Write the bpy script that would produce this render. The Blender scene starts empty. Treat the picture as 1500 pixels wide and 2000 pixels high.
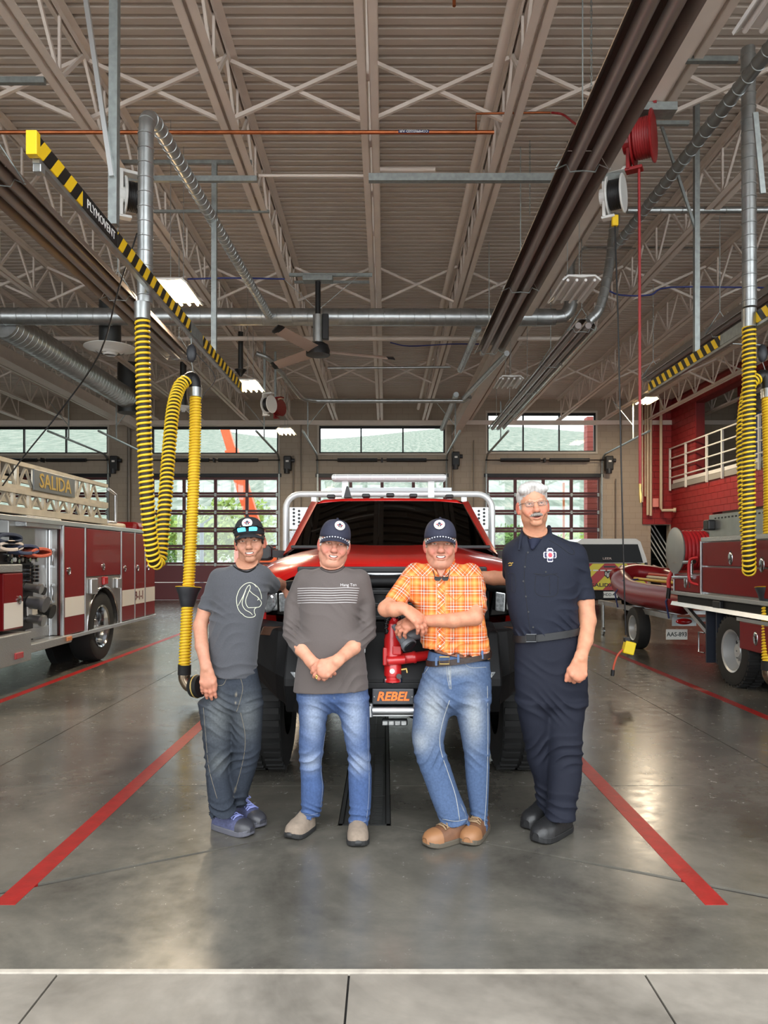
import bpy, math, random
import numpy as np
from mathutils import Vector, Matrix
from mathutils.bvhtree import BVHTree

random.seed(7)
SC = bpy.context.scene
COL = SC.collection
PI = math.pi

# ------------------------------------------------------------------ camera, sky, exposure
F, H, CX, CY = 1450.0, 1.5, 752.0, 1088.0       # focal length in pixels, eye height, horizon point (1500 x 2000 frame)
cam_d = bpy.data.cameras.new('camera'); cam = bpy.data.objects.new('camera', cam_d); COL.objects.link(cam)
cam.location = (0, 0, H); cam.rotation_euler = (PI / 2, 0, 0)
cam_d.sensor_fit = 'VERTICAL'; cam_d.sensor_height = 36.0; cam_d.lens = 36.0 * F / 2000.0
cam_d.shift_x = -(CX - 750) / 2000.0; cam_d.shift_y = (CY - 1000) / 2000.0
cam_d.clip_end = 2000
SC.camera = cam
W = bpy.data.worlds.new('sky'); SC.world = W; W.use_nodes = True
bg = W.node_tree.nodes['Background']
bg.inputs['Color'].default_value = (0.93, 0.97, 1.0, 1); bg.inputs['Strength'].default_value = 3.1
SC.view_settings.view_transform = 'Standard'; SC.view_settings.look = 'None'
SC.view_settings.gamma = 1.0; SC.view_settings.exposure = 0.66
try: SC.view_settings.use_curve_mapping = False
except Exception: pass

def P(px, py, Y):
    return Vector(((px - CX) * Y / F, Y, H - (py - CY) * Y / F))

# ------------------------------------------------------------------ materials
MATS = {}
def lin(c):
    out = []
    for v in c[:3]:
        v = v / 255.0
        out.append(v / 12.92 if v <= 0.04045 else ((v + 0.055) / 1.055) ** 2.4)
    return (*out, 1.0)
def mat(name, col, rough=0.5, metal=0.0, var=0.0, vscale=6.0, bump=0.0, bscale=60.0, coat=0.0, emit=None, estr=0.0, spec=0.5, col2=None, sheen=0.0):
    if name in MATS: return MATS[name]
    m = bpy.data.materials.new(name); m.use_nodes = True; nt = m.node_tree; b = nt.nodes['Principled BSDF']
    b.inputs['Base Color'].default_value = lin(col); b.inputs['Roughness'].default_value = rough; b.inputs['Metallic'].default_value = metal
    b.inputs['Specular IOR Level'].default_value = spec
    if coat: b.inputs['Coat Weight'].default_value = coat; b.inputs['Coat Roughness'].default_value = 0.04
    if sheen: b.inputs['Sheen Weight'].default_value = sheen
    if emit: b.inputs['Emission Color'].default_value = lin(emit); b.inputs['Emission Strength'].default_value = estr
    if var or bump:
        tc = nt.nodes.new('ShaderNodeTexCoord')
    if var:
        n = nt.nodes.new('ShaderNodeTexNoise'); n.inputs['Scale'].default_value = vscale; n.inputs['Detail'].default_value = 6
        nt.links.new(tc.outputs['Object'], n.inputs['Vector'])
        r = nt.nodes.new('ShaderNodeValToRGB'); r.color_ramp.elements[0].position = 0.3; r.color_ramp.elements[1].position = 0.7
        c = lin(col)
        if col2 is not None:
            r.color_ramp.elements[0].color = c; r.color_ramp.elements[1].color = lin(col2)
        else:
            r.color_ramp.elements[0].color = (*[max(0, v * (1 - var)) for v in c[:3]], 1); r.color_ramp.elements[1].color = (*[min(1, v * (1 + var)) for v in c[:3]], 1)
        nt.links.new(n.outputs['Fac'], r.inputs['Fac']); nt.links.new(r.outputs['Color'], b.inputs['Base Color'])
    if bump:
        n2 = nt.nodes.new('ShaderNodeTexNoise'); n2.inputs['Scale'].default_value = bscale; n2.inputs['Detail'].default_value = 4
        nt.links.new(tc.outputs['Object'], n2.inputs['Vector'])
        bp = nt.nodes.new('ShaderNodeBump'); bp.inputs['Strength'].default_value = bump; bp.inputs['Distance'].default_value = 0.01
        nt.links.new(n2.outputs['Fac'], bp.inputs['Height']); nt.links.new(bp.outputs['Normal'], b.inputs['Normal'])
    MATS[name] = m
    return m
def glass_mat(name, tint, refl=0.12, rough=0.02):
    if name in MATS: return MATS[name]
    m = bpy.data.materials.new(name); m.use_nodes = True; nt = m.node_tree
    for n in list(nt.nodes): nt.nodes.remove(n)
    o = nt.nodes.new('ShaderNodeOutputMaterial'); t = nt.nodes.new('ShaderNodeBsdfTransparent'); g = nt.nodes.new('ShaderNodeBsdfGlossy')
    t.inputs['Color'].default_value = lin(tint); g.inputs['Roughness'].default_value = rough
    mx = nt.nodes.new('ShaderNodeMixShader'); mx.inputs['Fac'].default_value = refl
    nt.links.new(t.outputs[0], mx.inputs[1]); nt.links.new(g.outputs[0], mx.inputs[2]); nt.links.new(mx.outputs[0], o.inputs['Surface'])
    MATS[name] = m; return m
def attr_mat(name, attr='Col', rough=0.5, bump=0.0, bscale=200.0, sub=0.0, spec=0.5, var=0.0, vscale=40.0, sheen=0.0):
    if name in MATS: return MATS[name]
    m = bpy.data.materials.new(name); m.use_nodes = True; nt = m.node_tree; b = nt.nodes['Principled BSDF']
    a = nt.nodes.new('ShaderNodeVertexColor'); a.layer_name = attr
    b.inputs['Roughness'].default_value = rough; b.inputs['Specular IOR Level'].default_value = spec
    out = a.outputs['Color']
    tc = nt.nodes.new('ShaderNodeTexCoord')
    if var:
        n = nt.nodes.new('ShaderNodeTexNoise'); n.inputs['Scale'].default_value = vscale; n.inputs['Detail'].default_value = 5
        nt.links.new(tc.outputs['Object'], n.inputs['Vector'])
        mr = nt.nodes.new('ShaderNodeMapRange'); mr.inputs['From Min'].default_value = 0.3; mr.inputs['From Max'].default_value = 0.7
        mr.inputs['To Min'].default_value = 1 - var; mr.inputs['To Max'].default_value = 1 + var
        nt.links.new(n.outputs['Fac'], mr.inputs['Value'])
        mx = nt.nodes.new('ShaderNodeVectorMath'); mx.operation = 'SCALE'
        nt.links.new(out, mx.inputs[0]); nt.links.new(mr.outputs[0], mx.inputs['Scale']); out = mx.outputs[0]
    nt.links.new(out, b.inputs['Base Color'])
    if sub: b.inputs['Subsurface Weight'].default_value = sub; b.inputs['Subsurface Radius'].default_value = (0.012, 0.005, 0.003); b.inputs['Subsurface Scale'].default_value = 0.6
    if sheen: b.inputs['Sheen Weight'].default_value = sheen
    if bump:
        n2 = nt.nodes.new('ShaderNodeTexNoise'); n2.inputs['Scale'].default_value = bscale; n2.inputs['Detail'].default_value = 3
        nt.links.new(tc.outputs['Object'], n2.inputs['Vector'])
        bp = nt.nodes.new('ShaderNodeBump'); bp.inputs['Strength'].default_value = bump; bp.inputs['Distance'].default_value = 0.004
        nt.links.new(n2.outputs['Fac'], bp.inputs['Height']); nt.links.new(bp.outputs['Normal'], b.inputs['Normal'])
    MATS[name] = m; return m

# ------------------------------------------------------------------ objects
WO = {}
def setp(o, label=None, cat=None, group=None, kind=None):
    if label: o['label'] = label
    if cat: o['category'] = cat
    if group: o['group'] = group
    if kind: o['kind'] = kind
    return o
def thing(name, label, cat, loc=(0, 0, 0), group=None, kind=None):
    o = bpy.data.objects.new(name, None); COL.objects.link(o); o.location = loc; o.empty_display_size = 0.1
    WO[o.name] = Vector(loc)
    return setp(o, label, cat, group, kind)
def structure(name, loc=(0, 0, 0)):
    return thing(name, None, None, loc, kind='structure')
def copy_tree(o, parent=None):
    c = o.copy(); COL.objects.link(c); c.parent = parent
    for ch in [x for x in bpy.data.objects if x.parent == o]: copy_tree(ch, c)
    return c

def frames(pts, closed=False):
    pts = [Vector(p) for p in pts]; n = len(pts); T = []
    for i in range(n):
        if closed: t = pts[(i + 1) % n] - pts[i - 1]
        else: t = pts[min(i + 1, n - 1)] - pts[max(i - 1, 0)]
        T.append(t.normalized() if t.length > 1e-9 else Vector((0, 0, 1)))
    up = Vector((0, 0, 1)) if abs(T[0].z) < 0.9 else Vector((0, 1, 0))
    N = (up - T[0] * up.dot(T[0])).normalized(); out = []
    for i in range(n):
        N = (N - T[i] * N.dot(T[i]))
        N = N.normalized() if N.length > 1e-6 else T[i].orthogonal().normalized()
        out.append((pts[i], T[i], N, T[i].cross(N)))
    return out
def smooth_path(ctrl, n=60):
    """Catmull-Rom through control points, resampled"""
    c = [Vector(p) for p in ctrl]; c = [c[0] * 2 - c[1]] + c + [c[-1] * 2 - c[-2]]; out = []
    seg = len(c) - 3; per = max(2, n // seg)
    for i in range(seg):
        a, b, d, e = c[i:i + 4]
        for k in range(per):
            t = k / per
            out.append(0.5 * ((2 * b) + (d - a) * t + (2 * a - 5 * b + 4 * d - e) * t * t + (3 * b - a - 3 * d + e) * t ** 3))
    out.append(c[-2]); return out

class MB:
    def __init__(s): s.v = []; s.f = []; s.m = []; s.mi = 0
    def add(s, vs, fs):
        o = len(s.v); s.v.extend([tuple(x) for x in vs])
        for f in fs: s.f.append(tuple(i + o for i in f)); s.m.append(s.mi)
        return s
    def bx(s, x0, x1, y0, y1, z0, z1):
        return s.add([(x0, y0, z0), (x1, y0, z0), (x1, y1, z0), (x0, y1, z0), (x0, y0, z1), (x1, y0, z1), (x1, y1, z1), (x0, y1, z1)],
                     [(0, 3, 2, 1), (4, 5, 6, 7), (0, 1, 5, 4), (1, 2, 6, 5), (2, 3, 7, 6), (3, 0, 4, 7)])
    def box(s, c, sz, R=None):
        c = Vector(c); hx, hy, hz = sz[0] / 2, sz[1] / 2, sz[2] / 2; vs = []
        for z in (-hz, hz):
            for x, y in ((-hx, -hy), (hx, -hy), (hx, hy), (-hx, hy)):
                v = Vector((x, y, z)); v = (R @ v) if R is not None else v; vs.append(c + v)
        return s.add(vs, [(0, 3, 2, 1), (4, 5, 6, 7), (0, 1, 5, 4), (1, 2, 6, 5), (2, 3, 7, 6), (3, 0, 4, 7)])
    def bar(s, a, b, w, h, up=(0, 0, 1)):
        a, b = Vector(a), Vector(b); t = (b - a); L = t.length; t.normalize(); up = Vector(up)
        if abs(t.dot(up)) > 0.98: up = Vector((0, 1, 0))
        x = t.cross(up).normalized(); z = x.cross(t); R = Matrix((x, t, z)).transposed()
        return s.box((a + b) / 2, (w, L, h), R)
    def tube(s, pts, r, n=12, closed=False, caps=True):
        fr = frames(pts, closed); m = len(fr); rr = r if hasattr(r, '__len__') else [r] * m; vs = []
        for i, (p, t, N, B) in enumerate(fr):
            for k in range(n):
                a = 2 * PI * k / n; vs.append(p + (N * math.cos(a) + B * math.sin(a)) * rr[i])
        fs = []
        for i in range(m if closed else m - 1):
            j = (i + 1) % m
            for k in range(n): fs.append((i * n + k, i * n + (k + 1) % n, j * n + (k + 1) % n, j * n + k))
        if caps and not closed: fs += [tuple(range(n - 1, -1, -1)), tuple((m - 1) * n + k for k in range(n))]
        return s.add(vs, fs)
    def cyl(s, a, b, r, r2=None, n=16, caps=True): return s.tube([a, b], [r, r if r2 is None else r2], n, caps=caps)
    def rev(s, prof, o, axis=(0, 0, 1), n=24, caps=True):
        o = Vector(o); ax = Vector(axis).normalized(); N = ax.orthogonal().normalized(); B = ax.cross(N); vs = []; m = len(prof)
        for (r, h) in prof:
            for k in range(n):
                a = 2 * PI * k / n; vs.append(o + ax * h + (N * math.cos(a) + B * math.sin(a)) * max(r, 1e-5))
        fs = [(i * n + k, i * n + (k + 1) % n, (i + 1) * n + (k + 1) % n, (i + 1) * n + k) for i in range(m - 1) for k in range(n)]
        if caps: fs += [tuple(range(n - 1, -1, -1)), tuple((m - 1) * n + k for k in range(n))]
        return s.add(vs, fs)
    def prism(s, poly, lo, hi, axis='y'):
        n = len(poly)
        def mk(u, v, w): return (u, w, v) if axis == 'y' else ((w, u, v) if axis == 'x' else (u, v, w))
        vs = [mk(u, v, lo) for u, v in poly] + [mk(u, v, hi) for u, v in poly]
        fs = [tuple(range(n)), tuple(range(2 * n - 1, n - 1, -1))] + [(i, i + n, (i + 1) % n + n, (i + 1) % n) for i in range(n)]
        return s.add(vs, fs)
    def loft(s, rings, caps=True, closed=True):
        n = len(rings[0]); vs = [p for r in rings for p in r]; m = len(rings)
        fs = [(i * n + k, i * n + (k + 1) % n, (i + 1) * n + (k + 1) % n, (i + 1) * n + k) for i in range(m - 1) for k in range(n if closed else n - 1)]
        if caps and closed: fs += [tuple(range(n - 1, -1, -1)), tuple((m - 1) * n + k for k in range(n))]
        return s.add(vs, fs)
    def sphere(s, c, r, n=16, m=10):
        c = Vector(c); r = r if hasattr(r, '__len__') else (r, r, r); rings = []
        for i in range(m + 1):
            th = PI * i / m - PI / 2; q = max(math.cos(th), 1e-4)
            rings.append([c + Vector((r[0] * q * math.cos(2 * PI * k / n), r[1] * q * math.sin(2 * PI * k / n), r[2] * math.sin(th))) for k in range(n)])
        return s.loft(rings)
    def build(s, name, mats, parent=None, smooth=None, bevel=0.0, **props):
        me = bpy.data.meshes.new(name); off = Vector((0, 0, 0))
        if parent is not None: off = WO[parent.name]
        me.from_pydata([(v[0] - off.x, v[1] - off.y, v[2] - off.z) for v in s.v], [], s.f)
        for m in (mats if isinstance(mats, (list, tuple)) else [mats]): me.materials.append(m)
        if len(me.materials) > 1: me.polygons.foreach_set('material_index', s.m)
        me.validate(); fix_normals(me)
        if smooth is not None:
            me.polygons.foreach_set('use_smooth', [True] * len(me.polygons))
            if smooth < 180: me.set_sharp_from_angle(angle=math.radians(smooth))
        return link(name, me, parent, bevel, **props)
def fix_normals(me):
    import bmesh
    bm = bmesh.new(); bm.from_mesh(me); bmesh.ops.recalc_face_normals(bm, faces=bm.faces); bm.to_mesh(me); bm.free()
def link(name, me, parent=None, bevel=0.0, **props):
    o = bpy.data.objects.new(name, me); COL.objects.link(o)
    if parent is not None: o.parent = parent; WO[o.name] = WO[parent.name]
    else: WO[o.name] = Vector((0, 0, 0))
    if bevel:
        b = o.modifiers.new('bevel', 'BEVEL'); b.width = bevel; b.segments = 2; b.limit_method = 'ANGLE'; b.angle_limit = math.radians(40)
        b.harden_normals = False
    return setp(o, **props)
def single(mb, name, mats, label, cat, group=None, kind=None, **kw):
    """a thing that is one mesh"""
    o = mb.build(name, mats, None, **kw); return setp(o, label, cat, group, kind)
def text_mesh(name, body, size, origin, xdir, updir, m, parent, extrude=0.002, bold=0.0, sx=1.0, align='CENTER', shear=0.0):
    c = bpy.data.curves.new('txt', 'FONT'); c.body = body; c.size = size; c.extrude = extrude; c.align_x = align; c.align_y = 'CENTER'; c.offset = bold; c.shear = shear
    c.resolution_u = 2
    t = bpy.data.objects.new('txt', c); COL.objects.link(t); bpy.context.view_layer.update()
    me = bpy.data.meshes.new_from_object(t.evaluated_get(bpy.context.evaluated_depsgraph_get())); bpy.data.objects.remove(t); bpy.data.curves.remove(c)
    x = Vector(xdir).normalized(); u = Vector(updir); u = (u - x * u.dot(x)).normalized(); z = x.cross(u)
    off = WO[parent.name] if parent is not None else Vector((0, 0, 0))
    M = Matrix.Translation(Vector(origin) - off) @ Matrix((x * sx, u, z)).transposed().to_4x4()
    me.transform(M); me.materials.clear(); me.materials.append(m); me.name = name
    return link(name, me, parent)
# ------------------------------------------------------------------ shell materials
def concrete(name, c0, c1, c2, r0, r1, scale):
    m = bpy.data.materials.new(name); m.use_nodes = True; nt = m.node_tree; b = nt.nodes['Principled BSDF']; L = nt.links
    tc = nt.nodes.new('ShaderNodeTexCoord')
    n1 = nt.nodes.new('ShaderNodeTexNoise'); n1.inputs['Scale'].default_value = 0.9 * scale; n1.inputs['Detail'].default_value = 8; n1.inputs['Roughness'].default_value = 0.62; n1.inputs['Distortion'].default_value = 0.6
    n2 = nt.nodes.new('ShaderNodeTexNoise'); n2.inputs['Scale'].default_value = 9 * scale; n2.inputs['Detail'].default_value = 8; n2.inputs['Roughness'].default_value = 0.7
    n3 = nt.nodes.new('ShaderNodeTexNoise'); n3.inputs['Scale'].default_value = 90; n3.inputs['Detail'].default_value = 3
    for n in (n1, n2, n3): L.new(tc.outputs['Object'], n.inputs['Vector'])
    mx = nt.nodes.new('ShaderNodeMath'); mx.operation = 'MULTIPLY_ADD'; mx.inputs[1].default_value = 0.22
    L.new(n2.outputs['Fac'], mx.inputs[0]); L.new(n1.outputs['Fac'], mx.inputs[2])
    r = nt.nodes.new('ShaderNodeValToRGB'); e = r.color_ramp.elements
    e[0].position = 0.46; e[0].color = lin(c0); e[1].position = 0.78; e[1].color = lin(c2); k = e.new(0.6); k.color = lin(c1)
    L.new(mx.outputs[0], r.inputs['Fac']); L.new(r.outputs['Color'], b.inputs['Base Color'])
    rr = nt.nodes.new('ShaderNodeMapRange'); rr.inputs['From Min'].default_value = 0.35; rr.inputs['From Max'].default_value = 0.65; rr.inputs['To Min'].default_value = r0; rr.inputs['To Max'].default_value = r1
    L.new(n2.outputs['Fac'], rr.inputs['Value']); L.new(rr.outputs[0], b.inputs['Roughness'])
    bp = nt.nodes.new('ShaderNodeBump'); bp.inputs['Strength'].default_value = 0.012; bp.inputs['Distance'].default_value = 0.004
    mz = nt.nodes.new('ShaderNodeMath'); mz.operation = 'ADD'; L.new(n2.outputs['Fac'], mz.inputs[0]); L.new(n3.outputs['Fac'], mz.inputs[1])
    L.new(mz.outputs[0], bp.inputs['Height']); L.new(bp.outputs['Normal'], b.inputs['Normal'])
    MATS[name] = m; return m
def block_mat(name, c, cm, var=0.06, bw=0.4064, bh=0.2032, axis='xz'):
    m = bpy.data.materials.new(name); m.use_nodes = True; nt = m.node_tree; b = nt.nodes['Principled BSDF']; L = nt.links
    tc = nt.nodes.new('ShaderNodeTexCoord'); sp = nt.nodes.new('ShaderNodeSeparateXYZ'); cb = nt.nodes.new('ShaderNodeCombineXYZ')
    L.new(tc.outputs['Object'], sp.inputs[0]); L.new(sp.outputs['X' if axis[0] == 'x' else 'Y'], cb.inputs['X']); L.new(sp.outputs['Z'], cb.inputs['Y'])
    bt = nt.nodes.new('ShaderNodeTexBrick'); bt.inputs['Scale'].default_value = 1.0; bt.inputs['Brick Width'].default_value = bw; bt.inputs['Row Height'].default_value = bh
    bt.inputs['Mortar Size'].default_value = 0.006; bt.inputs['Mortar Smooth'].default_value = 0.3
    bt.inputs['Color1'].default_value = lin(c); bt.inputs['Color2'].default_value = tuple(min(1, v * (1 - var)) for v in lin(c)[:3]) + (1,); bt.inputs['Mortar'].default_value = lin(cm)
    L.new(cb.outputs[0], bt.inputs['Vector']); L.new(bt.outputs['Color'], b.inputs['Base Color']); b.inputs['Roughness'].default_value = 0.55
    bp = nt.nodes.new('ShaderNodeBump'); bp.inputs['Strength'].default_value = 0.4; bp.inputs['Distance'].default_value = 0.004; bp.invert = True
    L.new(bt.outputs['Fac'], bp.inputs['Height']); L.new(bp.outputs['Normal'], b.inputs['Normal'])
    MATS[name] = m; return m
FLOOR = concrete('polished_concrete', (68, 65, 60), (90, 87, 80), (112, 107, 98), 0.18, 0.28, 1.0)
APRON = concrete('broom_concrete', (92, 87, 79), (114, 108, 99), (136, 129, 119), 0.6, 0.75, 1.3)
CMU = block_mat('tan_block', (168, 154, 136), (146, 133, 117))
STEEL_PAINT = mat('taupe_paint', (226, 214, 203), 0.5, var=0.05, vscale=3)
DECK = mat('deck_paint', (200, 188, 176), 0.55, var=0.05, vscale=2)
DARKGAP = mat('joint_filler', (40, 38, 36), 0.9)
REDLINE = mat('red_floor_paint', (150, 26, 26), 0.4, var=0.18, vscale=14, bump=0.1)
IRON = mat('cast_iron', (56, 56, 56), 0.5, 0.2)
MAROON = mat('maroon_aluminium', (74, 16, 18), 0.4, 0.1)
MAROON2 = mat('maroon_panel', (92, 18, 22), 0.4, 0.1)
BLACKALU = mat('black_aluminium', (24, 24, 26), 0.4, 0.3)
GALV = mat('galvanised_steel', (176, 180, 180), 0.33, 0.85, var=0.14, vscale=9)
GALVD = mat('galvanised_strut', (150, 156, 154), 0.42, 0.7, var=0.15, vscale=20)
ALU = mat('aluminium', (200, 202, 204), 0.3, 0.9, var=0.05)
WHITEP = mat('white_paint', (226, 226, 222), 0.4)
BLACKP = mat('black_plastic', (22, 22, 23), 0.45)
BLACKR = mat('rubber', (24, 24, 24), 0.75, var=0.15, vscale=30)
PANE = glass_mat('window_pane', (232, 236, 236), 0.06)
WALLRED = mat('red_block_paint', (150, 38, 38), 0.45, var=0.06, vscale=8, bump=0.15, bscale=40)
COPPER = mat('copper', (176, 104, 66), 0.35, 0.9, var=0.25, vscale=7)
YELLOW = mat('yellow_plastic', (238, 196, 24), 0.45)

YB = 25.9       # back wall
YF = 2.70       # front door line
ZC, ZD = 6.25, 7.0   # joist bottom chord, roof deck

# ------------------------------------------------------------------ floor
floor = structure('floor')
mb = MB(); mb.bx(-19, 15, YF - 0.02, 27, -0.3, -0.012); mb.build('floor_base', DARKGAP, floor)
G = 0.004
def slab(poly, m, name='floor_slab', top=0.0):
    c = Vector((sum(p[0] for p in poly) / len(poly), sum(p[1] for p in poly) / len(poly)))
    q = []
    n = len(poly)
    for i in range(n):           # inset every edge by the half joint
        a, b, d = Vector(poly[i - 1]), Vector(poly[i]), Vector(poly[(i + 1) % n])
        e1 = (b - a).normalized(); e2 = (d - b).normalized(); n1 = Vector((-e1.y, e1.x)); n2 = Vector((-e2.y, e2.x))
        k = (n1 + n2); k = k / max(k.length_squared / 2, 1e-6); q.append(tuple(b + k * G))
    MB().prism(q, -0.1, top, 'z').build(name, m, floor)
DX0, DX1, DY0 = -0.26, 0.03, 4.15
XJ = [-2.76, 2.73]; YJ = [4.87, 8.6, 12.6, 16.6, 20.6, 25.9]
slab([(XJ[0], YF), (XJ[1], YF), (DX1, DY0), (DX0, DY0)], FLOOR)
slab([(XJ[0], YF + 0.06), (DX0, DY0), (DX0, YJ[0]), (XJ[0], YJ[0])], FLOOR)
slab([(DX1, DY0), (XJ[1], YF + 0.06), (XJ[1], YJ[0]), (DX1, YJ[0])], FLOOR)
for a, b in zip(YJ[:-1], YJ[1:]):
    slab([(XJ[0], a), (DX0, a), (DX0, b), (XJ[0], b)], FLOOR); slab([(DX1, a), (XJ[1], a), (XJ[1], b), (DX1, b)], FLOOR)
for x0, x1 in ((-5.6, XJ[0]), (-8.5, -5.6), (-13.5, -8.5), (-18.9, -13.5), (XJ[1], 5.6), (5.6, 8.6), (8.6, 14.9)):
    for a, b in zip([YF] + YJ[:-1], YJ): slab([(x0, a), (x1, a), (x1, b), (x0, b)], FLOOR)
ax = [-16, -12, -8, -4.4, -3.32, -2.25, -1.18, -0.13, 0.936, 2.0, 3.07, 4.2, 8, 12, 15]
for a, b in zip(ax[:-1], ax[1:]):
    slab([(a, -9), (b, -9), (b, YF - 0.02), (a, YF - 0.02)], APRON, 'apron_slab', -0.004)
MB().bx(-19, 15, -9, YF - 0.02, -0.3, -0.016).build('apron_base', DARKGAP, floor)
MB().bx(-19, 15, YF - 0.02, YF + 0.0, -0.05, 0.002).build('threshold_strip', mat('joint_sealant', (168, 160, 148), 0.6, var=0.15, vscale=20), floor)
for x, w, y0 in ((-1.645, 0.1, 3.2), (1.43, 0.1, 3.2), (-4.0, 0.1, 3.2), (3.57, 0.1, 3.2)):
    MB().bx(x - w / 2, x + w / 2, y0, 25.2, -0.02, 0.0015).build('lane_line', REDLINE, floor)
MB().bx(-30, 25, 27, 60, -0.3, -0.01).build('rear_apron', mat('asphalt', (150, 146, 138), 0.8, var=0.15), floor)
# trench drain
drain = thing('trench_drain', 'black iron trench drain grate running under the red truck', 'drain', (-0.115, DY0, 0), None)
m = MB(); m.bx(DX0 + .002, DX0 + .022, DY0 + .003, 25, -0.08, 0.002); m.bx(DX1 - .022, DX1 - .002, DY0 + .003, 25, -0.08, 0.002); m.bx(DX0 + .002, DX1 - .002, DY0 + .003, DY0 + .02, -0.08, 0.002)
m.build('frame', IRON, drain)
g = MB(); L0 = 0.5
g.bx(DX0 + .03, DX0 + .045, 0, L0 - .012, -0.03, -0.002); g.bx(DX1 - .045, DX1 - .03, 0, L0 - .012, -0.03, -0.002)
for xx in (DX0 + .105, DX0 + .175): g.bx(xx, xx + .012, 0, L0 - .012, -0.03, -0.002)
k = 0.0
while k < L0 - .01:
    g.bx(DX0 + .03, DX1 - .03, k, k + 0.011, -0.028, -0.004); k += 0.0205
g0 = None
for i in range(12):
    if g0 is None:
        g.v = [(v[0], v[1] + DY0 + .025, v[2]) for v in g.v]; g0 = g.build('grate', IRON, drain)
    else:
        c = g0.copy(); COL.objects.link(c); c.location.y = i * L0
MB().bx(DX0 + .02, DX1 - .02, DY0 + .02, 25, -0.11, -0.085).build('channel', DARKGAP, drain)

# ------------------------------------------------------------------ walls with openings
def holed(mbx, u0, u1, z0, z1, holes, lo, hi, axis='y'):
    us = sorted({u0, u1, *[h[0] for h in holes], *[h[1] for h in holes]}); zs = sorted({z0, z1, *[h[2] for h in holes], *[h[3] for h in holes]})
    for a, b in zip(us[:-1], us[1:]):
        run = None
        for c, d in zip(zs[:-1], zs[1:]):
            mu, mz = (a + b) / 2, (c + d) / 2
            solid = not any(h[0] < mu < h[1] and h[2] < mz < h[3] for h in holes)
            if solid: run = [c, d] if run is None else [run[0], d]
            if (not solid or d == zs[-1]) and run is not None:
                if axis == 'y': mbx.bx(a, b, lo, hi, run[0], run[1])
                else: mbx.bx(lo, hi, a, b, run[0], run[1])
                run = None
DOORS = [(-14.1, -9.68, 4.29), (-8.13, -3.73, 4.29), (-2.30, 2.09, 4.29), (3.57, 7.50, 4.29)]
WINS = [(-14.1, -9.68, 5.11, 6.05), (-8.13, -3.73, 5.10, 6.05), (-2.30, 2.09, 5.12, 6.08), (3.57, 7.35, 5.17, 6.53)]
wall_back = structure('wall_back')
m = MB(); holed(m, -19, 15, 0, 7.05, [(a, b, 0, z) for a, b, z in DOORS] + list(WINS) + [(9.27, 9.93, 0, 2.62)], YB, YB + 0.3)
m.build('masonry', CMU, wall_back)
wall_front = structure('wall_front')
m = MB(); holed(m, -19, 15, 0, 7.6, [(-13.9, -9.3, 0, 4.9), (-8.1, -3.5, 0, 4.9), (-2.3, 2.3, 0, 4.9), (3.4, 8.0, 0, 4.9), (9.0, 13.0, 0, 4.9)] + [(a, b, 5.3, 6.6) for a, b in ((-13.9, -9.3), (-8.1, -3.5), (-2.3, 2.3), (3.4, 8.0), (9.0, 13.0))], YF - 0.35, YF - 0.05); m.build('masonry', CMU, wall_front)  # upper row of openings is out of view, added to brighten the ceiling
wl = structure('wall_left'); MB().bx(-19.3, -19, YF - .35, YB + .3, 0, 7.6).build('masonry', CMU, wl)
wr = structure('wall_right'); MB().bx(15, 15.3, YF - .35, YB + .3, 0, 7.6).build('masonry', CMU, wr)

def overhead_door(n, x0, x1, zt):
    d = structure('door_%d' % n, (0, YB + .1, 0)); rows, cols = 7, 4; zp = zt / rows; xp = (x1 - x0) / cols; t = 0.05
    y0, y1 = YB + .06, YB + .12
    for r in range(rows):
        z0, z1 = r * zp, (r + 1) * zp
        if r < 2:
            mb = MB(); mb.bx(x0, x1, y0, y1, z0 + .006, z1 - .006); mb.bx(x0, x1, y0 - .03, y0, z1 - .12, z1 - .05); mb.build('solid_panel', MAROON2, d)
            continue
        mb = MB(); mb.bx(x0, x1, y0, y1, z0 + .005, z0 + .09); mb.bx(x0, x1, y0, y1, z1 - .09, z1 - .005)
        for c in range(cols + 1):
            xx = x0 + c * xp; mb.bx(max(x0, xx - .055), min(x1, xx + .055), y0, y1, z0 + .09, z1 - .09)
        mb.build('sash_frame', MAROON, d)
        for c in range(cols):
            MB().bx(x0 + c * xp + .05, x0 + (c + 1) * xp - .05, YB + .085, YB + .091, z0 + .085, z1 - .085).build('pane', PANE, d)
        hb = MB()
        for c in range(cols + 1): hb.box((x0 + c * xp + (0.05 if c == 0 else -.05 if c == cols else 0), y0 - .015, z0), (.07, .03, .12))
        hb.build('hinges', GALVD, d)
    mb = MB()
    for xx in (x0 - .07, x1 + .02): mb.bx(xx, xx + .05, YB - .09, YB - .02, 0, zt + .1)
    mb.build('track', GALVD, d)
    MB().bx(x0 - .12, x1 + .12, YB - .03, YB + .02, zt, zt + .12).build('header_trim', BLACKALU, d)
    s = MB(); s.cyl((x0 - .1, YB - .2, 4.86), (x1 + .1, YB - .2, 4.86), .018, n=8); s.build('torsion_shaft', BLACKALU, d)
    for sx in (-1, 1):
        c = (x0 + x1) / 2; q = MB(); q.tube([(c + sx * (.16 + .02 * i), YB - .2, 4.86) for i in range(70)], [.062 + .006 * (i % 2) for i in range(70)], 10)
        q.build('torsion_spring', BLACKP, d, smooth=60)
    q = MB(); q.box(((x0 + x1) / 2, YB - .12, 4.86), (.06, .22, .14)); q.build('spring_bracket', BLACKALU, d)
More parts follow.
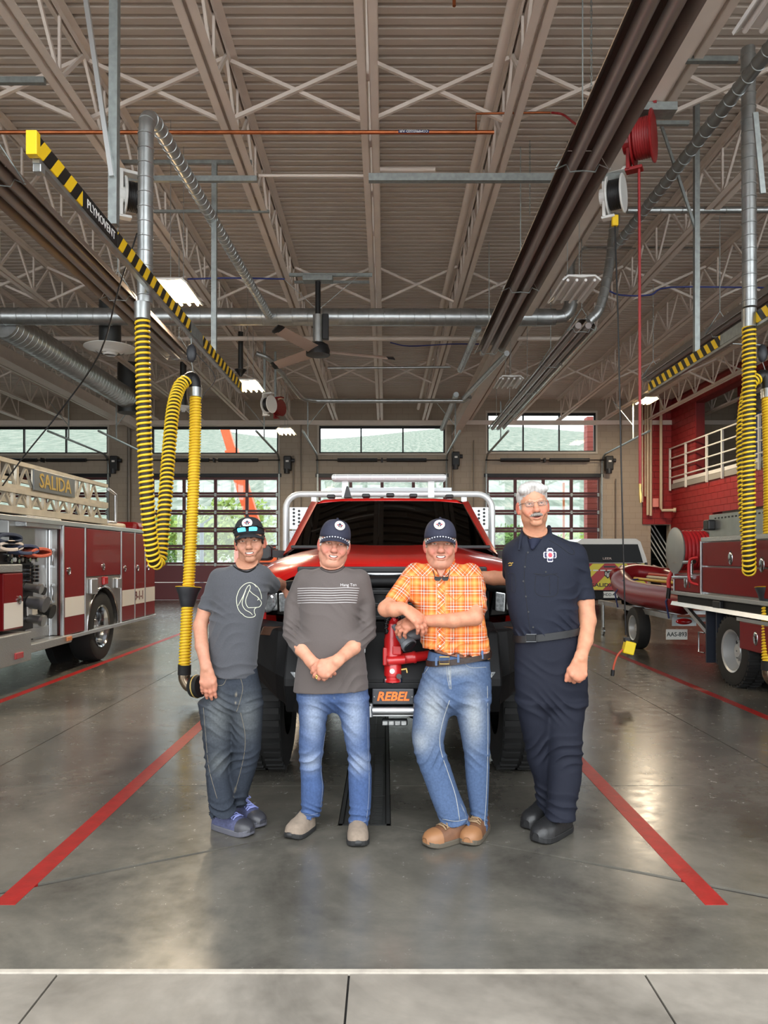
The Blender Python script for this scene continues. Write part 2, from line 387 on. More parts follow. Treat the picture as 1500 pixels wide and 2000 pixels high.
def clerestory(n, x0, x1, z0, z1):
    w = structure('window_%d' % n, (0, YB + .1, 0)); mb = MB(); t = .05; y0, y1 = YB + .05, YB + .13
    mb.bx(x0, x1, y0, y1, z1 - .085, z1); mb.bx(x0, x1, y0, y1, z0, z0 + t)
    xs = [x0 + (x1 - x0) * k / 3 for k in range(4)]
    for k, xx in enumerate(xs): mb.bx(xx - (0 if k == 0 else t if k == 3 else t / 2), xx + (t if k == 0 else 0 if k == 3 else t / 2), y0, y1, z0 + t, z1 - .085)
    mb.build('window_frame', BLACKALU, w)
    for k in range(3): MB().bx(xs[k] + .02, xs[k + 1] - .02, YB + .085, YB + .091, z0 + .04, z1 - .07).build('pane', PANE, w)
    MB().bx(x0 - .06, x1 + .06, YB - .04, YB + .05, z0 - .07, z0).build('window_sill', mat('cream_trim', (196, 188, 174), .5), w)
    for xa, xb in ((x0 - .06, x0), (x1, x1 + .06)): MB().bx(xa, xb, YB - .02, YB + .05, z0, z1).build('side_trim', mat('cream_trim', (196, 188, 174), .5), w)
    MB().bx(x0 - .06, x1 + .06, YB - .02, YB + .05, z1, z1 + .07).build('head_trim', mat('cream_trim', (196, 188, 174), .5), w)
for i, (a, b, z) in enumerate(DOORS): overhead_door(i + 1, a, b, z)
for i, (a, b, c, d) in enumerate(WINS): clerestory(i + 1, a, b, c, d)

# ------------------------------------------------------------------ roof: deck, joists, bridging, girder
ceiling = structure('ceiling')
prof = []; y = YF - .3; pt = 0.1524
while y < YB + .3:
    prof += [(y, ZD), (y + .088, ZD), (y + .104, ZD + .075), (y + pt - .016, ZD + .075)]; y += pt
prof.append((y, ZD))
vs = [(x, a, b) for x in (-19.2, 15.2) for a, b in prof]; n = len(prof)
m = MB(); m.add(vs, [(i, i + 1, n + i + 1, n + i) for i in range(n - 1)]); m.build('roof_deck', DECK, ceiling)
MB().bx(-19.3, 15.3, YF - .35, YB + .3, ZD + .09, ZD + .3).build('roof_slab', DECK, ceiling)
j = MB(); ya, yb = YF - .04, YB - .02
for zb, sgn in ((ZC, 1), (ZD - .002, -1)):
    for sx in (-1, 1):
        j.bx(sx * .014, sx * .1, ya, yb, min(zb, zb + sgn * .009), max(zb, zb + sgn * .009))
        j.bx(sx * .014, sx * .023, ya, yb, min(zb, zb + sgn * .075), max(zb, zb + sgn * .075))
k = ya; up = True
while k < yb - .6:
    a = (0, k, ZC + .05 if up else ZD - .05); b = (0, k + .6, ZD - .05 if up else ZC + .05); j.bar(a, b, .03, .04); up = not up; k += .6
    if up: j.bar((0, k, ZC + .04), (0, k, ZD - .04), .026, .03)
JX = [-.17 + 1.55 * i for i in range(-11, 10)]
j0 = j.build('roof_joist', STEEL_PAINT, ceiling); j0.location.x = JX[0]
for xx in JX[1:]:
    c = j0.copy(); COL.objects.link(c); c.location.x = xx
br = MB(); br.bar((.03, 0, ZC + .02), (1.52, 0, ZD - .06), .04, .04); br.bar((.03, .05, ZD - .06), (1.52, .05, ZC + .02), .04, .04)
b0 = None
for yy in (8.1, 13.9, 20.4):
    for xx in JX[:-1]:
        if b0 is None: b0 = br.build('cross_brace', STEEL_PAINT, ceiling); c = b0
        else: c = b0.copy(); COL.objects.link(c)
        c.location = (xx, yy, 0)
gx = 2.45
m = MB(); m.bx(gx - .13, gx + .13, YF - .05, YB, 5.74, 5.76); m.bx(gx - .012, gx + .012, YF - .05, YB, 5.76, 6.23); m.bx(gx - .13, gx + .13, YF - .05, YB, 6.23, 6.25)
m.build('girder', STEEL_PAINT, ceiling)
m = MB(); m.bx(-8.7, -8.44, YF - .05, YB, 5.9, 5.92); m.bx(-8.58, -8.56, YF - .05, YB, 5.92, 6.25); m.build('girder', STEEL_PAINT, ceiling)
# transverse ledger angle and bearing line at the back wall
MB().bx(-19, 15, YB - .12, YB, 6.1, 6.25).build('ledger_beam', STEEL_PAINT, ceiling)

# ------------------------------------------------------------------ red masonry wall with balcony on the right
RX, RY0, RY1 = 9.97, 17.3, YB - .01
red = structure('wall_red_mezzanine', (RX, RY1, 0))
bh, bl = .2032, .4064
RMORT = mat('red_mortar', (112, 26, 28), .6)
openings = [(17.3, 23.85, 3.9, 6.45), (17.3, 22.6, 0, 2.9)]
core = MB(); holed(core, RY0, RY1, 0, 7.0, openings, RX + .03, RX + .3, 'x'); core.build('core', RMORT, red)
blk = {}
def red_block(w, x=None, y=None, z=0, face='x'):
    key = (round(w, 3), face)
    if key not in blk:
        me = MB(); g_ = .005; d = .035
        if face == 'x': me.bx(0, d, g_, w - g_, g_, bh - g_)
        else: me.bx(g_, w - g_, 0, d, g_, bh - g_)
        o = me.build('block', WALLRED, red); me_ = o.data
        for v in me_.vertices: v.co += WO[red.name]
        blk[key] = me_
        o.location = Vector((x, y, z)) - WO[red.name]; return o
    o = bpy.data.objects.new('block', blk[key]); COL.objects.link(o); o.parent = red; o.location = Vector((x, y, z)) - WO[red.name]; return o
zz, row = 0.0, 0; blocks_more = MB()
while zz < 6.9:
    edges = [RY1] + ([RY1 - bl / 2] if row % 2 else [])
    while edges[-1] > RY0 + .01: edges.append(max(RY0, edges[-1] - bl))
    for hi_, lo_ in zip(edges[:-1], edges[1:]):
        segs = [(lo_, hi_)]
        for (a, b, c, d) in openings:
            if c - .1 < zz + bh / 2 < d + .02:
                ns = []
                for (p, q) in segs:
                    if q <= a or p >= b: ns.append((p, q))
                    else:
                        if p < a: ns.append((p, a))
                        if q > b: ns.append((b, q))
                segs = ns
        for p, q in segs:
            if q - p < .05: continue
            if 2.0 < zz < 6.3 and p > 18.5: red_block(q - p, RX - .005, p, zz)
            else: blocks_more.bx(RX - .005, RX + .03, p + .005, q - .005, zz + .005, zz + bh - .005)
    zz += bh; row += 1
o = blocks_more.build('block_courses', WALLRED, red); o['kind'] = 'stuff'
XA = 8.97      # red painted end of the back wall, above the stair doorway
MB().bx(XA, RX + .3, YB - .03, YB - .002, 2.64, 7.0).build('core', RMORT, red)
row = 0; zz = 2.64
while zz < 6.4:
    ed = [XA] + ([XA + .2] if row % 2 else [])
    while ed[-1] < RX - .05: ed.append(min(RX, ed[-1] + bl))
    for a, b in zip(ed[:-1], ed[1:]): red_block(b - a, a, YB - .065, zz, 'y')
    zz += bh; row += 1
MB().bx(RX + .02, 14.9, RY0 - .2, RY1, 3.7, 3.9).build('balcony_floor', mat('grey_edge', (150, 146, 138), .5), red)
MB().bx(RX - .05, RX + .02, RY0 - .2, 25.7, 3.85, 4.02).build('balcony_edge', mat('grey_edge', (150, 146, 138), .5), red)
MB().bx(RX - .045, RX + .02, RY0 - .2, 25.6, 4.03, 4.14).build('toe_board', mat('rail_white', (222, 220, 214), .35), red)
MB().bx(13.2, 13.3, RY0, RY1, 3.9, 7).build('inner_wall', mat('grey_drywall', (120, 118, 114), .6), red)
m = MB()
for i in range(12): m.bx(11.2, 12.4, 19.6 + i * .27, 19.9 + i * .27, 4.6 + i * .17, 4.64 + i * .17)
m.build('upper_stairs', mat('stair_grey', (150, 152, 150), .5), red)
for sx in (11.2, 12.4): MB().bar((sx, 19.4, 4.4), (sx, 23.2, 6.7), .04, .3).build('stair_stringer', mat('stair_grey', (150, 152, 150), .5), red)
for yy in (20.4, 22.4): MB().bx(10.7, 10.84, yy, yy + .14, 3.9, 6.9).build('balcony_column', mat('red_steel', (140, 30, 34), .4), red)
single(MB().bx(10.9, 11.6, 21.0, 22.2, 3.91, 5.75), 'tool_cabinet', mat('blue_steel', (38, 56, 96), .5), 'dark blue steel cabinet standing on the balcony behind the railing', 'cabinet', bevel=.02)
st = thing('staircase', 'grey open-riser staircase seen through the low doorway in the red wall', 'stairs', (9.6, 26.6, 0))
for i in range(9): MB().bx(9.2, 10.4, 28.2 - i * .2, 28.4 - i * .2, .2 + i * .24, .24 + i * .24).build('tread', mat('dark_tread', (44, 48, 46), .6), st)
for k in range(5): MB().bar((9.15, 26.5, 2.9 + k * .24 - .5), (10.2, 26.5, 1.2 + k * .24 - .5), .03, .04).build('rail', mat('white_rail', (208, 212, 210), .4), st)
m = MB(); m.bx(9.0, 11, 29, 29.1, 0, 3.2); m.bx(9.0, 9.1, 26.2, 29, 0, 3.2); m.bx(10.9, 11, 26.2, 29, 0, 3.2); m.bx(9, 11, 26.2, 29.1, 3.1, 3.2); m.build('stairwell_wall', mat('stair_dark', (70, 80, 80), .6), st)
# balcony railing
rail = thing('balcony_railing', 'white pipe railing along the balcony edge of the red wall', 'railing', (RX - .09, 22, 4.0))
RW = mat('rail_white', (222, 220, 214), .35)
for z in (5.25, 4.9, 4.56, 4.24): MB().cyl((RX - .09, RY0 - .2, z), (RX - .09, 25.75, z), .026, n=10).build('rail', RW, rail, smooth=60)
for yy in (25.75, 24.4, 22.8, 21.75, 20.6, 19.6): MB().bx(RX - .12, RX - .06, yy - .03, yy + .03, 3.8, 5.27).build('post', RW, rail)
# pipes on the red face
for i, (px, r, z0) in enumerate(((1254.5, .03, 3.4), (1260, .025, 3.6), (1265, .045, 2.95), (1271, .045, 2.93))):
    x = (px - CX) * 25.7 / F
    m = MB(); m.tube([(x, 25.7, 6.8), (x, 25.7, z0)], r, 10)
    single(m, 'riser_pipe', mat('cream_pipe', (206, 188, 160), .45), ['slim tan riser pipe nearest the tan wall', 'thin tan riser pipe second from the tan wall', 'thick cream riser pipe third from the tan wall', 'thick cream riser pipe fourth from the tan wall'][i], 'pipe', 'riser pipes on the red wall', smooth=60)
x = (1291 - CX) * 25.5 / F
m = MB(); m.tube([(x, 25.5, 6.9), (x, 25.5, 3.2), (x + .04, 25.5, 3.1), (x + .42, 25.3, 3.1)], .05, 12); m.tube([(x + .36, 25.33, 3.1), (x + .44, 25.29, 3.1)], .08, 12)
single(m, 'standpipe', mat('cream_pipe', (206, 188, 160), .45), 'tall tan standpipe with a capped elbow at the corner of the red wall', 'pipe', smooth=60)
m = MB(); q = P(1280, 982, 25.76); m.box(q, (.2, .1, .3))
single(m, 'alarm_strobe', mat('strobe', (236, 150, 140), .4), 'small pale red alarm strobe on the red wall below the pipes', 'alarm', bevel=.01)

# ------------------------------------------------------------------ outdoors: hillside, trees, crane
def hill_mat():
    m = bpy.data.materials.new('scrub_hillside'); m.use_nodes = True; nt = m.node_tree; b = nt.nodes['Principled BSDF']; L = nt.links
    tc = nt.nodes.new('ShaderNodeTexCoord'); n1 = nt.nodes.new('ShaderNodeTexNoise'); n1.inputs['Scale'].default_value = .4; n1.inputs['Detail'].default_value = 9; n1.inputs['Roughness'].default_value = .75
    mp = nt.nodes.new('ShaderNodeMapping'); mp.inputs['Scale'].default_value = (2.2, .0, 1.2); L.new(tc.outputs['Object'], mp.inputs['Vector']); L.new(mp.outputs[0], n1.inputs['Vector'])
    r = nt.nodes.new('ShaderNodeValToRGB'); e = r.color_ramp.elements; e[0].position = .42; e[0].color = lin((90, 100, 86)); e[1].position = .6; e[1].color = lin((146, 144, 130)); k = e.new(.5); k.color = lin((114, 124, 110))
    L.new(n1.outputs['Fac'], r.inputs['Fac']); L.new(r.outputs['Color'], b.inputs['Base Color']); b.inputs['Roughness'].default_value = .95
    return m
hill = MB(); NXH, NYH = 60, 26; rnd = random.Random(3); grid = []
for i in range(NYH):
    for k in range(NXH):
        t = i / (NYH - 1); yy = 55 + 420 * t; xx = (k / (NXH - 1) - .5) * (90 + 900 * t)
        ridge = 90 - 10 * math.sin(xx * .008 + 1.2) + 7 * math.sin(xx * .023) - .02 * xx
        z = ridge * (t ** 0.95)
        if t > .97: z *= .97
        grid.append((xx, yy, z - .2))
hill.add(grid, [(i * NXH + k, i * NXH + k + 1, (i + 1) * NXH + k + 1, (i + 1) * NXH + k) for i in range(NYH - 1) for k in range(NXH - 1)])
hl = hill.build('hillside', hill_mat(), None, smooth=180); hl['kind'] = 'structure'
LEAF = [mat('leaf_a', (128, 150, 66), .8, var=.3, vscale=2), mat('leaf_b', (96, 128, 58), .8, var=.3, vscale=2)]
def leafy_tree(px, Y, h, r, label, mi):
    base = P(px, 1088, Y); base.z = 0; t = thing('tree', label, 'tree', base, 'trees outside the doors'); rn = random.Random(int(px))
    MB().tube([base, base + Vector((.1, 0, h * .4)), base + Vector((0, 0, h * .75))], [.14, .1, .04], 8).build('trunk', mat('bark', (88, 74, 60), .9), t)
    m = MB()
    for i in range(1500):
        d = Vector((rn.gauss(0, 1), rn.gauss(0, 1), rn.gauss(0, 1))).normalized() * (rn.random() ** .4)
        c = base + Vector((d.x * r, d.y * r, h * .62 + d.z * h * .4)); a = Vector((rn.gauss(0, 1), rn.gauss(0, 1), rn.gauss(0, 1))).normalized(); b = a.orthogonal().normalized(); s_ = rn.uniform(.1, .2)
        m.add([c - a * s_, c + b * s_ * .6, c + a * s_, c - b * s_ * .6], [(0, 1, 2, 3)])
    o = m.build('foliage', LEAF[mi], t)
for a in ((395, 46, 4.6, 2.2, 'pale green leafy tree outside the left glazed door beside a lamp post', 0), (466, 41.5, 5.0, 2.2, 'bright green leafy tree outside the left door behind the man in the grey tee', 0),
          (322, 53, 4.6, 2.2, 'green leafy tree outside, seen beside the yellow hose loop', 1), (985, 44, 3.4, 2.0, 'low green shrub outside the right door at the truck mirror', 1), (1130, 46, 3.0, 2.4, 'pale shrub outside the right door above the pickup roof', 0)): leafy_tree(*a)
ORANGE = mat('crane_orange', (222, 92, 44), .5)
cr = thing('crane', 'orange telescopic crane outside the left glazed door', 'crane', (P(505, 1150, 36).x, 36, 0))
a, b = P(512, 1075, 36), P(452, 878, 36); MB().bar(a, b, .6, .5, (0, 1, 0)).build('boom', ORANGE, cr, bevel=.02)
MB().bar(b, b + (b - a) * .55, .42, .36, (0, 1, 0)).build('boom_extension', ORANGE, cr, bevel=.02)
m = MB(); c = P(512, 1075, 36); m.bx(c.x - 1.2, c.x + 1.0, 35.2, 37, .7, 2.0); m.build('cab', ORANGE, cr, bevel=.05)
m = MB()
for dx in (-.9, .7): m.cyl((c.x + dx, 35.1, .45), (c.x + dx, 35.5, .45), .45, n=18)
m.build('wheels', BLACKR, cr)
lp = MB(); q = P(394, 1088, 33); lp.cyl((q.x, 33, 0), (q.x, 33, 3.0), .09, n=8); lp.bar((q.x, 33, 2.95), (q.x + .5, 33, 3.3), .06, .06)
single(lp, 'lamp_post', mat('post_grey', (110, 124, 134), .5), 'grey lamp post outside the left glazed door', 'lamp post')
bp_ = structure('wall_brick_pier', (0, 0, 0)); m = MB(); z = 0
q0, q1 = P(1147, 1000, 29).x, P(1175, 1000, 29).x
while z < 7:
    MB().bx(q0, q1, 29, 29.5, z, z + .19).build('brick_course', mat('pier_brick', (150, 70, 62), .7), bp_); z += .2
single(MB().cyl((P(1101, 1000, 31).x, 31, 0), (P(1101, 1000, 31).x, 31, 4.6), .05, n=8), 'sign_pole', mat('rust_pole', (186, 112, 70), .6), 'thin rust coloured pole outside the right glazed door', 'pole')
# ------------------------------------------------------------------ overhead services
def ducts(mb, pts, r, seam=0.24, n=18):
    """spiral duct with raised seams"""
    pts = [Vector(p) for p in pts]; mb.tube(pts, r, n)
    L = 0.0; nxt = seam / 2
    for a, b in zip(pts[:-1], pts[1:]):
        d = (b - a).length; t = (b - a).normalized()
        while nxt < L + d:
            c = a + t * (nxt - L); mb.tube([c - t * .008, c - t * .004, c + t * .004, c + t * .008], [r * 1.0, r + .006, r + .006, r * 1.0], n, caps=False); nxt += seam
        L += d
def duct_thing(name, pts, r, label, seam=.24, m=None, cat='duct'):
    mb = MB(); ducts(mb, pts, r, seam); return single(mb, name, m or GALV, label, cat, smooth=50)
duct_thing('air_duct', [(-6.9, 13.2, 5.78), (3.02, 13.2, 5.76)], .15, 'large horizontal spiral duct spanning the hall behind the ceiling fan', .27)
mb = MB(); ducts(mb, smooth_path([(3.02, 13.2, 5.76), (3.2, 13.2, 5.8), (3.3, 13.2, 5.98), (3.31, 13.2, 6.3)], 14), .12, .3); single(mb, 'duct_riser', GALV, 'galvanised duct elbow and riser at the right end of the large duct', 'duct', smooth=50)
duct_thing('branch_duct', smooth_path([(3.31, 13.2, 6.3), (3.31, 13.2, 6.75), (3.5, 13.2, 7.03), (3.9, 13.2, 7.05), (7.0, 13.2, 7.07)], 24), .075, 'thin duct running right from the riser below the roof deck', .2)
duct_thing('supply_duct', [(-6.85, 13.3, 5.7), (-6.8, 13.9, 5.68), (-6.75, 19.4, 5.66)], .27, 'wide spiral supply duct receding on the far left', .16)
mb = MB(); mb.cyl((-6.75, 19.6, 6.6), (-6.75, 19.6, 5.3), .3); single(mb, 'duct_drop', mat('dark_duct', (70, 72, 72), .4, .6), 'dark vertical duct at the far end of the wide supply duct', 'duct', smooth=50)
dropY = 6.6
duct_thing('exhaust_duct', [P(283, 592, dropY), P(285, 262, dropY)] + smooth_path([P(286, 250, dropY), Vector((-2.12, 6.65, 5.43)), Vector((-2.11, 6.85, 5.49)), Vector((-2.1, 7.1, 5.5))], 12) + [(-2.03, 13.0, 5.72)], .067, 'galvanised drop duct feeding the yellow exhaust hose on the left', .13)
duct_thing('exhaust_duct', [P(1464, 600, 7.5), P(1461, 95, 7.5)], .068, 'galvanised drop duct at the right edge feeding the right yellow hose', .13)
duct_thing('receding_duct', [(3.42, 5.6, 6.0), (3.35, 10.7, 6.0)], .065, 'dark spiral duct receding at upper right beside the strut post', .18, mat('grey_duct', (150, 154, 154), .35, .8))
duct_thing('flue_duct', [(1.68, 13.4, 5.62), (1.64, 16.2, 5.58)], .062, 'short spiral flue dropping behind the large duct on the right', .12)
duct_thing('flue_duct', [(1.62, 16.9, 5.2), (1.6, 20.8, 5.1)], .062, 'farther short spiral flue to the right of the fan', .12)
duct_thing('flue_duct', smooth_path([P(1202, 420, 11.2), P(1190, 520, 11.1), P(1172, 600, 11.0), P(1150, 628, 11.0)], 16), .07, 'grey flue pipe bending down into the right tube heater', .16)
duct_thing('header_duct', [P(1225, 411, 10.2), P(1500, 410, 10.2), P(1600, 410, 10.2)], .045, 'slim horizontal duct at upper right behind the white cord reel', .3)

# diffusers
for px, py, Y, r, lab in ((215, 682, 13.6, .46, 'round white ceiling diffuser hanging left of the yellow hose'), (358, 796, 18.5, .19, 'small round diffuser behind the yellow hose saddle'), (470, 725, 16, .13, 'slim black can light hanging beside the lit fixture')):
    c = P(px, py, Y); d = thing('diffuser', lab, 'diffuser', c)
    m = MB(); m.cyl(c + Vector((0, 0, .03)), Vector((c.x, c.y, ZC + .1)), r * .42, n=20); m.build('neck', mat('dark_duct', (70, 72, 72), .4, .6), d, smooth=50)
    for k in range(4):
        rr = r * (1 - k * .23); z = -.03 * k
        m = MB(); m.rev([(rr * .72, z - .02), (rr, z + .02), (rr, z + .03), (rr * .72, z + .0)], c, n=28, caps=False); m.build('cone_ring', WHITEP if r > .15 else BLACKP, d, smooth=50)

# ------------------------------------------------------------------ tube heaters
def heater(x, z, y0, y1, label, refl, y_t0=None):
    h = thing('tube_heater', label, 'heater', (x, (y0 + y1) / 2, z), 'radiant tube heaters')
    out = [(-.21, -.02), (-.2, .0), (-.12, .13), (.12, .13), (.2, .0), (.21, -.02)]; inn = [(u * .985, v - .006) for u, v in out]
    m = MB(); sec = [(x + u, z + v) for u, v in out] + [(x + u, z + v) for u, v in reversed(inn)]
    yy = y0; segs = max(1, round((y1 - y0) / 2.4)); st = (y1 - y0) / segs
    for i in range(segs):
        mm = MB(); mm.prism(sec, y0 + i * st, y0 + (i + 1) * st - .01 * (i < segs - 1), 'y'); mm.build('reflector', refl, h)
    for sx in (-.075, .075):
        m = MB(); m.cyl((x + sx, y0, z + .03), (x + sx, y1 + .1, z + .03), .048, n=14); m.build('burner_tube', mat('heater_tube', (150, 140, 136), .35, .55), h, smooth=50)
    for i in range(segs + 1):
        yy = min(max(y0 + i * st, y0 + .1), y1 - .1)
        m = MB(); m.tube([(x - .22, yy, z - .02), (x - .13, yy, z + .02), (x - .1, yy, z - .04), (x, yy, z - .03), (x + .1, yy, z - .04), (x + .13, yy, z + .02), (x + .22, yy, z - .02)], .006, 6)
        m.tube([(x - .21, yy, z), (x, yy, z + .32), (x, yy, ZC)], .006, 6); m.tube([(x + .21, yy, z), (x, yy, z + .32)], .006, 6); m.build('hanger_wire', GALVD, h)
    return h
REFL_D = mat('aged_reflector', (132, 118, 110), .32, .55, var=.15, vscale=2)
REFL_B = mat('bright_reflector', (196, 196, 194), .18, .95, var=.08, vscale=3)
heater(-3.19, 4.6, 3.4, 11.6, 'dark reflector tube heater receding on the left below the joists', REFL_D)
heater(1.57, 4.6, 3.2, 11.3, 'long dark reflector tube heater receding at upper right beside the girder', REFL_D)
heater(2.94, 4.9, 11.0, 19.7, 'bright steel tube heater at right beyond the long dark one', REFL_B)
heater(4.66, 4.6, 5.0, 13.0, 'tube heater hung above the striped rail on the right', REFL_B)
heater(-9.2, 4.5, 8.0, 16.5, 'bright tube heater above the ladder truck on the far left', REFL_B)

# ------------------------------------------------------------------ striped exhaust rails
def stripe_mat():
    m = bpy.data.materials.new('hazard_stripes'); m.use_nodes = True; nt = m.node_tree; b = nt.nodes['Principled BSDF']; L = nt.links
    tc = nt.nodes.new('ShaderNodeTexCoord'); sp = nt.nodes.new('ShaderNodeSeparateXYZ'); L.new(tc.outputs['Object'], sp.inputs[0])
    a = nt.nodes.new('ShaderNodeMath'); a.operation = 'MULTIPLY_ADD'; a.inputs[1].default_value = -.9; L.new(sp.outputs['Z'], a.inputs[0]); L.new(sp.outputs['Y'], a.inputs[2])
    f = nt.nodes.new('ShaderNodeMath'); f.operation = 'MULTIPLY'; f.inputs[1].default_value = 1 / .19; L.new(a.outputs[0], f.inputs[0])
    fr = nt.nodes.new('ShaderNodeMath'); fr.operation = 'FRACT'; L.new(f.outputs[0], fr.inputs[0])
    g = nt.nodes.new('ShaderNodeMath'); g.operation = 'GREATER_THAN'; g.inputs[1].default_value = .5; L.new(fr.outputs[0], g.inputs[0])
    mx = nt.nodes.new('ShaderNodeMix'); mx.data_type = 'RGBA'; mx.inputs['A'].default_value = lin((238, 196, 24)); mx.inputs['B'].default_value = lin((18, 18, 18))
    L.new(g.outputs[0], mx.inputs['Factor']); L.new(mx.outputs['Result'], b.inputs['Base Color']); b.inputs['Roughness'].default_value = .4
    return m
STRIPE = stripe_mat()
def exhaust_rail(x, label, text=True):
    r = thing('exhaust_rail', label, 'rail', (x, 4.35, 3.9), 'striped exhaust rails')
    z0, z1 = 3.845, 3.965; w = .028
    def seg(name, y0, y1, m): MB().bx(x - w, x + w, y0, y1, z0, z1).build(name, m, r, bevel=.003)
    seg('striped_section', 4.35, 4.97, STRIPE); seg('name_plate_section', 4.972, 5.62, BLACKP); seg('striped_section', 5.622, 7.75, STRIPE); seg('joint_plate', 7.752, 8.25, GALVD); seg('striped_section', 8.252, 10.5, STRIPE)
    MB().bx(x - w - .004, x + w + .004, 4.3, 4.35, z0 - .01, z1 + .01).build('end_cap', YELLOW, r, bevel=.004)
    MB().bx(x - .02, x + .02, 4.36, 10.5, z0 - .03, z0).build('trolley_track', GALV, r)
    m = MB(); m.box((x, 4.4, z0 - .05), (.05, .06, .05)); m.build('stop_bolt', GALV, r, bevel=.006)
    s = 1 if x < 0 else -1
    if text:
        WH = mat('white_print', (236, 236, 232), .5)
        text_mesh('rail_name', 'PLYMOVENT', .088, (x + s * (w + .001), 5.3, 3.9), (0, s, 0), (0, 0, 1), WH, r, .001, .0, 1.05)
    return r
exhaust_rail(-2.05, 'yellow and black striped exhaust rail lettered in white, overhead on the left')
exhaust_rail(3.75, 'yellow and black striped exhaust rail below the heater on the right')
def strut(a, b, label, w=.042, h=.042, name='strut_channel', m=None, group='galvanised struts'):
    mb = MB(); mb.bar(a, b, w, h, (0, 1, 0) if abs((Vector(b) - Vector(a)).normalized().y) < .9 else (0, 0, 1))
    return single(mb, name, m or GALVD, label, 'strut', group)
strut(P(222, 440, 5.64), Vector((-2.05, 5.64, 6.3)), 'upright galvanised post holding the near left striped rail', .065, .065, 'strut_post')
strut(P(219, 345, 5.6), P(165, -20, 5.6), 'slanted brace tube beside the near left post', .034, .034, 'strut_brace', mat('bright_tube', (206, 208, 208), .3, .8))
strut(P(418, 690, 8.9), P(419, 318, 8.9), 'upright galvanised post beside the receding drop duct', .06, .06, 'strut_post')
strut(Vector((3.75, 8.94, 3.97)), Vector((3.75, 8.94, 6.98)), 'upright galvanised post holding the right striped rail', .06, .06, 'strut_post')
strut(P(1366, 470, 8.94), P(1285, 225, 8.94), 'slanted grey brace left of the right rail post', .03, .03, 'strut_brace')
strut(P(238, 317, 9.1), P(492, 317, 9.1), 'upper horizontal strut channel carrying the post bracket on the left')
strut(P(240, 350, 8.4), P(502, 350, 8.4), 'double strut channel behind the left drop duct', .06, .05)
strut(P(300, 413, 10.2), P(526, 413, 10.2), 'thin lower strut channel left of the fan', .035, .035)
strut(P(-10, 158, 7.4), P(88, 158, 7.4), 'short strut channel near the upper left corner', .06, .05)
strut(P(720, 348, 8.2), P(1212, 348, 8.2), 'long horizontal strut channel carrying the white cord reel', .08, .07)
strut(P(1330, 117, 7.1), P(1440, 117, 7.1), 'short strut channel at the head of the right post', .05, .05)
strut(P(1215, 241, 7.6), P(1345, 241, 7.6), 'short strut channel behind the red hose reel', .04, .04)
strut(P(565, 537, 12.4), P(727, 537, 12.4), 'strut channel carrying the ceiling fan rod', .05, .05)
strut(P(575, 551, 12.9), P(730, 551, 12.9), 'second strut channel behind the fan mount', .04, .04)
strut(P(1475, 220, 6.4), P(1490, 378, 6.4), 'perforated angle hanger at the right edge', .045, .02)
for i, (x, lab) in enumerate(((-2.05, 'left'), (3.75, 'right'))):
    pass

strut((-8.15, 5, 3.75), (-8.15, 13.4, 3.75), 'plain bright aluminium exhaust rail above the ladder truck', .07, .13, 'exhaust_rail', ALU, 'exhaust rails')
strut((-8.15, 9.0, 3.8), (-8.15, 9.0, 6.3), 'nearer hanging post above the ladder truck', .07, .07, 'strut_post')
strut((-8.15, 11.0, 3.8), (-8.15, 11.0, 6.3), 'farther hanging post above the ladder truck', .07, .07, 'strut_post')
duct_thing('exhaust_duct', [(-8.3, 11.6, 3.6), (-8.3, 11.6, 6.2)], .09, 'vertical duct drop above the cab end of the ladder truck', .13)
# ------------------------------------------------------------------ yellow hoses
def hose_path(mb_core, mb_hel, pts, r, pitch, rh):
    fr = frames(pts); mb_core.tube([f[0] for f in fr], r * .86, 14)
    L = [0.0]
    for a, b in zip(pts[:-1], pts[1:]): L.append(L[-1] + (Vector(b) - Vector(a)).length)
    turns = L[-1] / pitch; N = int(turns * 14); hp = []
    for i in range(N + 1):
        s = L[-1] * i / N
        k = min(max(int(np.searchsorted(L, s)) - 1, 0), len(pts) - 2); t = (s - L[k]) / max(L[k + 1] - L[k], 1e-6)
        p = fr[k][0].lerp(fr[k + 1][0], t); Nn = fr[k][2].lerp(fr[k + 1][2], t).normalized(); Bn = fr[k][3].lerp(fr[k + 1][3], t).normalized(); a = 2 * PI * s / pitch
        hp.append(p + (Nn * math.cos(a) + Bn * math.sin(a)) * (r - rh * .5))
    mb_hel.tube(hp, rh, 6)
HY = mat('hose_yellow', (242, 204, 44), .42); HD = mat('hose_dark', (40, 32, 16), .6); HB = mat('hose_fabric_yellow', (214, 170, 36), .5)
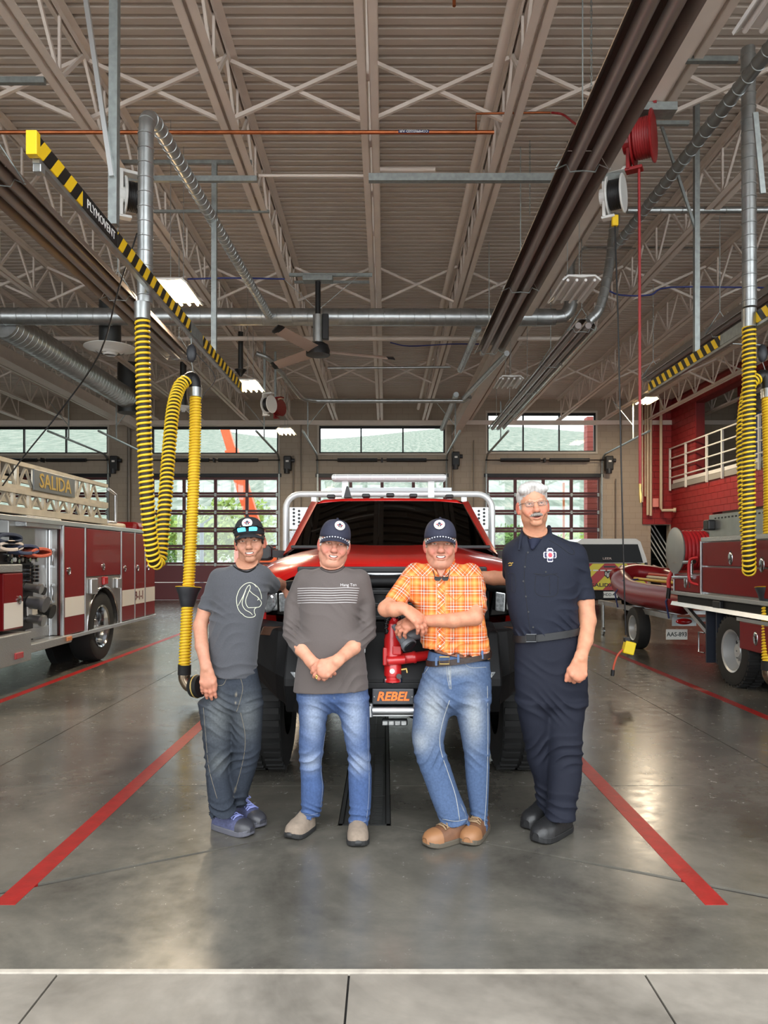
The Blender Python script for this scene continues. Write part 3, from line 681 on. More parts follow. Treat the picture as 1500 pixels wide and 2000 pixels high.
def exhaust_hose(label, side):
    if side < 0:
        A = [P(278, 594, 6.6), P(279, 700, 6.6), P(282, 850, 6.65), P(288, 980, 6.7), P(297, 1075, 6.8), P(305, 1099, 6.9), P(314, 1078, 7.0), P(322, 985, 7.1), P(330, 880, 7.3), P(338, 800, 7.5), P(350, 757, 7.7), P(364, 743, 7.8)]
        E = [P(364, 743, 7.8), P(374, 737, 7.84), P(380, 745, 7.84), P(382, 760, 7.84)]
        B = [P(382, 760, 7.84), P(381, 850, 7.8), P(378, 950, 7.75), P(373, 1060, 7.7), P(368, 1150, 7.65), P(363, 1240, 7.6), P(360, 1308, 7.55)]
        hook = P(374, 690, 7.84); railp = Vector((-2.05, 7.84, 3.83))
    else:
        A = [P(1463, 606, 7.5), P(1463, 720, 7.5), P(1462, 850, 7.5), P(1462, 980, 7.5), P(1463, 1085, 7.5), P(1463, 1114, 7.6), P(1462, 1085, 7.75), P(1455, 980, 7.8), P(1451, 860, 7.9), P(1456, 790, 8.0), P(1466, 750, 8.05), P(1480, 738, 8.1)]
        E = [P(1480, 738, 8.1), P(1491, 733, 8.1), P(1498, 744, 8.1), P(1499, 762, 8.1)]
        B = [P(1499, 762, 8.1), P(1501, 850, 8.05), P(1503, 950, 8.0), P(1502, 1060, 7.95), P(1500, 1150, 7.9), P(1500, 1240, 7.85), P(1500, 1300, 7.8)]
        hook = P(1489, 690, 8.1); railp = Vector((3.75, 8.1, 3.83))
    h = thing('exhaust_hose', label, 'hose', (A[0].x, A[0].y, 1.0), 'yellow exhaust hoses')
    A = smooth_path(A, 110); B = smooth_path(B, 70); E = smooth_path(E, 12)
    c, hl_ = MB(), MB(); hose_path(c, hl_, A, .064, .047, .0118); c.build('looped_hose', HD, h, smooth=180); hl_.build('looped_hose_coil', HY, h, smooth=180)
    c, hl_ = MB(), MB(); hose_path(c, hl_, B, .058, .031, .0125); c.build('lower_hose', HB, h, smooth=180); hl_.build('lower_hose_coil', HY, h, smooth=180)
    m = MB(); m.tube(E, .062, 14); m.build('saddle_elbow', BLACKP, h, smooth=180)
    MB().cyl(B[0] + Vector((0, 0, .01)), B[2], .066, n=18).build('hose_clamp', GALV, h, smooth=50); MB().cyl(A[0] + Vector((0, 0, .01)), A[3], .07, n=18).build('hose_clamp', GALV, h, smooth=50)
    bal = MB(); bal.sphere(hook, (.055, .04, .1), 14, 8); bal.build('balancer', mat('charcoal', (44, 46, 50), .45), h, smooth=180)
    w_ = MB(); w_.tube([railp, hook + Vector((0, 0, .09))], .006, 6); w_.tube([hook - Vector((0, 0, .09)), E[len(E) // 2] + Vector((0, 0, .07))], .004, 6); w_.build('hook_cable', GALVD, h)
    w_ = MB(); ln = [hook + Vector((.05, 0, 0)), hook + Vector((.25, 0, -.25)), B[4] + Vector((.09, 0, .12)), B[4] + Vector((.05, 0, 0))]; w_.tube(smooth_path(ln, 16), .004, 6); w_.build('air_line', BLACKP, h)
    # bucket shaped catch and the pneumatic nozzle
    k = min(range(len(B)), key=lambda i: abs(B[i].z - P(368, 1165, 7.65).z)); t = (B[k + 1] - B[k - 1]).normalized(); o = B[k]
    m = MB(); m.rev([(.062, .1), (.068, .09), (.085, .03), (.1, -.03), (.128, -.09), (.128, -.1), (.118, -.1), (.095, -.05), (.06, -.03)], o, t, 20); m.build('catch_bucket', mat('charcoal', (44, 46, 50), .45), h, smooth=50)
    m = MB(); m.rev([(.129, -.1), (.134, -.104), (.129, -.108), (.118, -.104)], o, t, 24); m.build('bucket_rim', YELLOW, h, smooth=50)
    e = B[-1]; m = MB(); m.cyl(e + Vector((.003, 0, .05)), e - Vector((.0, 0, .05)), .066, n=18); m.build('end_cuff', BLACKR, h, smooth=50)
    sx = .0052
    el = smooth_path([e - Vector((0, 0, .04)), e + Vector((.005, 0, -.1)), e + Vector((.05, -.005, -.165)), e + Vector((.115, -.01, -.17))], 14)
    m = MB(); m.tube(el, .06, 16); m.build('nozzle_elbow', mat('brown_chrome', (140, 124, 104), .25, .85), h, smooth=180)
    m = MB(); d = Vector((.9, -.35, .12)).normalized(); m.rev([(.07, -.03), (.105, .0), (.115, .05), (.11, .1), (.06, .11)], el[-1] - d * .03, d, 22); m.build('rubber_nozzle', BLACKR, h, smooth=50)
    m = MB(); m.rev([(.117, .045), (.12, .052), (.117, .06), (.11, .052)], el[-1] - d * .03, d, 24, caps=False); m.build('nozzle_band', mat('tan_band', (196, 168, 96), .5), h, smooth=50)
    return h
exhaust_hose('yellow ribbed exhaust hose looped beside the man in the grey tee', -1)
exhaust_hose('yellow ribbed exhaust hose looped at the right edge before the brush truck', 1)

# ------------------------------------------------------------------ pipes and cables
def pipe(pts, r, label, m, name='pipe', cat='pipe', n=10): return single(MB().tube(pts, r, n), name, m, label, cat, smooth=60)
cp = thing('copper_pipe', 'copper compressed air pipe crossing below the joists', 'pipe', (-2, 8.04, 6.1))
MB().cyl((-9, 8.04, 6.1), (1.18, 8.04, 6.1), .021, n=12).build('tube', COPPER, cp, smooth=60)
MB().cyl(P(778, 258, 8.04), P(838, 258, 8.04), .0225, n=14).build('label_band', mat('label_blue', (40, 48, 92), .5), cp, smooth=60)
text_mesh('label_text', 'COMPRESSED AIR', .04, P(808, 258, 8.04) + Vector((0, -.024, -.002)), (-1, 0, 0), (0, 0, -1), mat('white_print', (236, 236, 232), .5), cp, .0005, 0, .98)
MB().tube([P(930, 258, 8.04), P(930, 222, 8.04), P(1055, 220, 8.04), P(1075, 220, 8.04)], .012, 8).build('branch', COPPER, cp, smooth=60)
pipe(smooth_path([P(1077, 220, 8.0), P(1100, 224, 8.0), P(1125, 243, 7.6), P(1160, 262, 7.2), P(1200, 271, 7.0), P(1238, 272, 7.0)], 20), .012, 'red air hose linking the copper pipe to the red reel', mat('red_hose', (140, 28, 30), .5), 'air_hose', 'hose')
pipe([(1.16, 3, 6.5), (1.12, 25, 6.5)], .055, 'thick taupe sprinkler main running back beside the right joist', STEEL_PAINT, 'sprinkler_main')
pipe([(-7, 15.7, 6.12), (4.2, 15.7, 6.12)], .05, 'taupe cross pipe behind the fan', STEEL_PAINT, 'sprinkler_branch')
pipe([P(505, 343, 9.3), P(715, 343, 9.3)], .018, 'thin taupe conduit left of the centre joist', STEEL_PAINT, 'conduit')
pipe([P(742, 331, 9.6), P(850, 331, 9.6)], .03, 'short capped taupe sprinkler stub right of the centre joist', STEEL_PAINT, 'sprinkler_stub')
pipe([P(640, 719, 17.5), P(880, 717, 17.5)], .03, 'thin grey conduit right of the fan hub', GALV, 'conduit')
pipe(smooth_path([P(500, 690, 15), P(530, 705, 15.2), P(575, 760, 16), P(592, 778, 16.4), P(620, 783, 16.6)], 20) + [P(905, 783, 16.6), P(918, 775, 16.4)], .05, 'polished flue pipe bending across below the fan', GALV, 'flue_pipe')
pipe([P(905, 778, 16.5), P(990, 690, 13)], .05, 'spiral flue rising right to the heater end', GALV, 'flue_pipe')
pipe(smooth_path([P(366, 545, 12.2), P(450, 543, 12.3), P(556, 545, 12.4)], 8), .014, 'blue cable running to the fan mount', mat('blue_cable', (40, 52, 120), .5), 'cable', 'cable', 6)
pipe(smooth_path([P(1180, 562, 12.4), P(1210, 576, 12.4), P(1270, 576, 12.4), P(1310, 561, 12.4), P(1500, 562, 12.4)], 16), .014, 'blue cable crossing behind the right post', mat('blue_cable', (40, 52, 120), .5), 'cable', 'cable', 6)
pipe(smooth_path([P(762, 669, 15.2), P(800, 676, 15.2), P(880, 672, 15.2), P(940, 672, 15.2)], 12), .012, 'blue cable sagging right of the centre joist behind the fan', mat('blue_cable', (40, 52, 120), .5), 'cable', 'cable', 6)
pipe(smooth_path([P(268, 455, 7.4), P(230, 570, 7.6), P(195, 690, 7.8), P(120, 800, 8), P(40, 900, 8.2), P(-20, 985, 8.4)], 20), .008, 'black pull cord slanting down in front of the ladder truck', BLACKP, 'pull_cord', 'cord', 6)
for px, y0, y1, Y, lab in ((1155, -20, 172, 6.6, 'chain hanging above the long dark heater on the right'), (1035, 275, 420, 8.9, 'lower chain beside the right joist')):
    m = MB(); a, b = P(px, y0, Y), P(px, y1, Y); n = int((a - b).length / .035)
    for i in range(n):
        c = a.lerp(b, (i + .5) / n); u = Vector((1, 0, 0)) if i % 2 else Vector((0, 1, 0)); m.tube([c + u * .009 * math.cos(t) + Vector((0, 0, .024 * math.sin(t))) for t in [2 * PI * k / 8 for k in range(8)]], .0035, 5, True)
    single(m, 'chain', GALVD, lab, 'chain')
for px, y0, lab in ((590, 830, 'first'), (905, 850, 'x'), (1196, 810, 'x'), (1232, 806, 'x')):
    pass
cdt = {'wall conduit just left of the centre door': (588, .02, 830, 1170), 'wall conduit between the left and centre doors': (573, .025, 890, 1170), 'wall conduit just right of the centre door': (884, .03, 830, 1170), 'wall conduit between the centre and right doors': (925, .02, 860, 1170),
       'conduit on the tan wall right of the right door': (1203, .02, 935, 1170), 'yellow-tinted conduit on the tan wall below the lit fixture': (1213, .03, 770, 866), 'grey rain leader pipe at the left pier': (252, .06, 830, 1170)}
for lab, (px, r, y0, y1) in cdt.items(): pipe([P(px, y0, 25.8), P(px, y1, 25.8)], r, lab, mat('conduit_grey', (128, 120, 110), .45, .3), 'wall_conduit', n=8)

# ------------------------------------------------------------------ door gear
for i, (px, py, lab) in enumerate(((562, 905, 'black door operator between the left and centre doors'), (890, 897, 'black door operator right of the centre door'), (1189, 905, 'black door operator on the tan wall right of the right door'), (224, 905, 'black door operator left of the yellow hose'))):
    c = P(px, py, 25.75); o = thing('door_operator', lab, 'motor', c, 'door operators')
    MB().box(c, (.26, .28, .5)).build('gearbox', BLACKP, o, bevel=.03)
    MB().cyl(c + Vector((-.02, -.1, -.2)), c + Vector((-.02, -.1, -.36)), .1, n=14).build('motor', mat('charcoal', (44, 46, 50), .45), o, smooth=50); MB().cyl(c + Vector((.12, 0, .1)), c + Vector((.24, 0, .1)), .07, n=12).build('drive_sprocket', mat('charcoal', (44, 46, 50), .45), o, smooth=50)
    MB().box(c + Vector((.0, -.15, .06)), (.1, .02, .06)).build('rating_label', WHITEP, o)
n_ = 0
for di, (a, b, z) in enumerate(DOORS):
    nm = ['far left', 'left', 'centre', 'right'][di]
    for sx, x in (('left', a - .05), ('right', b + .05)):
        t = thing('door_track', 'galvanised ceiling track from the %s side of the %s glazed door' % (sx, nm), 'track', (x, 25.6, 4.9), 'overhead door tracks')
        MB().tube(smooth_path([(x, 25.82, 4.4), (x, 25.78, 4.85), (x, 25.5, 5.02), (x, 25.1, 5.04)], 12) + [Vector((x, 21.2, 5.1))], .035, 6).build('rail', GALVD, t)
        MB().bar((x, 22.6, 5.1), (x, 22.6, 6.24), .035, .02).build('hanger', GALVD, t)
        MB().bar((x, 22.6, 5.5), (x + (.6 if sx == 'left' else -.6), 22.6, 6.24), .03, .015).build('brace', GALVD, t)

# ------------------------------------------------------------------ high bay lights
TUBE_ON = mat('lamp_tube_on', (255, 236, 200), .4, emit=(255, 214, 150), estr=34.0); TUBE_OFF = mat('lamp_tube_off', (226, 222, 218), .3); HOUS = mat('light_housing', (214, 212, 208), .35)
def high_bay(x, y, z, lit, label, power=110):
    f = thing('light_fixture', label, 'light fixture', (x, y, z), 'high bay light fixtures')
    m = MB(); m.prism([(x - .23, z), (x - .24, z + .02), (x - .17, z + .075), (x + .17, z + .075), (x + .24, z + .02), (x + .23, z), (x + .16, z + .055), (x, z + .04), (x - .16, z + .055)], y - .42, y + .42, 'y'); m.build('housing', HOUS, f)
    for k in range(4):
        xx = x - .165 + .11 * k; m = MB(); m.cyl((xx, y - .4, z + .015), (xx, y + .4, z + .015), .018, n=10); m.build('tube', TUBE_ON if lit else TUBE_OFF, f, smooth=60)
    for yy in (y - .3, y + .3):
        m = MB(); m.tube([(x, yy, z + .07), (x, yy, ZD + .02)], .004, 5); m.build('hanging_cable', GALVD, f)
    if lit:
        l = bpy.data.lights.new('lamp_glow', 'AREA'); l.shape = 'RECTANGLE'; l.size = .4; l.size_y = .75; l.energy = power; l.color = (1.0, .86, .66)
        lo = bpy.data.objects.new('lamp_glow', l); COL.objects.link(lo); lo.parent = f; lo.location = (0, 0, -.012)
high_bay(-2.7, 9.65, 4.9, True, 'lit high bay fixture above the yellow hose behind the left striped rail')
high_bay(-2.7, 14.9, 4.9, True, 'lit high bay fixture left of the fan, second in its row')
high_bay(-2.7, 20.3, 4.9, True, 'lit high bay fixture nearest the back wall between left and centre doors')
high_bay(2.42, 9.55, 4.9, False, 'unlit high bay fixture hanging beside the grey flue at right')
high_bay(2.5, 4.42, 4.9, False, 'large unlit high bay fixture at the upper right corner')
high_bay(2.42, 14.6, 4.9, False, 'small unlit high bay fixture near the right heater end')
high_bay(7.74, 22.0, 6.1, True, 'lit high bay fixture in front of the red block wall corner')

# ------------------------------------------------------------------ ceiling fan
fx, fy = (621 - CX) * 12.4 / F, 12.4; zf = P(0, 688, 12.4).z
fan = thing('ceiling_fan', 'three blade ceiling fan with black hub on a long rod', 'fan', (fx, fy, zf))
MB().cyl((fx, fy, zf + .3), (fx, fy, 6.2), .045, n=14).build('down_rod', BLACKP, fan, smooth=60)
m = MB(); m.box((fx, fy, 6.14), (.5, .2, .09)); m.build('mount', GALVD, fan, bevel=.01)
MB().cyl((fx, fy, zf + .1), (fx, fy, zf + .62), .085, n=16).build('motor_column', GALV, fan, smooth=60)
MB().box((fx + .13, fy, zf + .42), (.1, .12, .42)).build('controller', BLACKP, fan, bevel=.01)
m = MB(); m.rev([(.05, -.06), (.2, -.05), (.2, .03), (.17, .12), (.1, .16)], (fx, fy, zf), n=24); m.build('hub', BLACKP, fan, smooth=40)
BL = mat('fan_blade', (186, 160, 144), .35, .2); 
for ang in (20, 132, 247):
    a = math.radians(ang); d = Vector((math.cos(a), math.sin(a), 0)); s_ = Vector((-d.y, d.x, 0)); c = Vector((fx, fy, zf + .02)); m = MB(); rings = []
    for t in (0.15, .3, .6, .9, 1.2, 1.24):
        w_ = .1 - .02 * t; th = .016; tilt = .045; rings.append([c + d * t + s_ * (w_ * math.cos(q)) + Vector((0, 0, th * math.sin(q) + tilt * math.cos(q))) for q in [2 * PI * k / 10 for k in range(10)]])
    m.loft(rings); bo = m.build('blade', BL, fan, smooth=60)
    m = MB(); m.loft([[c + d * t + s_ * (.092 * f_ * math.cos(q)) + Vector((0, 0, .02 * f_ * math.sin(q) + .04 * math.cos(q))) for q in [2 * PI * k / 10 for k in range(10)]] for t, f_ in ((1.22, 1), (1.3, 1), (1.36, .6))]); m.build('blade_tip', BLACKP, fan, smooth=60)
for dx in (-.35, .38):
    m = MB(); m.tube([(fx, fy, zf + .7), (fx + dx * 1.8, fy, 6.2)], .004, 5); m.build('stay_cable', GALVD, fan)

# ------------------------------------------------------------------ reels
def reel(name, c, R, w, mframe, mdisc, mcoil, label, tilt=.5):
    c = Vector(c); r = thing(name, label, 'reel', c); ax = Vector((math.cos(tilt), -math.sin(tilt), 0))
    for s_ in (-1, 1):
        m = MB(); m.rev([(.02, 0), (R, 0), (R * 1.02, .012 * s_), (R * .97, .02 * s_), (R * .5, .012 * s_), (.02, .012 * s_)], c + ax * s_ * w / 2, ax, 30); m.build('disc', mdisc, r, smooth=40)
    m = MB(); n = 7
    for i in range(n): m.tube([c + ax * (w * (i / (n - 1) - .5) * .8) + (ax.orthogonal().normalized() * math.cos(t) + ax.cross(ax.orthogonal().normalized()) * math.sin(t)) * R * .74 for t in [2 * PI * k / 24 for k in range(24)]], w * .075, 6, True)
    m.rev([(R * .7, -w * .42), (R * .7, w * .42)], c, ax, 20); m.build('coil', mcoil, r, smooth=60)
    m = MB(); s0 = c - ax * (w / 2 + .05); up = Vector((0, 0, 1)); sd = ax.cross(up)
    for sgn in (1,):
        a, b = s0 + up * R * 1.25, s0 - up * R * 1.2
        for p, q, ww in ((a, s0, .16), (s0, b, .12)): m.bar(p, q, .035, ww, sd)
        m.bar(a - ax * .03, a + ax * (w + .1), .12, .035, up); m.bar(b - ax * .03, b + ax * (w * .8), .1, .03, up)
    m.cyl(s0 - ax * .05, s0 + ax * .06, R * .45, n=18); m.build('bracket', mframe, r, bevel=.006)
    if c.z < 5.2: MB().bar(s0 + up * R * 1.2, Vector((s0.x, s0.y, ZC + .3)), .05, .05).build('hanger', GALVD, r)
    return r
REELR = mat('reel_red', (130, 12, 16), .4)
c = P(1256, 270, 7.0); reel('hose_reel', c, .23, .16, REELR, REELR, mat('red_hose', (140, 28, 30), .5), 'red hose reel hanging below the girder at upper right')
MB2 = MB(); MB2.bx(2.1, 2.72, 6.9, 7.06, 5.66, 5.735); single(MB2, 'reel_mount', GALVD, 'short steel channel on the girder holding the red hose reel', 'bracket')
pipe([P(1248, 328, 7.0), P(1249, 500, 7.0), P(1250, 945, 7.0)], .013, 'red air hose hanging straight down from the red reel', mat('red_hose', (140, 28, 30), .5), 'air_hose', 'hose')
single(MB().tube([P(1250, 945, 7.0), P(1250, 955, 7.0), P(1251, 966, 7.0), P(1251, 982, 7.0)], [.016, .011, .018, .01], 8), 'hose_coupler', mat('brass', (190, 160, 96), .35, .8), 'brass coupler on the end of the hanging red hose', 'coupler', smooth=50)
c = P(1203, 380, 8.2); reel('cord_reel', c, .2, .14, WHITEP, WHITEP, BLACKP, 'white cord reel at the end of the long strut at right')
c = P(258, 385, 8.2); reel('cord_reel', c, .2, .14, WHITEP, WHITEP, BLACKP, 'white cord reel behind the drop duct on the left', -.5)
c = P(525, 790, 17); reel('cord_reel', c, .2, .14, WHITEP, WHITEP, BLACKP, 'far white cord reel beside a small red reel above the left door')
c = P(545, 797, 18.2); reel('hose_reel', c, .2, .12, REELR, REELR, REELR, 'small far red hose reel above the left door')
single(MB().box(P(1201, 431, 8.2), (.07, .05, .12)), 'cord_stop', YELLOW, 'yellow stop block on the cord just under the white reel', 'cord stop', bevel=.01)
drop = thing('drop_cord', 'black drop cord with yellow outlet box hanging beside the tall man', 'cord', P(1222, 1245, 8.2))
MB().tube([P(1201, 440, 8.2), P(1207, 620, 8.2), P(1213, 900, 8.2), P(1218, 1100, 8.2), P(1222, 1240, 8.2)], .009, 8).build('cord', BLACKP, drop, smooth=60)
cc = P(1228, 1265, 8.2); R_ = Matrix.Rotation(.25, 3, 'Y'); m = MB(); m.box(cc, (.12, .09, .14), R_); m.build('outlet_box', mat('bright_yellow', (246, 216, 20), .4), drop, bevel=.012)
MB().box(cc + Vector((-.02, 0, .09)), (.07, .06, .05)).build('cord_grip', BLACKP, drop, bevel=.01)
MB().tube(smooth_path([P(1217, 1268, 8.2), P(1206, 1280, 8.2), P(1199, 1300, 8.2), P(1197, 1312, 8.2)], 14), .011, 8).build('pigtail', mat('orange_cord', (206, 88, 60), .5), drop, smooth=60)
MB().cyl(P(1197, 1308, 8.2), P(1196, 1320, 8.2), .02, n=10).build('plug', BLACKP, drop, smooth=60)
m = MB(); m.box(P(805, 20, 6.6) , (.03, .03, .05)); m.cyl(P(887, -2, 6.6), P(887, 14, 6.6), .018, n=8); 
single(MB().cyl(P(887, -2, 6.6), P(887, 12, 6.6), .016, n=8), 'fire_sprinkler', COPPER, 'small brass fire sprinkler at the top edge of the frame', 'sprinkler')
# ------------------------------------------------------------------ vehicle materials
RED = mat('truck_red', (186, 16, 11), .28, .1, coat=.7); REDD = mat('engine_red', (112, 8, 13), .4, .0, coat=.16, spec=.2); REDM = mat('monitor_red', (182, 26, 28), .35, coat=.4)
BLK = mat('bumper_black', (15, 15, 16), .55, .0, bump=.06, bscale=120, spec=.25); BLKG = mat('gloss_black', (6, 6, 7), .2, spec=.3)
GLASS_D = mat('dark_glass', (2, 3, 3), .1, spec=.06); CHROME = mat('chrome', (190, 192, 194), .14, 1.0); BRUSH = mat('stainless', (172, 172, 170), .3, .9, var=.08)
TREAD = mat('diamond_plate', (182, 184, 184), .35, .85, bump=.5, bscale=70); WHITE_V = mat('white_gloss', (226, 224, 218), .3, coat=.5)
LENS = mat('clear_lens', (206, 210, 212), .08, .6, var=.4, vscale=60); AMBER = mat('amber_lens', (206, 120, 60), .2, coat=.5); REDLENS = mat('red_lens', (170, 20, 24), .2, coat=.5)
GREYCAST = mat('grey_cast', (96, 98, 102), .45); GOLD = mat('gold_leaf', (196, 164, 84), .35, .6); ORNG = mat('orange_letters', (236, 110, 36), .5)
def mir(prof): return [(-x, z) for x, z in reversed(prof)] + [(x, z) for x, z in prof[1:]] if prof[0][0] == 0 else [(-x, z) for x, z in reversed(prof)] + list(prof)

def wheel(parent, c, R, w, rim, side, mr=None, lugs=8, tread=True):
    """tyre and rim; axis along x, outer face towards side"""
    c = Vector(c); ax = Vector((side, 0, 0)); h = w / 2
    m = MB(); m.rev([(rim, -h * .9), (R * .86, -h), (R * .96, -h * .92), (R, -h * .7), (R, h * .7), (R * .96, h * .92), (R * .86, h), (rim, h * .9), (rim * .97, h * .6)], c, ax, 40, caps=False)
    if tread:
        for i in range(36):
            a = 2 * PI * i / 36
            for s_ in (-1, 1):
                d = Vector((0, math.cos(a + s_ * .04), math.sin(a + s_ * .04))); m.box(c + d * (R - .002) + ax * s_ * h * .48, (h * .8, .04, .03), Matrix.Rotation(a + s_ * .04 - PI / 2, 3, 'X'))
    m.build('tire', BLACKR, parent, smooth=35)
    m = MB(); m.rev([(rim, h * .88), (rim * 1.02, h * .95), (rim * .93, h * .86), (rim * .88, h * .4), (rim * .84, -h * .1), (rim * .72, -h * .16), (rim * .4, -h * .02), (rim * .34, h * .3), (rim * .3, h * .42), (.01, h * .44)], c, ax, 32, caps=False)
    for i in range(lugs):
        a = 2 * PI * i / lugs; p = c + Vector((0, math.cos(a), math.sin(a))) * rim * .52; m.cyl(p - ax * h * .1, p + ax * h * .12, .016, n=8)
    ro = m.build('rim', mr or CHROME, parent, smooth=40); m = MB()
    for i in range(lugs):
        a = 2 * PI * (i + .5) / lugs; p = c + Vector((0, math.cos(a), math.sin(a))) * rim * .68; m.cyl(p - ax * h * .2, p - ax * h * .1, rim * .1, n=10)
    m.build('hand_holes', BLACKP, ro)['kind'] = 'stuff'

# ------------------------------------------------------------------ the red truck in the middle
X0 = .045
tr = thing('brush_truck', 'red pickup style fire truck with black bumper behind the four men', 'truck', (X0, 4.4, 0))
def S(pts, y): return [Vector((X0 + x, y, z)) for x, z in pts]
def half(pts): return [(-x, z) for x, z in reversed(pts)] + [(x, z) for x, z in pts[1:]]
st_ = [(4.70, [(0, 1.455), (.3, 1.457), (.5, 1.448), (.62, 1.42), (.7, 1.38), (.78, 1.32), (.84, 1.24)]),
       (4.76, [(0, 1.49), (.3, 1.492), (.52, 1.48), (.65, 1.45), (.75, 1.41), (.85, 1.36), (.92, 1.25)]),
       (4.95, [(0, 1.52), (.26, 1.525), (.44, 1.535), (.6, 1.49), (.78, 1.465), (.91, 1.4), (.975, 1.26)]),
       (5.3, [(0, 1.55), (.26, 1.555), (.44, 1.57), (.62, 1.52), (.8, 1.495), (.94, 1.425), (1.0, 1.27)]),
       (5.75, [(0, 1.58), (.26, 1.585), (.44, 1.6), (.64, 1.545), (.81, 1.515), (.95, 1.44), (1.0, 1.28)]),
       (6.1, [(0, 1.6), (.26, 1.603), (.44, 1.61), (.66, 1.565), (.82, 1.525), (.955, 1.45), (1.0, 1.28)])]
m = MB(); m.loft([S(half(p), y) for y, p in st_], caps=False, closed=False)
m.loft([S(half(st_[0][1]), 4.70), S([(x * .99, z - .035) for x, z in half(st_[0][1])], 4.705)], caps=False, closed=False)
o = m.build('hood', RED, tr, smooth=50); sub = o.modifiers.new('s', 'SUBSURF'); sub.levels = 2; sub.render_levels = 2
for sx in (-1, 1):   # fenders and side panels
    m = MB(); pr = []
    for y, zt, zb in ((4.78, 1.27, 1.1), (4.95, 1.29, 1.07), (5.1, 1.3, 1.13), (5.35, 1.3, 1.2), (5.6, 1.3, 1.15), (5.8, 1.3, .9), (5.95, 1.3, .62), (6.6, 1.32, .6), (8.2, 1.34, .6)):
        xo = .93 if y < 4.9 else 1.0
        pr.append([Vector((X0 + sx * (xo - .01), y, zt)), Vector((X0 + sx * (xo + .03), y, (zt + zb) / 2)), Vector((X0 + sx * (xo + .01), y, zb)), Vector((X0 + sx * (xo - .12), y, zb)), Vector((X0 + sx * (xo - .12), y, zt))])
    m.loft(pr); m.build('side_panel', RED, tr, smooth=50)
    m = MB(); m.tube([Vector((X0 + sx * 1.0, 5.35 + .56 * math.cos(a), .55 + .62 * math.sin(a))) for a in [PI * (.12 + .8 * k / 16) for k in range(17)]], .045, 8); m.build('wheel_flare', BLK, tr, smooth=60)
# cab
cab = [[(-.8, 6.02, 1.58), (.8, 6.02, 1.58), (.78, 6.0, 1.585)]]
wb, wt = .80, .675
for sx in (-1, 1):   # A pillars
    m = MB(); m.loft([[Vector((X0 + sx * (wb + .07), 6.02, 1.52)), Vector((X0 + sx * (wb - .015), 5.98, 1.575)), Vector((X0 + sx * (wb - .02), 6.08, 1.57)), Vector((X0 + sx * (wb + .09), 6.16, 1.5))],
            [Vector((X0 + sx * (wt + .04), 6.78, 2.01)), Vector((X0 + sx * (wt - .02), 6.72, 2.0)), Vector((X0 + sx * (wt - .02), 6.82, 2.0)), Vector((X0 + sx * (wt + .06), 6.9, 1.99))]]); m.build('windshield_pillar', RED, tr, smooth=40)
roof = [(6.70, [(0, 2.012), (.4, 2.008), (.6, 1.998), (wt + .02, 1.975)]), (6.78, [(0, 2.04), (.4, 2.036), (.6, 2.025), (wt + .05, 1.985)]), (7.1, [(0, 2.062), (.4, 2.06), (.62, 2.045), (wt + .08, 1.99)]), (8.1, [(0, 2.06), (.4, 2.058), (.62, 2.04), (wt + .08, 1.98)]), (8.25, [(0, 2.03), (.4, 2.028), (.6, 2.0), (wt + .06, 1.96)])]
m = MB(); m.loft([S(half(p), y) for y, p in roof], caps=False, closed=False); o = m.build('roof', RED, tr, smooth=60); sm = o.modifiers.new('s', 'SOLIDIFY'); sm.thickness = .02
m = MB(); gl = []
for k in range(9):
    t = k / 8; gl.append([Vector((X0 + u * (wb - .02 + (wt - wb) * t), 6.02 + .72 * t - .07 * (1 - u * u), 1.585 + .42 * t)) for u in [-1 + 2 * i / 16 for i in range(17)]])
m.loft(gl, caps=False, closed=False); m.build('windshield', glass_mat('windshield_glass', (44, 48, 48), .06), tr, smooth=180)
m = MB(); m.bx(X0 - .74, X0 + .74, 6.2, 6.5, 1.38, 1.55); m.build('dashboard', BLACKP, tr, bevel=.03)
m = MB(); m.bx(X0 - .85, X0 + .85, 8.1, 8.2, .7, 2.0); m.build('cab_rear', mat('cab_interior', (18, 18, 19), .7), tr)
for sx in (-.42, .42):
    m = MB(); m.box((X0 + sx, 7.3, 1.35), (.5, .14, .62)); m.box((X0 + sx, 7.3, 1.76), (.26, .1, .16)); m.build('seat', mat('seat_fabric', (26, 26, 28), .8), tr, bevel=.04)
m = MB(); m.box((X0 + .02, 6.6, 1.885), (.26, .03, .07)); m.build('rear_view_mirror', BLACKP, tr, bevel=.015)
m = MB(); m.box((X0, 6.64, 1.93), (.42, .03, .09)); m.build('sensor_housing', mat('sensor_grey', (70, 78, 80), .4), tr, bevel=.02)
for sx in (-1, 1):
    m = MB(); m.loft([[Vector((X0 + sx * .83, 6.1, 1.55)), Vector((X0 + sx * .73, 6.85, 1.97)), Vector((X0 + sx * .74, 8.1, 1.97)), Vector((X0 + sx * .88, 8.1, 1.35)), Vector((X0 + sx * .9, 6.1, 1.35))],
                      [Vector((X0 + sx * .85, 6.1, 1.55)), Vector((X0 + sx * .75, 6.85, 1.97)), Vector((X0 + sx * .76, 8.1, 1.97)), Vector((X0 + sx * .9, 8.1, 1.35)), Vector((X0 + sx * .92, 6.1, 1.35))]]); m.build('side_window', GLASS_D, tr)
    m = MB(); cx_ = X0 + sx * 1.1; m.prism([(cx_ - .14, 1.47), (cx_ + .11, 1.47), (cx_ + .13, 1.5), (cx_ + .13, 1.58), (cx_ + .1, 1.6), (cx_ - .12, 1.6), (cx_ - .14, 1.57)], 6.05, 6.2, 'y'); m.build('door_mirror', BLACKP, tr, bevel=.02)
    m = MB(); m.bar((X0 + sx * .86, 6.2, 1.52), (X0 + sx * 1.0, 6.14, 1.53), .1, .06); m.build('mirror_arm', BLACKP, tr)
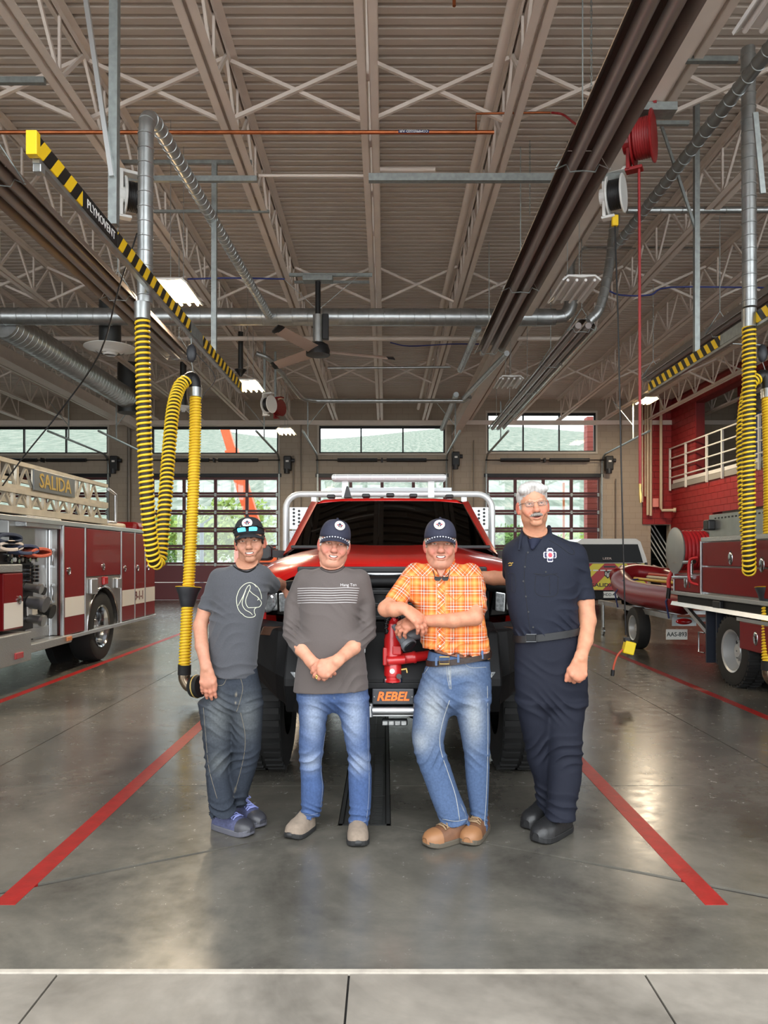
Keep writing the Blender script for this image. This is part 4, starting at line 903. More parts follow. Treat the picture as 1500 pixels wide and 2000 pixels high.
m = MB(); m.bx(X0 - .8, X0 + .8, 5.94, 6.06, 1.565, 1.595); m.build('cowl', BLACKP, tr, bevel=.01)
for px in (647, 715, 762, 807, 877):
    c = P(px, 966, 6.92); m = MB(); m.box((c.x, 6.92, 2.075 - .012 * abs(px - 762) / 115), (.075, .12, .035)); m.build('roof_marker', BLACKP, tr, bevel=.012)
m = MB(); c = P(679, 966, 7.1); m.loft([[c + Vector((s_ * w_, y_, z_)) for s_, y_ in ((-1, -.06), (1, -.06), (1, .08), (-1, .08))] for w_, z_ in ((.035, -.03), (.02, .03), (.008, .075))]); m.build('antenna_fin', BLACKP, tr)
# grille, headlights
m = MB(); m.bx(X0 - .62, X0 + .62, 4.74, 4.8, .95, 1.42); m.build('grille_backing', BLKG, tr)
for z in (1.02, 1.1, 1.18, 1.26):
    m = MB(); m.prism([(X0 - .56, z), (X0 + .56, z), (X0 + .54, z + .03), (X0 - .54, z + .03)], 4.7, 4.75, 'y'); m.build('grille_slat', BLACKP, tr, bevel=.006)
m = MB(); m.bx(X0 - .6, X0 + .6, 4.69, 4.76, 1.4, 1.44); m.build('grille_header', BLACKP, tr, bevel=.01)
m = MB(); m.bx(X0 - .58, X0 + .58, 4.685, 4.71, 1.384, 1.4); m.build('grille_trim', CHROME, tr, bevel=.004)
for sx in (-1, 1):
    m = MB(); m.loft([[Vector((X0 + sx * x, y, z)) for x, y, z in ((.62, 4.73, 1.12), (.93, 4.86, 1.13), (.93, 4.86, 1.3), (.66, 4.73, 1.33))], [Vector((X0 + sx * x, y, z)) for x, y, z in ((.62, 4.8, 1.12), (.93, 4.94, 1.13), (.93, 4.94, 1.3), (.66, 4.8, 1.33))]]); m.build('headlight_bezel', BLKG, tr, bevel=.01)
    m = MB(); c = Vector((X0 + sx * .81, 4.79, 1.215)); m.rev([(.075, .0), (.072, -.025), (.05, -.035), (.01, -.04)], c, (sx * -.1, 1, 0), 20)
    m.box(c + Vector((0, -.01, 0)), (.15, .03, .12)); m.build('headlight', LENS, tr, bevel=.012)
    m = MB(); m.prism([(X0 + sx * .66, 1.16), (X0 + sx * .715, 1.15), (X0 + sx * .72, 1.27), (X0 + sx * .66, 1.28)], 4.715, 4.75, 'y'); m.build('turn_lamp', LENS, tr, bevel=.006)
    m = MB(); m.prism([(X0 + sx * .6, 1.02), (X0 + sx * .8, 1.03), (X0 + sx * .78, 1.08), (X0 + sx * .62, 1.08)], 4.47, 4.5, 'y'); m.build('fog_lamp', mat('smoked_amber', (92, 66, 52), .2), tr, bevel=.005)
# guard and bumper
m = MB(); m.tube(smooth_path([(X0 - .92, 4.72, 1.27), (X0 - .8, 4.55, 1.3), (X0 - .45, 4.44, 1.34), (X0, 4.42, 1.35), (X0 + .45, 4.44, 1.34), (X0 + .8, 4.55, 1.3), (X0 + .92, 4.72, 1.27)], 30), .034, 12); m.build('guard_bar', BLK, tr, smooth=180)
for sx in (-1, 1):
    m = MB(); m.tube([(X0 + sx * .17, 4.43, 1.34), (X0 + sx * .24, 4.43, 1.05)], .03, 10); m.build('guard_upright', BLK, tr, smooth=180)
    m = MB(); m.tube([(X0 + sx * .9, 4.7, 1.28), (X0 + sx * .92, 4.68, 1.05)], .03, 10); m.build('guard_end', BLK, tr, smooth=180)
m = MB(); m.prism([(4.2, .77), (4.2, .81), (4.34, 1.06), (4.5, 1.1), (4.62, 1.1), (4.62, .6), (4.3, .6)], X0 - .62, X0 + .62, 'x'); m.build('bumper_centre', BLK, tr, bevel=.012)
for sx in (-1, 1):
    m = MB(); m.loft([[Vector((X0 + sx * x, y, z)) for y, z in ((yy, .62 + zz), (yy - .06, .8 + zz * .5), (yy + .06, 1.07), (yy + .26, 1.1), (yy + .26, .62 + zz))] for x, yy, zz in ((.5, 4.24, -.05), (.68, 4.36, .05), (.86, 4.58, .16), (1.0, 4.86, .24))]); m.build('bumper_wing', BLK, tr, bevel=.012)
    q = P(566 if sx < 0 else 968, 1319, 4.24); m = MB(); m.box((X0 + sx * .58, 4.235, q.z), (.075, .03, .045), Matrix.Rotation(sx * .55, 3, 'Z')); m.build('marker_light', LENS, tr, bevel=.004)
    m = MB(); m.box((X0 + sx * .92, 4.86, .96), (.03, .04, .05)); m.build('side_marker', REDLENS, tr, bevel=.006)
m = MB(); m.bx(X0 - .17, X0 + .17, 4.19, 4.34, .755, .79); m.build('winch_tray', BLK, tr, bevel=.006)
zpl = P(0, 1360, 4.17).z; m = MB(); m.box((X0 + .0, 4.17, zpl), (.235, .02, .088)); m.build('name_plate', mat('plate_grey', (62, 63, 66), .45, .3), tr, bevel=.006)
text_mesh('plate_lettering', 'REBEL', .068, (X0 - .002, 4.157, zpl), (1, 0, 0), (0, 0, 1), ORNG, tr, .003, .0022, 1.0, shear=.25)
for sx in (-.105, .107):
    m = MB(); m.cyl((X0 + sx, 4.156, zpl), (X0 + sx, 4.162, zpl), .004, n=8); m.build('plate_bolt', CHROME, tr)
zr = P(0, 1387, 4.17).z
m = MB(); m.cyl((X0 - .115, 4.16, zr), (X0 + .115, 4.16, zr), .021, n=16); m.build('fairlead_roller', ALU, tr, smooth=50)
for sx in (-.13, .13):
    m = MB(); m.cyl((X0 + sx, 4.165, zr - .035), (X0 + sx, 4.165, zr + .04), .018, n=14); m.build('fairlead_post', ALU, tr, smooth=50)
m = MB(); m.bx(X0 - .14, X0 + .14, 4.175, 4.19, zr - .035, zr - .028); m.build('fairlead_plate', ALU, tr)
m = MB(); m.tube([(X0 - .16 + .03 * math.cos(a), 4.15 - .01 * math.sin(a * 2), zr + .03 + .02 * math.sin(a)) for a in [2 * PI * k / 14 for k in range(14)]], .006, 6, True); m.build('winch_cable_eye', mat('cable_steel', (90, 92, 92), .4, .7), tr, smooth=180)
m = MB(); m.box((X0 + .01, 4.3, .545), (.15, .05, .035)); m.build('light_bar', mat('bar_dark', (60, 62, 64), .4), tr, bevel=.008)
for k in range(4):
    m = MB(); m.box((X0 - .045 + .036 * k, 4.272, .545), (.028, .008, .022)); m.build('light_cell', LENS, tr)
m = MB(); m.box((X0 - .22, 4.2, .98), (.13, .04, .04)); m.build('driving_light', LENS, tr, bevel=.004)
# under body
m = MB(); m.cyl((X0 - .8, 5.3, .5), (X0 + .8, 5.3, .5), .06, n=12); m.sphere((X0 + .2, 5.3, .5), .16); m.build('front_axle', BLACKP, tr, smooth=50)
m = MB(); m.bx(X0 - .55, X0 + .55, 4.55, 8.6, .68, .95); m.bx(X0 - .95, X0 + .95, 5.9, 8.6, .6, .75); m.build('chassis', mat('chassis_black', (14, 14, 14), .7), tr)
for sx in (-1, 1):
    m = MB(); m.tube([(X0 + sx * .5, 4.7, .75), (X0 + sx * .55, 5.3, .5)], .05, 8); m.build('control_arm', BLACKP, tr)
    wheel(tr, (X0 + sx * .87, 5.35, .47), .47, .29, .24, sx, mat('dark_rim', (40, 41, 43), .35, .6))
    wheel(tr, (X0 + sx * .87, 9.0, .47), .47, .29, .24, sx, mat('dark_rim', (40, 41, 43), .35, .6))
# flat bed and headache rack
m = MB(); m.bx(X0 - 1.18, X0 + 1.18, 8.45, 11.2, .95, 1.15); m.bx(X0 - 1.15, X0 + 1.15, 8.8, 11.0, 1.15, 1.85); m.build('flat_bed', mat('bed_alu', (186, 188, 190), .4, .6), tr, bevel=.02)
RKW = mat('rack_white', (224, 226, 226), .35, .3)
m = MB(); m.tube([(X0 - 1.18, 8.5, 1.1), (X0 - 1.18, 8.5, 2.05)] + [(X0 - 1.18 + .17 * (1 - math.cos(a)), 8.5, 2.05 + .17 * math.sin(a)) for a in [PI / 2 * k / 6 for k in range(1, 7)]] + [(X0 + 1.18 - .17 * (1 - math.cos(a)), 8.5, 2.05 + .17 * math.sin(a)) for a in [PI / 2 * k / 6 for k in range(6, 0, -1)]] + [(X0 + 1.18, 8.5, 2.05), (X0 + 1.18, 8.5, 1.1)], .036, 10); m.build('rack_hoop', RKW, tr, smooth=60)
for sx in (-1, 1):
    m = MB(); m.bx(X0 + sx * .86 - .03, X0 + sx * .86 + .03, 8.5, 8.54, 1.1, 2.2); m.build('rack_upright', RKW, tr)
    m = MB(); m.bx(min(X0 + sx * .9, X0 + sx * 1.14), max(X0 + sx * .9, X0 + sx * 1.14), 8.51, 8.53, 1.82, 2.07); po = m.build('perforated_plate', RKW, tr)
    hb = MB()
    for i in range(5):
        for k in range(2):
            c = Vector((X0 + sx * (1.03 + .06 * k), 8.505, 1.86 + i * .042 + .02 * k)); hb.cyl(c, c + Vector((0, .004, 0)), .015, n=8)
    h_ = hb.build('plate_holes', BLACKP, po); h_['kind'] = 'stuff'
    m = MB(); m.bx(min(X0 + sx * .9, X0 + sx * 1.14), max(X0 + sx * .9, X0 + sx * 1.14), 8.51, 8.53, 1.15, 1.8); m.build('tread_plate', TREAD, tr)
zb = P(0, 934, 8.45).z
m = MB(); m.box((X0 - .0, 8.45, zb), (1.3, .24, .075)); m.build('emergency_light_bar', mat('bar_clear', (214, 218, 220), .12, .2), tr, bevel=.03)
for k in range(9):
    m = MB(); m.bx(X0 - .6 + .135 * k, X0 - .596 + .135 * k, 8.325, 8.34, zb - .03, zb + .03); m.build('bar_divider', BRUSH, tr)
for sx in (-.5, .48):
    m = MB(); m.bx(X0 + sx - .035, X0 + sx + .035, 8.45, 8.5, 2.18, zb - .03); m.build('bar_bracket', RKW, tr)
m = MB(); m.bx(X0 - .72, X0 + .78, 9.2, 9.3, 2.28, 2.36); m.bx(X0 - .74, X0 + .8, 9.2, 9.3, 2.18, 2.21); m.build('ladder_rack', mat('bed_alu', (186, 188, 190), .4, .6), tr)
for x in (-.7, .75):
    m = MB(); m.bx(X0 + x - .03, X0 + x + .03, 9.2, 9.26, 1.8, 2.3); m.build('rack_post', mat('bed_alu', (186, 188, 190), .4, .6), tr)

# water monitor on the bumper
MY = 4.225
mo = MB(); zb0 = P(0, 1338, MY).z; xm = P(767, 0, MY).x
def Q(px, py, dy=0.0): return P(px, py, MY + dy)
mo.rev([(.05, 0), (.05, .012), (.044, .015), (.044, .03), (.05, .034), (.05, .1), (.046, .11), (.046, .12), (.058, .125), (.058, .17), (.05, .18), (.05, .245), (.046, .25), (.046, .275), (.04, .3), (.034, .33)], Q(767, 1331), n=20)
mo_o = mo.build('water_monitor', REDM, tr, smooth=40)
m = MB(); m.cyl(Q(767, 1341), Q(767, 1331), .034, n=6); m.build('base_nut', ALU, mo_o)
for k, (dx, dy) in enumerate(((-.045, -.02), (.045, -.02), (-.04, .05), (.04, .05))):
    m = MB(); m.cyl(Vector((xm + dx, MY + dy, .79)), Vector((xm + dx, MY + dy, .812)), .011, n=6); m.build('base_bolt', CHROME, mo_o)
m = MB(); m.tube([Q(757, 1291, -.05), Q(790, 1288, -.04)], .026, 14); m.tube([Q(757, 1291, -.05), Q(756, 1291, -.05)], .03, 14); m.build('gear_housing', REDM, mo_o, smooth=50)
m = MB(); m.tube([Q(775, 1288, .0), Q(806, 1284, -.01), Q(807, 1284, -.01), Q(812, 1283, -.01), Q(813, 1283, -.01), Q(842, 1279, 0)], [.032, .032, .035, .035, .029, .028], 16); m.build('outlet_pipe', REDM, mo_o, smooth=50)
m = MB(); m.box(Q(775, 1270, -.05), (.05, .03, .05)); m.box(Q(752, 1281, -.02), (.025, .07, .1)); m.build('gear_case', REDM, mo_o, bevel=.006)
m = MB(); m.cyl(Q(766, 1311, -.052), Q(766, 1311, -.046), .014, n=18); m.build('round_badge', WHITEP, mo_o)
m = MB(); m.cyl(Q(779, 1321, -.045), Q(779, 1321, -.06), .015, n=12); m.build('gauge', BLACKP, mo_o)
m = MB(); m.tube([Q(783, 1308), Q(794, 1306), Q(795, 1312), Q(795, 1318)], .008, 8); m.build('drain_valve', mat('brass', (206, 168, 84), .3, .9), mo_o, smooth=50)
m = MB(); m.tube(smooth_path([Q(765, 1245), Q(764, 1225, .01), Q(768, 1213, 0), Q(776, 1208, -.02)], 12), .032, 14); m.build('upper_elbow', REDM, mo_o, smooth=180)
hel = [Vector(p) for p in smooth_path([Q(756, 1238, -.03), Q(754, 1222, -.03), Q(758, 1208, -.03), Q(770, 1203, -.03), Q(782, 1206, -.03)], 40)]; fr = frames(hel); m = MB()
m.tube([f[0] + (f[2] * math.cos(i * 1.25) + f[3] * math.sin(i * 1.25)) * .011 for i, f in enumerate(fr)], .006, 6); m.tube(hel, .008, 6); m.build('coiled_cable', BLACKP, mo_o, smooth=180)
a, b = Q(769, 1222, -.08), Q(800, 1262, -.16); d = (b - a).normalized()
noz = MB(); noz.tube([a, a + d * .035, a + d * .04, a + d * .06, a + d * .065, b - d * .03, b - d * .025, b], [.014, .016, .02, .021, .03, .036, .042, .044], 20); nz = noz.build('nozzle', GREYCAST, mo_o, smooth=40)
m = MB(); m.rev([(.036, 0), (.036, .006), (.01, .008)], b, d, 20); m.build('nozzle_mouth', BLACKP, mo_o, smooth=40)
m = MB(); m.tube([Q(789, 1248, -.12), Q(800, 1240, -.12), Q(815, 1238, -.1), Q(822, 1240, -.09)], [.03, .034, .032, .026], 14); m.build('nozzle_motor', GREYCAST, mo_o, smooth=50)
m = MB(); m.tube([Q(818, 1240, -.09), Q(822, 1241, -.08), Q(823, 1241, -.08), Q(828, 1242, -.07), Q(829, 1242, -.07), Q(838, 1244, -.05)], [.03, .03, .026, .026, .031, .029], 16); m.build('swivel_joint', BLACKP, mo_o, smooth=40)

# ------------------------------------------------------------------ ladder truck on the left
LX = -4.1
def LY(px): return -LX * F / (CX - px)
def LZ(px, py): return H - (py - CY) * LY(px) / F
lt = thing('ladder_truck', 'maroon and white ladder fire engine parked on the left', 'fire truck', (LX - 1.2, 10, 0))
ZT, ZB0 = 1.95, .46
m = MB(); m.bx(LX - 2.4, LX - .52, 5.8, 13.2, .55, ZT - .02); ar = [(10.78 - .58 * math.cos(PI * k / 16), .48 + .58 * math.sin(PI * k / 16)) for k in range(17)]; m.prism([(LY(120), ZB0 + .05)] + ar + [(13.2, ZB0 + .05), (13.2, ZT - .02), (LY(120), ZT - .02)], LX - .52, LX - .055, 'x'); m.build('body', BRUSH, lt)
# wheel arch void
def side_panel(name, p0, p1, z0, z1, mt, out=.012, bev=.006):
    return MB().bx(LX - .06, LX + out, LY(p0), LY(p1), z0, z1).build(name, mt, lt, bevel=bev)
for name, p0, p1 in (('compartment_door', 124.5, 163), ('cab_door', 237, 261), ('cab_door', 262.5, 281), ('cab_door', 283, 301)):
    d = side_panel(name, p0, p1, ZB0 + .04, ZT - .06, REDD)
    MB().bx(LX + .012, LX + .0145, LY(p0) + .004, LY(p1) - .004, .73, .98).build('white_band', WHITE_V, d)
    yc, zc = (LY(p0) + LY(p1)) / 2, 1.32; m = MB(); m.rev([(.05, 0), (.05, .01), (.035, .014), (.03, .006)], (LX + .012, LY(p0) + .12, zc), (1, 0, 0), 16); m.build('latch', CHROME, d, smooth=50)
d = side_panel('upper_door', 169, 234, 1.23, ZT - .06, REDD); m = MB(); m.rev([(.05, 0), (.05, .01), (.035, .014), (.03, .006)], (LX + .012, LY(200), 1.36), (1, 0, 0), 16); m.build('latch', CHROME, d, smooth=50)
m = MB(); yc, R_ = 10.78, .58; pts = [(LY(165.5), ZB0), (LY(165.5), 1.22), (LY(235.5), 1.22), (LY(235.5), ZB0)] + [(yc + R_ * math.cos(a), .48 + R_ * math.sin(a)) for a in [PI * k / 20 for k in range(21)]]
m.prism(pts, LX - .05, LX + .008, 'x'); m.build('wheel_panel', BRUSH, lt)
m = MB(); m.tube([(LX + .012, yc + (R_ + .012) * math.cos(a), .48 + (R_ + .012) * math.sin(a)) for a in [PI * k / 20 for k in range(21)]], .018, 8); m.build('arch_trim', CHROME, lt, smooth=60)
m = MB(); m.cyl((LX - .6, yc, .48), (LX - .5, yc, .48), R_ + .0, n=40); m.build('wheel_well', mat('well_black', (10, 10, 10), .9), lt)
wheel(lt, (LX - .16, yc, .5), .5, .32, .3, 1, tread=False)
wheel(lt, (LX - 2.2, yc, .5), .5, .32, .3, -1, tread=False)
wheel(lt, (LX - .3, 7.0, .5), .5, .5, .3, 1, tread=False)
m = MB(); m.bx(LX - .06, LX + .02, LY(0) - 2, 13.2, ZT - .05, ZT + .01); m.build('top_rail', ALU, lt, bevel=.006)
m = MB(); m.bx(LX - .08, LX + .03, LY(120), 13.2, ZB0 - .02, ZB0 + .03); m.build('bottom_rail', ALU, lt, bevel=.006)
for px in (122, 165, 235.5, 262, 282): MB().bx(LX - .02, LX + .018, LY(px) - .02, LY(px) + .02, ZB0 + .02, ZT - .05).build('edge_trim', ALU, lt, bevel=.004)
text_mesh('unit_number', '9-1-1', .2, (LX + .017, LY(270.5), .86), (0, 1, 0), (0, 0, 1), mat('number_maroon', (96, 20, 26), .4), lt, .001, .004, 1.0)
for px, py, s_, mt in ((201, 1134, .14, REDLENS), (178, 1145, .22, ALU), (227, 1139, .16, ALU)):
    m = MB(); m.box((LX + .03, LY(px), LZ(px, py)), (.05, s_, s_ * 1.0 if mt is ALU else .12)); m.build('side_light', mt, lt, bevel=.015)
# pump bay
PB = mat('pump_panel', (30, 30, 32), .4, .3); PX = LX - .16
def L2(px): return -PX * F / (CX - px)
def L2z(px, py): return H - (py - CY) * L2(px) / F
m = MB(); m.bx(PX - .1, PX, 6.5, LY(90), .5, 1.62); m.build('pump_panel', PB, lt)
m = MB(); m.bx(PX - .1, PX, LY(90) + .005, LY(121), .5, ZT); m.build('bay_side', BRUSH, lt)
m = MB(); m.bx(PX - .08, PX + .03, LY(40), LY(90), 1.63, ZT); m.build('bay_upper_plate', BRUSH, lt, bevel=.01)
m = MB(); m.bx(PX - .08, LX + .0, LY(52), LY(120), ZT - .1, ZT + .03); m.build('tread_trim', TREAD, lt, bevel=.008)
MB().bx(PX, PX + .03, LY(118), LY(121), .5, ZT - .1).build('grab_rail', CHROME, lt, bevel=.008)
for i in range(9):
    for k in range(2):
        px_, py_ = 12 + 7.2 * i, 1082 + 11 * k + (i % 2) * 3; c = Vector((PX, L2(px_), L2z(px_, py_))); m = MB(); m.cyl(c, c + Vector((.025, 0, 0)), .026, n=12); m.build('gauge', [CHROME, BRUSH, BLACKP, CHROME, WHITEP][(i + 2 * k) % 5], lt, smooth=50)
for i in range(3):
    for k in range(5):
        px_, py_ = 52 + 8 * i, 1106 + 7 * k; c = Vector((PX, L2(px_), L2z(px_, py_))); m = MB(); m.cyl(c, c + Vector((.045, 0, 0)), .017, n=10); m.build('valve_knob', CHROME if (i + k) % 3 else BLACKP, lt, smooth=50)
for px_, py_, r, L_, mt in ((50, 1146, .06, .14, BRUSH), (60, 1150, .05, .12, BLACKP), (56, 1176, .1, .16, mat('grey_cap', (110, 110, 112), .4, .5)), (76, 1190, .09, .12, BLACKP), (55, 1208, .07, .14, BRUSH), (107, 1195, .08, .05, BRUSH)):
    c = Vector((PX, L2(px_), L2z(px_, py_))); m = MB(); m.tube([c, c + Vector((L_, 0, -.02)), c + Vector((L_ + .01, 0, -.02)), c + Vector((L_ + .05, 0, -.03))], [r * .75, r * .75, r, r], 16); m.build('discharge_outlet', mt, lt, smooth=45)
for py_ in (1090, 1158):
    z_ = L2z(103, py_); y_ = L2(103); m = MB()
    for k in range(4): m.tube([(PX, y_ - .12 + .08 * k, z_ - .1), (PX + .05, y_ - .12 + .08 * k, z_ - .1), (PX + .05, y_ - .12 + .08 * k, z_ + .1), (PX, y_ - .12 + .08 * k, z_ + .1)], .014, 8)
    m.bx(PX + .035, PX + .06, y_ - .15, y_ + .15, z_ - .12, z_ - .09); m.bx(PX + .035, PX + .06, y_ - .15, y_ + .15, z_ + .09, z_ + .12); m.build('folding_step', CHROME, lt, smooth=60)
m = MB(); m.bx(PX, PX + .015, LY(78), LY(119), .8, 1.0); m.build('white_panel', WHITE_V, lt, bevel=.004)
m = MB(); m.bx(PX, PX + .02, LY(74), LY(118), .52, .64); m.build('kick_plate', TREAD, lt, bevel=.004)
m = MB(); m.bx(LX - .5, LX + .05, LY(5), LY(133), .4, .5); m.build('running_board', TREAD, lt, bevel=.012)
m = MB(); m.bx(LX - .5, LX + .08, 6.6, LY(48), .33, .66); m.build('tail_step', TREAD, lt, bevel=.012)
m = MB(); m.box((LX + .085, LY(22), .42), (.02, .18, .07)); m.build('marker_lamp', REDLENS, lt, bevel=.008)
m = MB(); m.box((LX + .06, LY(126), .455), (.02, .15, .06)); m.build('marker_lamp', AMBER, lt, bevel=.008)
d = MB().bx(LX - .4, LX + .0, LY(7), LY(45), .7, 1.32).build('rear_door', REDD, lt, bevel=.01)
MB().bx(LX + .0, LX + .003, LY(7.5), LY(44.5), .72, 1.0).build('white_band', WHITE_V, d); m = MB(); m.rev([(.05, 0), (.05, .01), (.035, .014)], (LX + .0, LY(37), 1.02), (1, 0, 0), 16); m.build('latch', CHROME, d, smooth=50)
m = MB(); m.bx(LX - .42, LX - .01, 5.8, LY(46), 1.33, 1.42); m.build('hose_tray', TREAD, lt, bevel=.01)
# hoses folded on the tray
for i, (c0, px, py, lab) in enumerate((((52, 62, 84), 28, 1052, 'dark blue folded hose bundle on the ladder truck tail'), ((214, 204, 196), 30, 1067, 'white flat folded hose lying on the ladder truck'), ((196, 96, 74), 88, 1080, 'orange red hose end draped over the pump panel'), ((60, 72, 104), 62, 1074, 'blue grey hose fold beside the orange hose end'))):
    c = Vector((LX - .12, LY(px), LZ(px, py))); m = MB(); rings = []
    for a in [i2 * PI / 8 for i2 in range(17)]:
        rr = 1 if a < PI else .8; p = c + Vector((0, .26 * math.cos(a * .98), .05 * math.sin(a) * rr)); rings.append([p + Vector((s_ * .09, 0, t_ * .018)) for s_, t_ in ((-1, -1), (1, -1), (1, 1), (-1, 1))])
    m.loft(rings); single(m, 'fire_hose', mat('hose_%d' % i, c0, .8, bump=.2), lab, 'hose', 'folded hoses on the ladder truck', smooth=60, bevel=.006)
# ladder
LD = mat('ladder_alloy', (186, 178, 162), .45, .5, var=.12)
lx = LX - .22
def lad(name, y0, y1, zt, zb_, step, x, zslope=0.0):
    m = MB(); m.bar((x, y0, zt), (x, y1, zt), .06, .05); m.build(name + '_top_chord', LD, lt); m = MB(); m.bar((x, y0, zb_), (x, y1, zb_), .07, .08); m.build(name + '_bottom_chord', LD, lt)
    n = int((y1 - y0) / step); i0 = None
    for i in range(n):
        a = y0 + i * step
        m = MB(); m.bar((x, a, zb_), (x, a, zt), .035, .05, (0, 1, 0)); m.build(name + '_post', LD, lt)
        m = MB(); m.bar((x, a + .03, zb_ + .03), (x, a + step * .5, zt - .03), .02, .03, (1, 0, 0)); m.bar((x, a + step * .5, zt - .03), (x, a + step - .03, zb_ + .03), .02, .03, (1, 0, 0)); m.build(name + '_lattice', LD, lt)
lad('fly_ladder', 6.6, 11.5, 2.6, 2.3, .42, lx)
lad('base_ladder', 6.6, 11.3, 2.26, 2.04, .38, lx + .06)
lad('far_ladder', 6.6, 11.5, 2.6, 2.3, .62, lx - .95)
m = MB(); m.bx(LX - 1.2, LX - .24, 6.6, 11.4, 2.0, 2.06); m.build('ladder_floor', mat('ladder_dark', (92, 88, 80), .5, .4), lt)
m = MB()
m.tube([(lx, 11.55, 2.05), (lx, 11.9, 2.05), (lx, 11.9, 2.5), (lx, 11.6, 2.56)], .025, 8); m.build('ladder_end_hoop', ALU, lt, smooth=60)
m = MB(); m.bx(LX - 2.2, LX - .3, 11.4, 12.9, ZT, ZT + .12); m.build('cab_roof_platform', mat('tan_platform', (178, 168, 150), .5), lt, bevel=.05)
sp0, sp1 = LY(91), LY(168); m = MB(); m.bx(lx + .05, lx + .07, sp0, sp1, 2.31, 2.57); sg = m.build('name_board', mat('board_grey', (104, 108, 110), .4, .5), lt, bevel=.006)
text_mesh('name_lettering', 'SALIDA', .25, (lx + .072, (sp0 + sp1) / 2, 2.435), (0, 1, 0), (0, 0, 1), GOLD, sg, .003, .003, 1.12)
m = MB(); m.bx(LX - 2.3, LX - .1, 12.6, 13.6, .5, 2.1); m.build('cab', REDD, lt, bevel=.08)

# ------------------------------------------------------------------ brush truck on the right
BX = 4.0
def BYp(px): return BX * F / (px - CX)
bt = thing('flatbed_fire_truck', 'maroon flatbed fire truck with chrome rimmed dual wheels on the right', 'fire truck', (BX + 1.1, 8.5, 0))
m = MB(); m.bx(BX + .04, BX + 2.2, 5.6, BYp(1370), 1.03, 1.7); m.bx(BX + .04, BX + .5, BYp(1370), BYp(1317), 1.0, 1.28); m.build('body', BRUSH, bt)
m = MB(); m.bx(BX + .1, BX + 2.2, 5.6, BYp(1369), 1.74, 2.03); m.build('top_box', BRUSH, bt, bevel=.01)
m = MB()
for k in range(22): m.bx(BX + .096, BX + .1, 7.3 + .09 * k, 7.34 + .09 * k, 1.97, 1.99)
m.build('vent_slots', BLACKP, bt)['kind'] = 'stuff'
m = MB(); m.bx(BX - .01, BX + .12, 5.6, BYp(1370), 1.69, 1.745); m.build('tread_cap', TREAD, bt, bevel=.006)
for z0, z1, nm in ((1.39, 1.68, 'upper_door'), (1.06, 1.375, 'lower_door')):
    d = MB().bx(BX, BX + .05, 6.9, BYp(1372), z0, z1).build(nm, REDD, bt, bevel=.012)
d = MB().bx(BX, BX + .05, BYp(1366), BYp(1318), 1.04, 1.27).build('small_door', REDD, bt, bevel=.01)
for px, py in ((1427, 1090), (1339, 1137), (1488, 1103)):
    y = BYp(px); z = H - (py - CY) * y / F; m = MB(); m.sphere((BX, y, z), (.02, .055, .085), 16, 8); m.build('latch', CHROME, bt, smooth=180)
for px in (1369, 1316): MB().bx(BX - .008, BX + .05, BYp(px) - .015, BYp(px) + .015, 1.03, 1.7 if px == 1369 else 1.29).build('edge_trim', ALU, bt, bevel=.004)
m = MB(); m.bx(BX - .02, BX + 2.2, 5.6, 10.35, .985, 1.035); m.build('bed_cap', TREAD, bt, bevel=.006)
m = MB(); m.bx(BX + .02, BX + 2.2, 5.6, 10.2, .88, .985); m.build('bed_side', BLK, bt)
m = MB(); m.prism([(BX - .04, .84), (BX + .1, .84), (BX + .1, .89), (BX - .02, .89)], 5.6, 10.3, 'y'); m.build('bed_edge', ALU, bt)
m = MB(); m.bar((BX + .1, 9.3, .5), (BX + .1, 10.2, .86), .05, .05); m.build('bed_brace', ALU, bt)
m = MB(); m.box((BX - .0, BYp(1402), .93), (.05, .2, .09)); m.build('side_lamp', BLACKP, bt, bevel=.01)
yw = 8.62
wheel(bt, (BX + .14, yw, .41), .41, .26, .245, -1, mat('painted_rim', (176, 178, 178), .35, .4), 6)
wheel(bt, (BX + .47, yw - .02, .41), .41, .26, .245, -1, mat('painted_rim', (176, 178, 178), .35, .4), 6, False)
m = MB(); m.bx(BX + .05, BX + .6, BYp(1392), BYp(1390), .2, .84); m.bx(BX + .02, BX + .6, 9.28, 9.31, .18, .86); m.build('mud_flap', mat('flap_navy', (36, 42, 54), .6), bt)
m = MB(); m.bx(BX + .1, BX + 2.0, 5.6, 8.1, .45, .8); m.bx(BX + .7, BX + 1.7, 8.1, 10.2, .5, .86); m.build('chassis', mat('chassis_black', (14, 14, 14), .7), bt)
d = MB().bx(BX + .0, BX + .1, 6.4, BYp(1444), .47, .78).build('underbed_door', REDD, bt, bevel=.012); m = MB(); m.sphere((BX, BYp(1476), .62), (.02, .05, .08), 16, 8); m.build('latch', CHROME, bt, smooth=180)
m = MB(); m.bx(BX - .01, BX + .1, 6.4, BYp(1440), .78, .82); m.build('underbed_trim', TREAD, bt)
m = MB(); m.tube([(BX + .0, 9.3, .55), (BX - .02, 9.42, .55), (BX - .02, 9.42, .3), (BX, 9.3, .3)], .01, 8); m.build('step_handle', CHROME, bt, smooth=60)
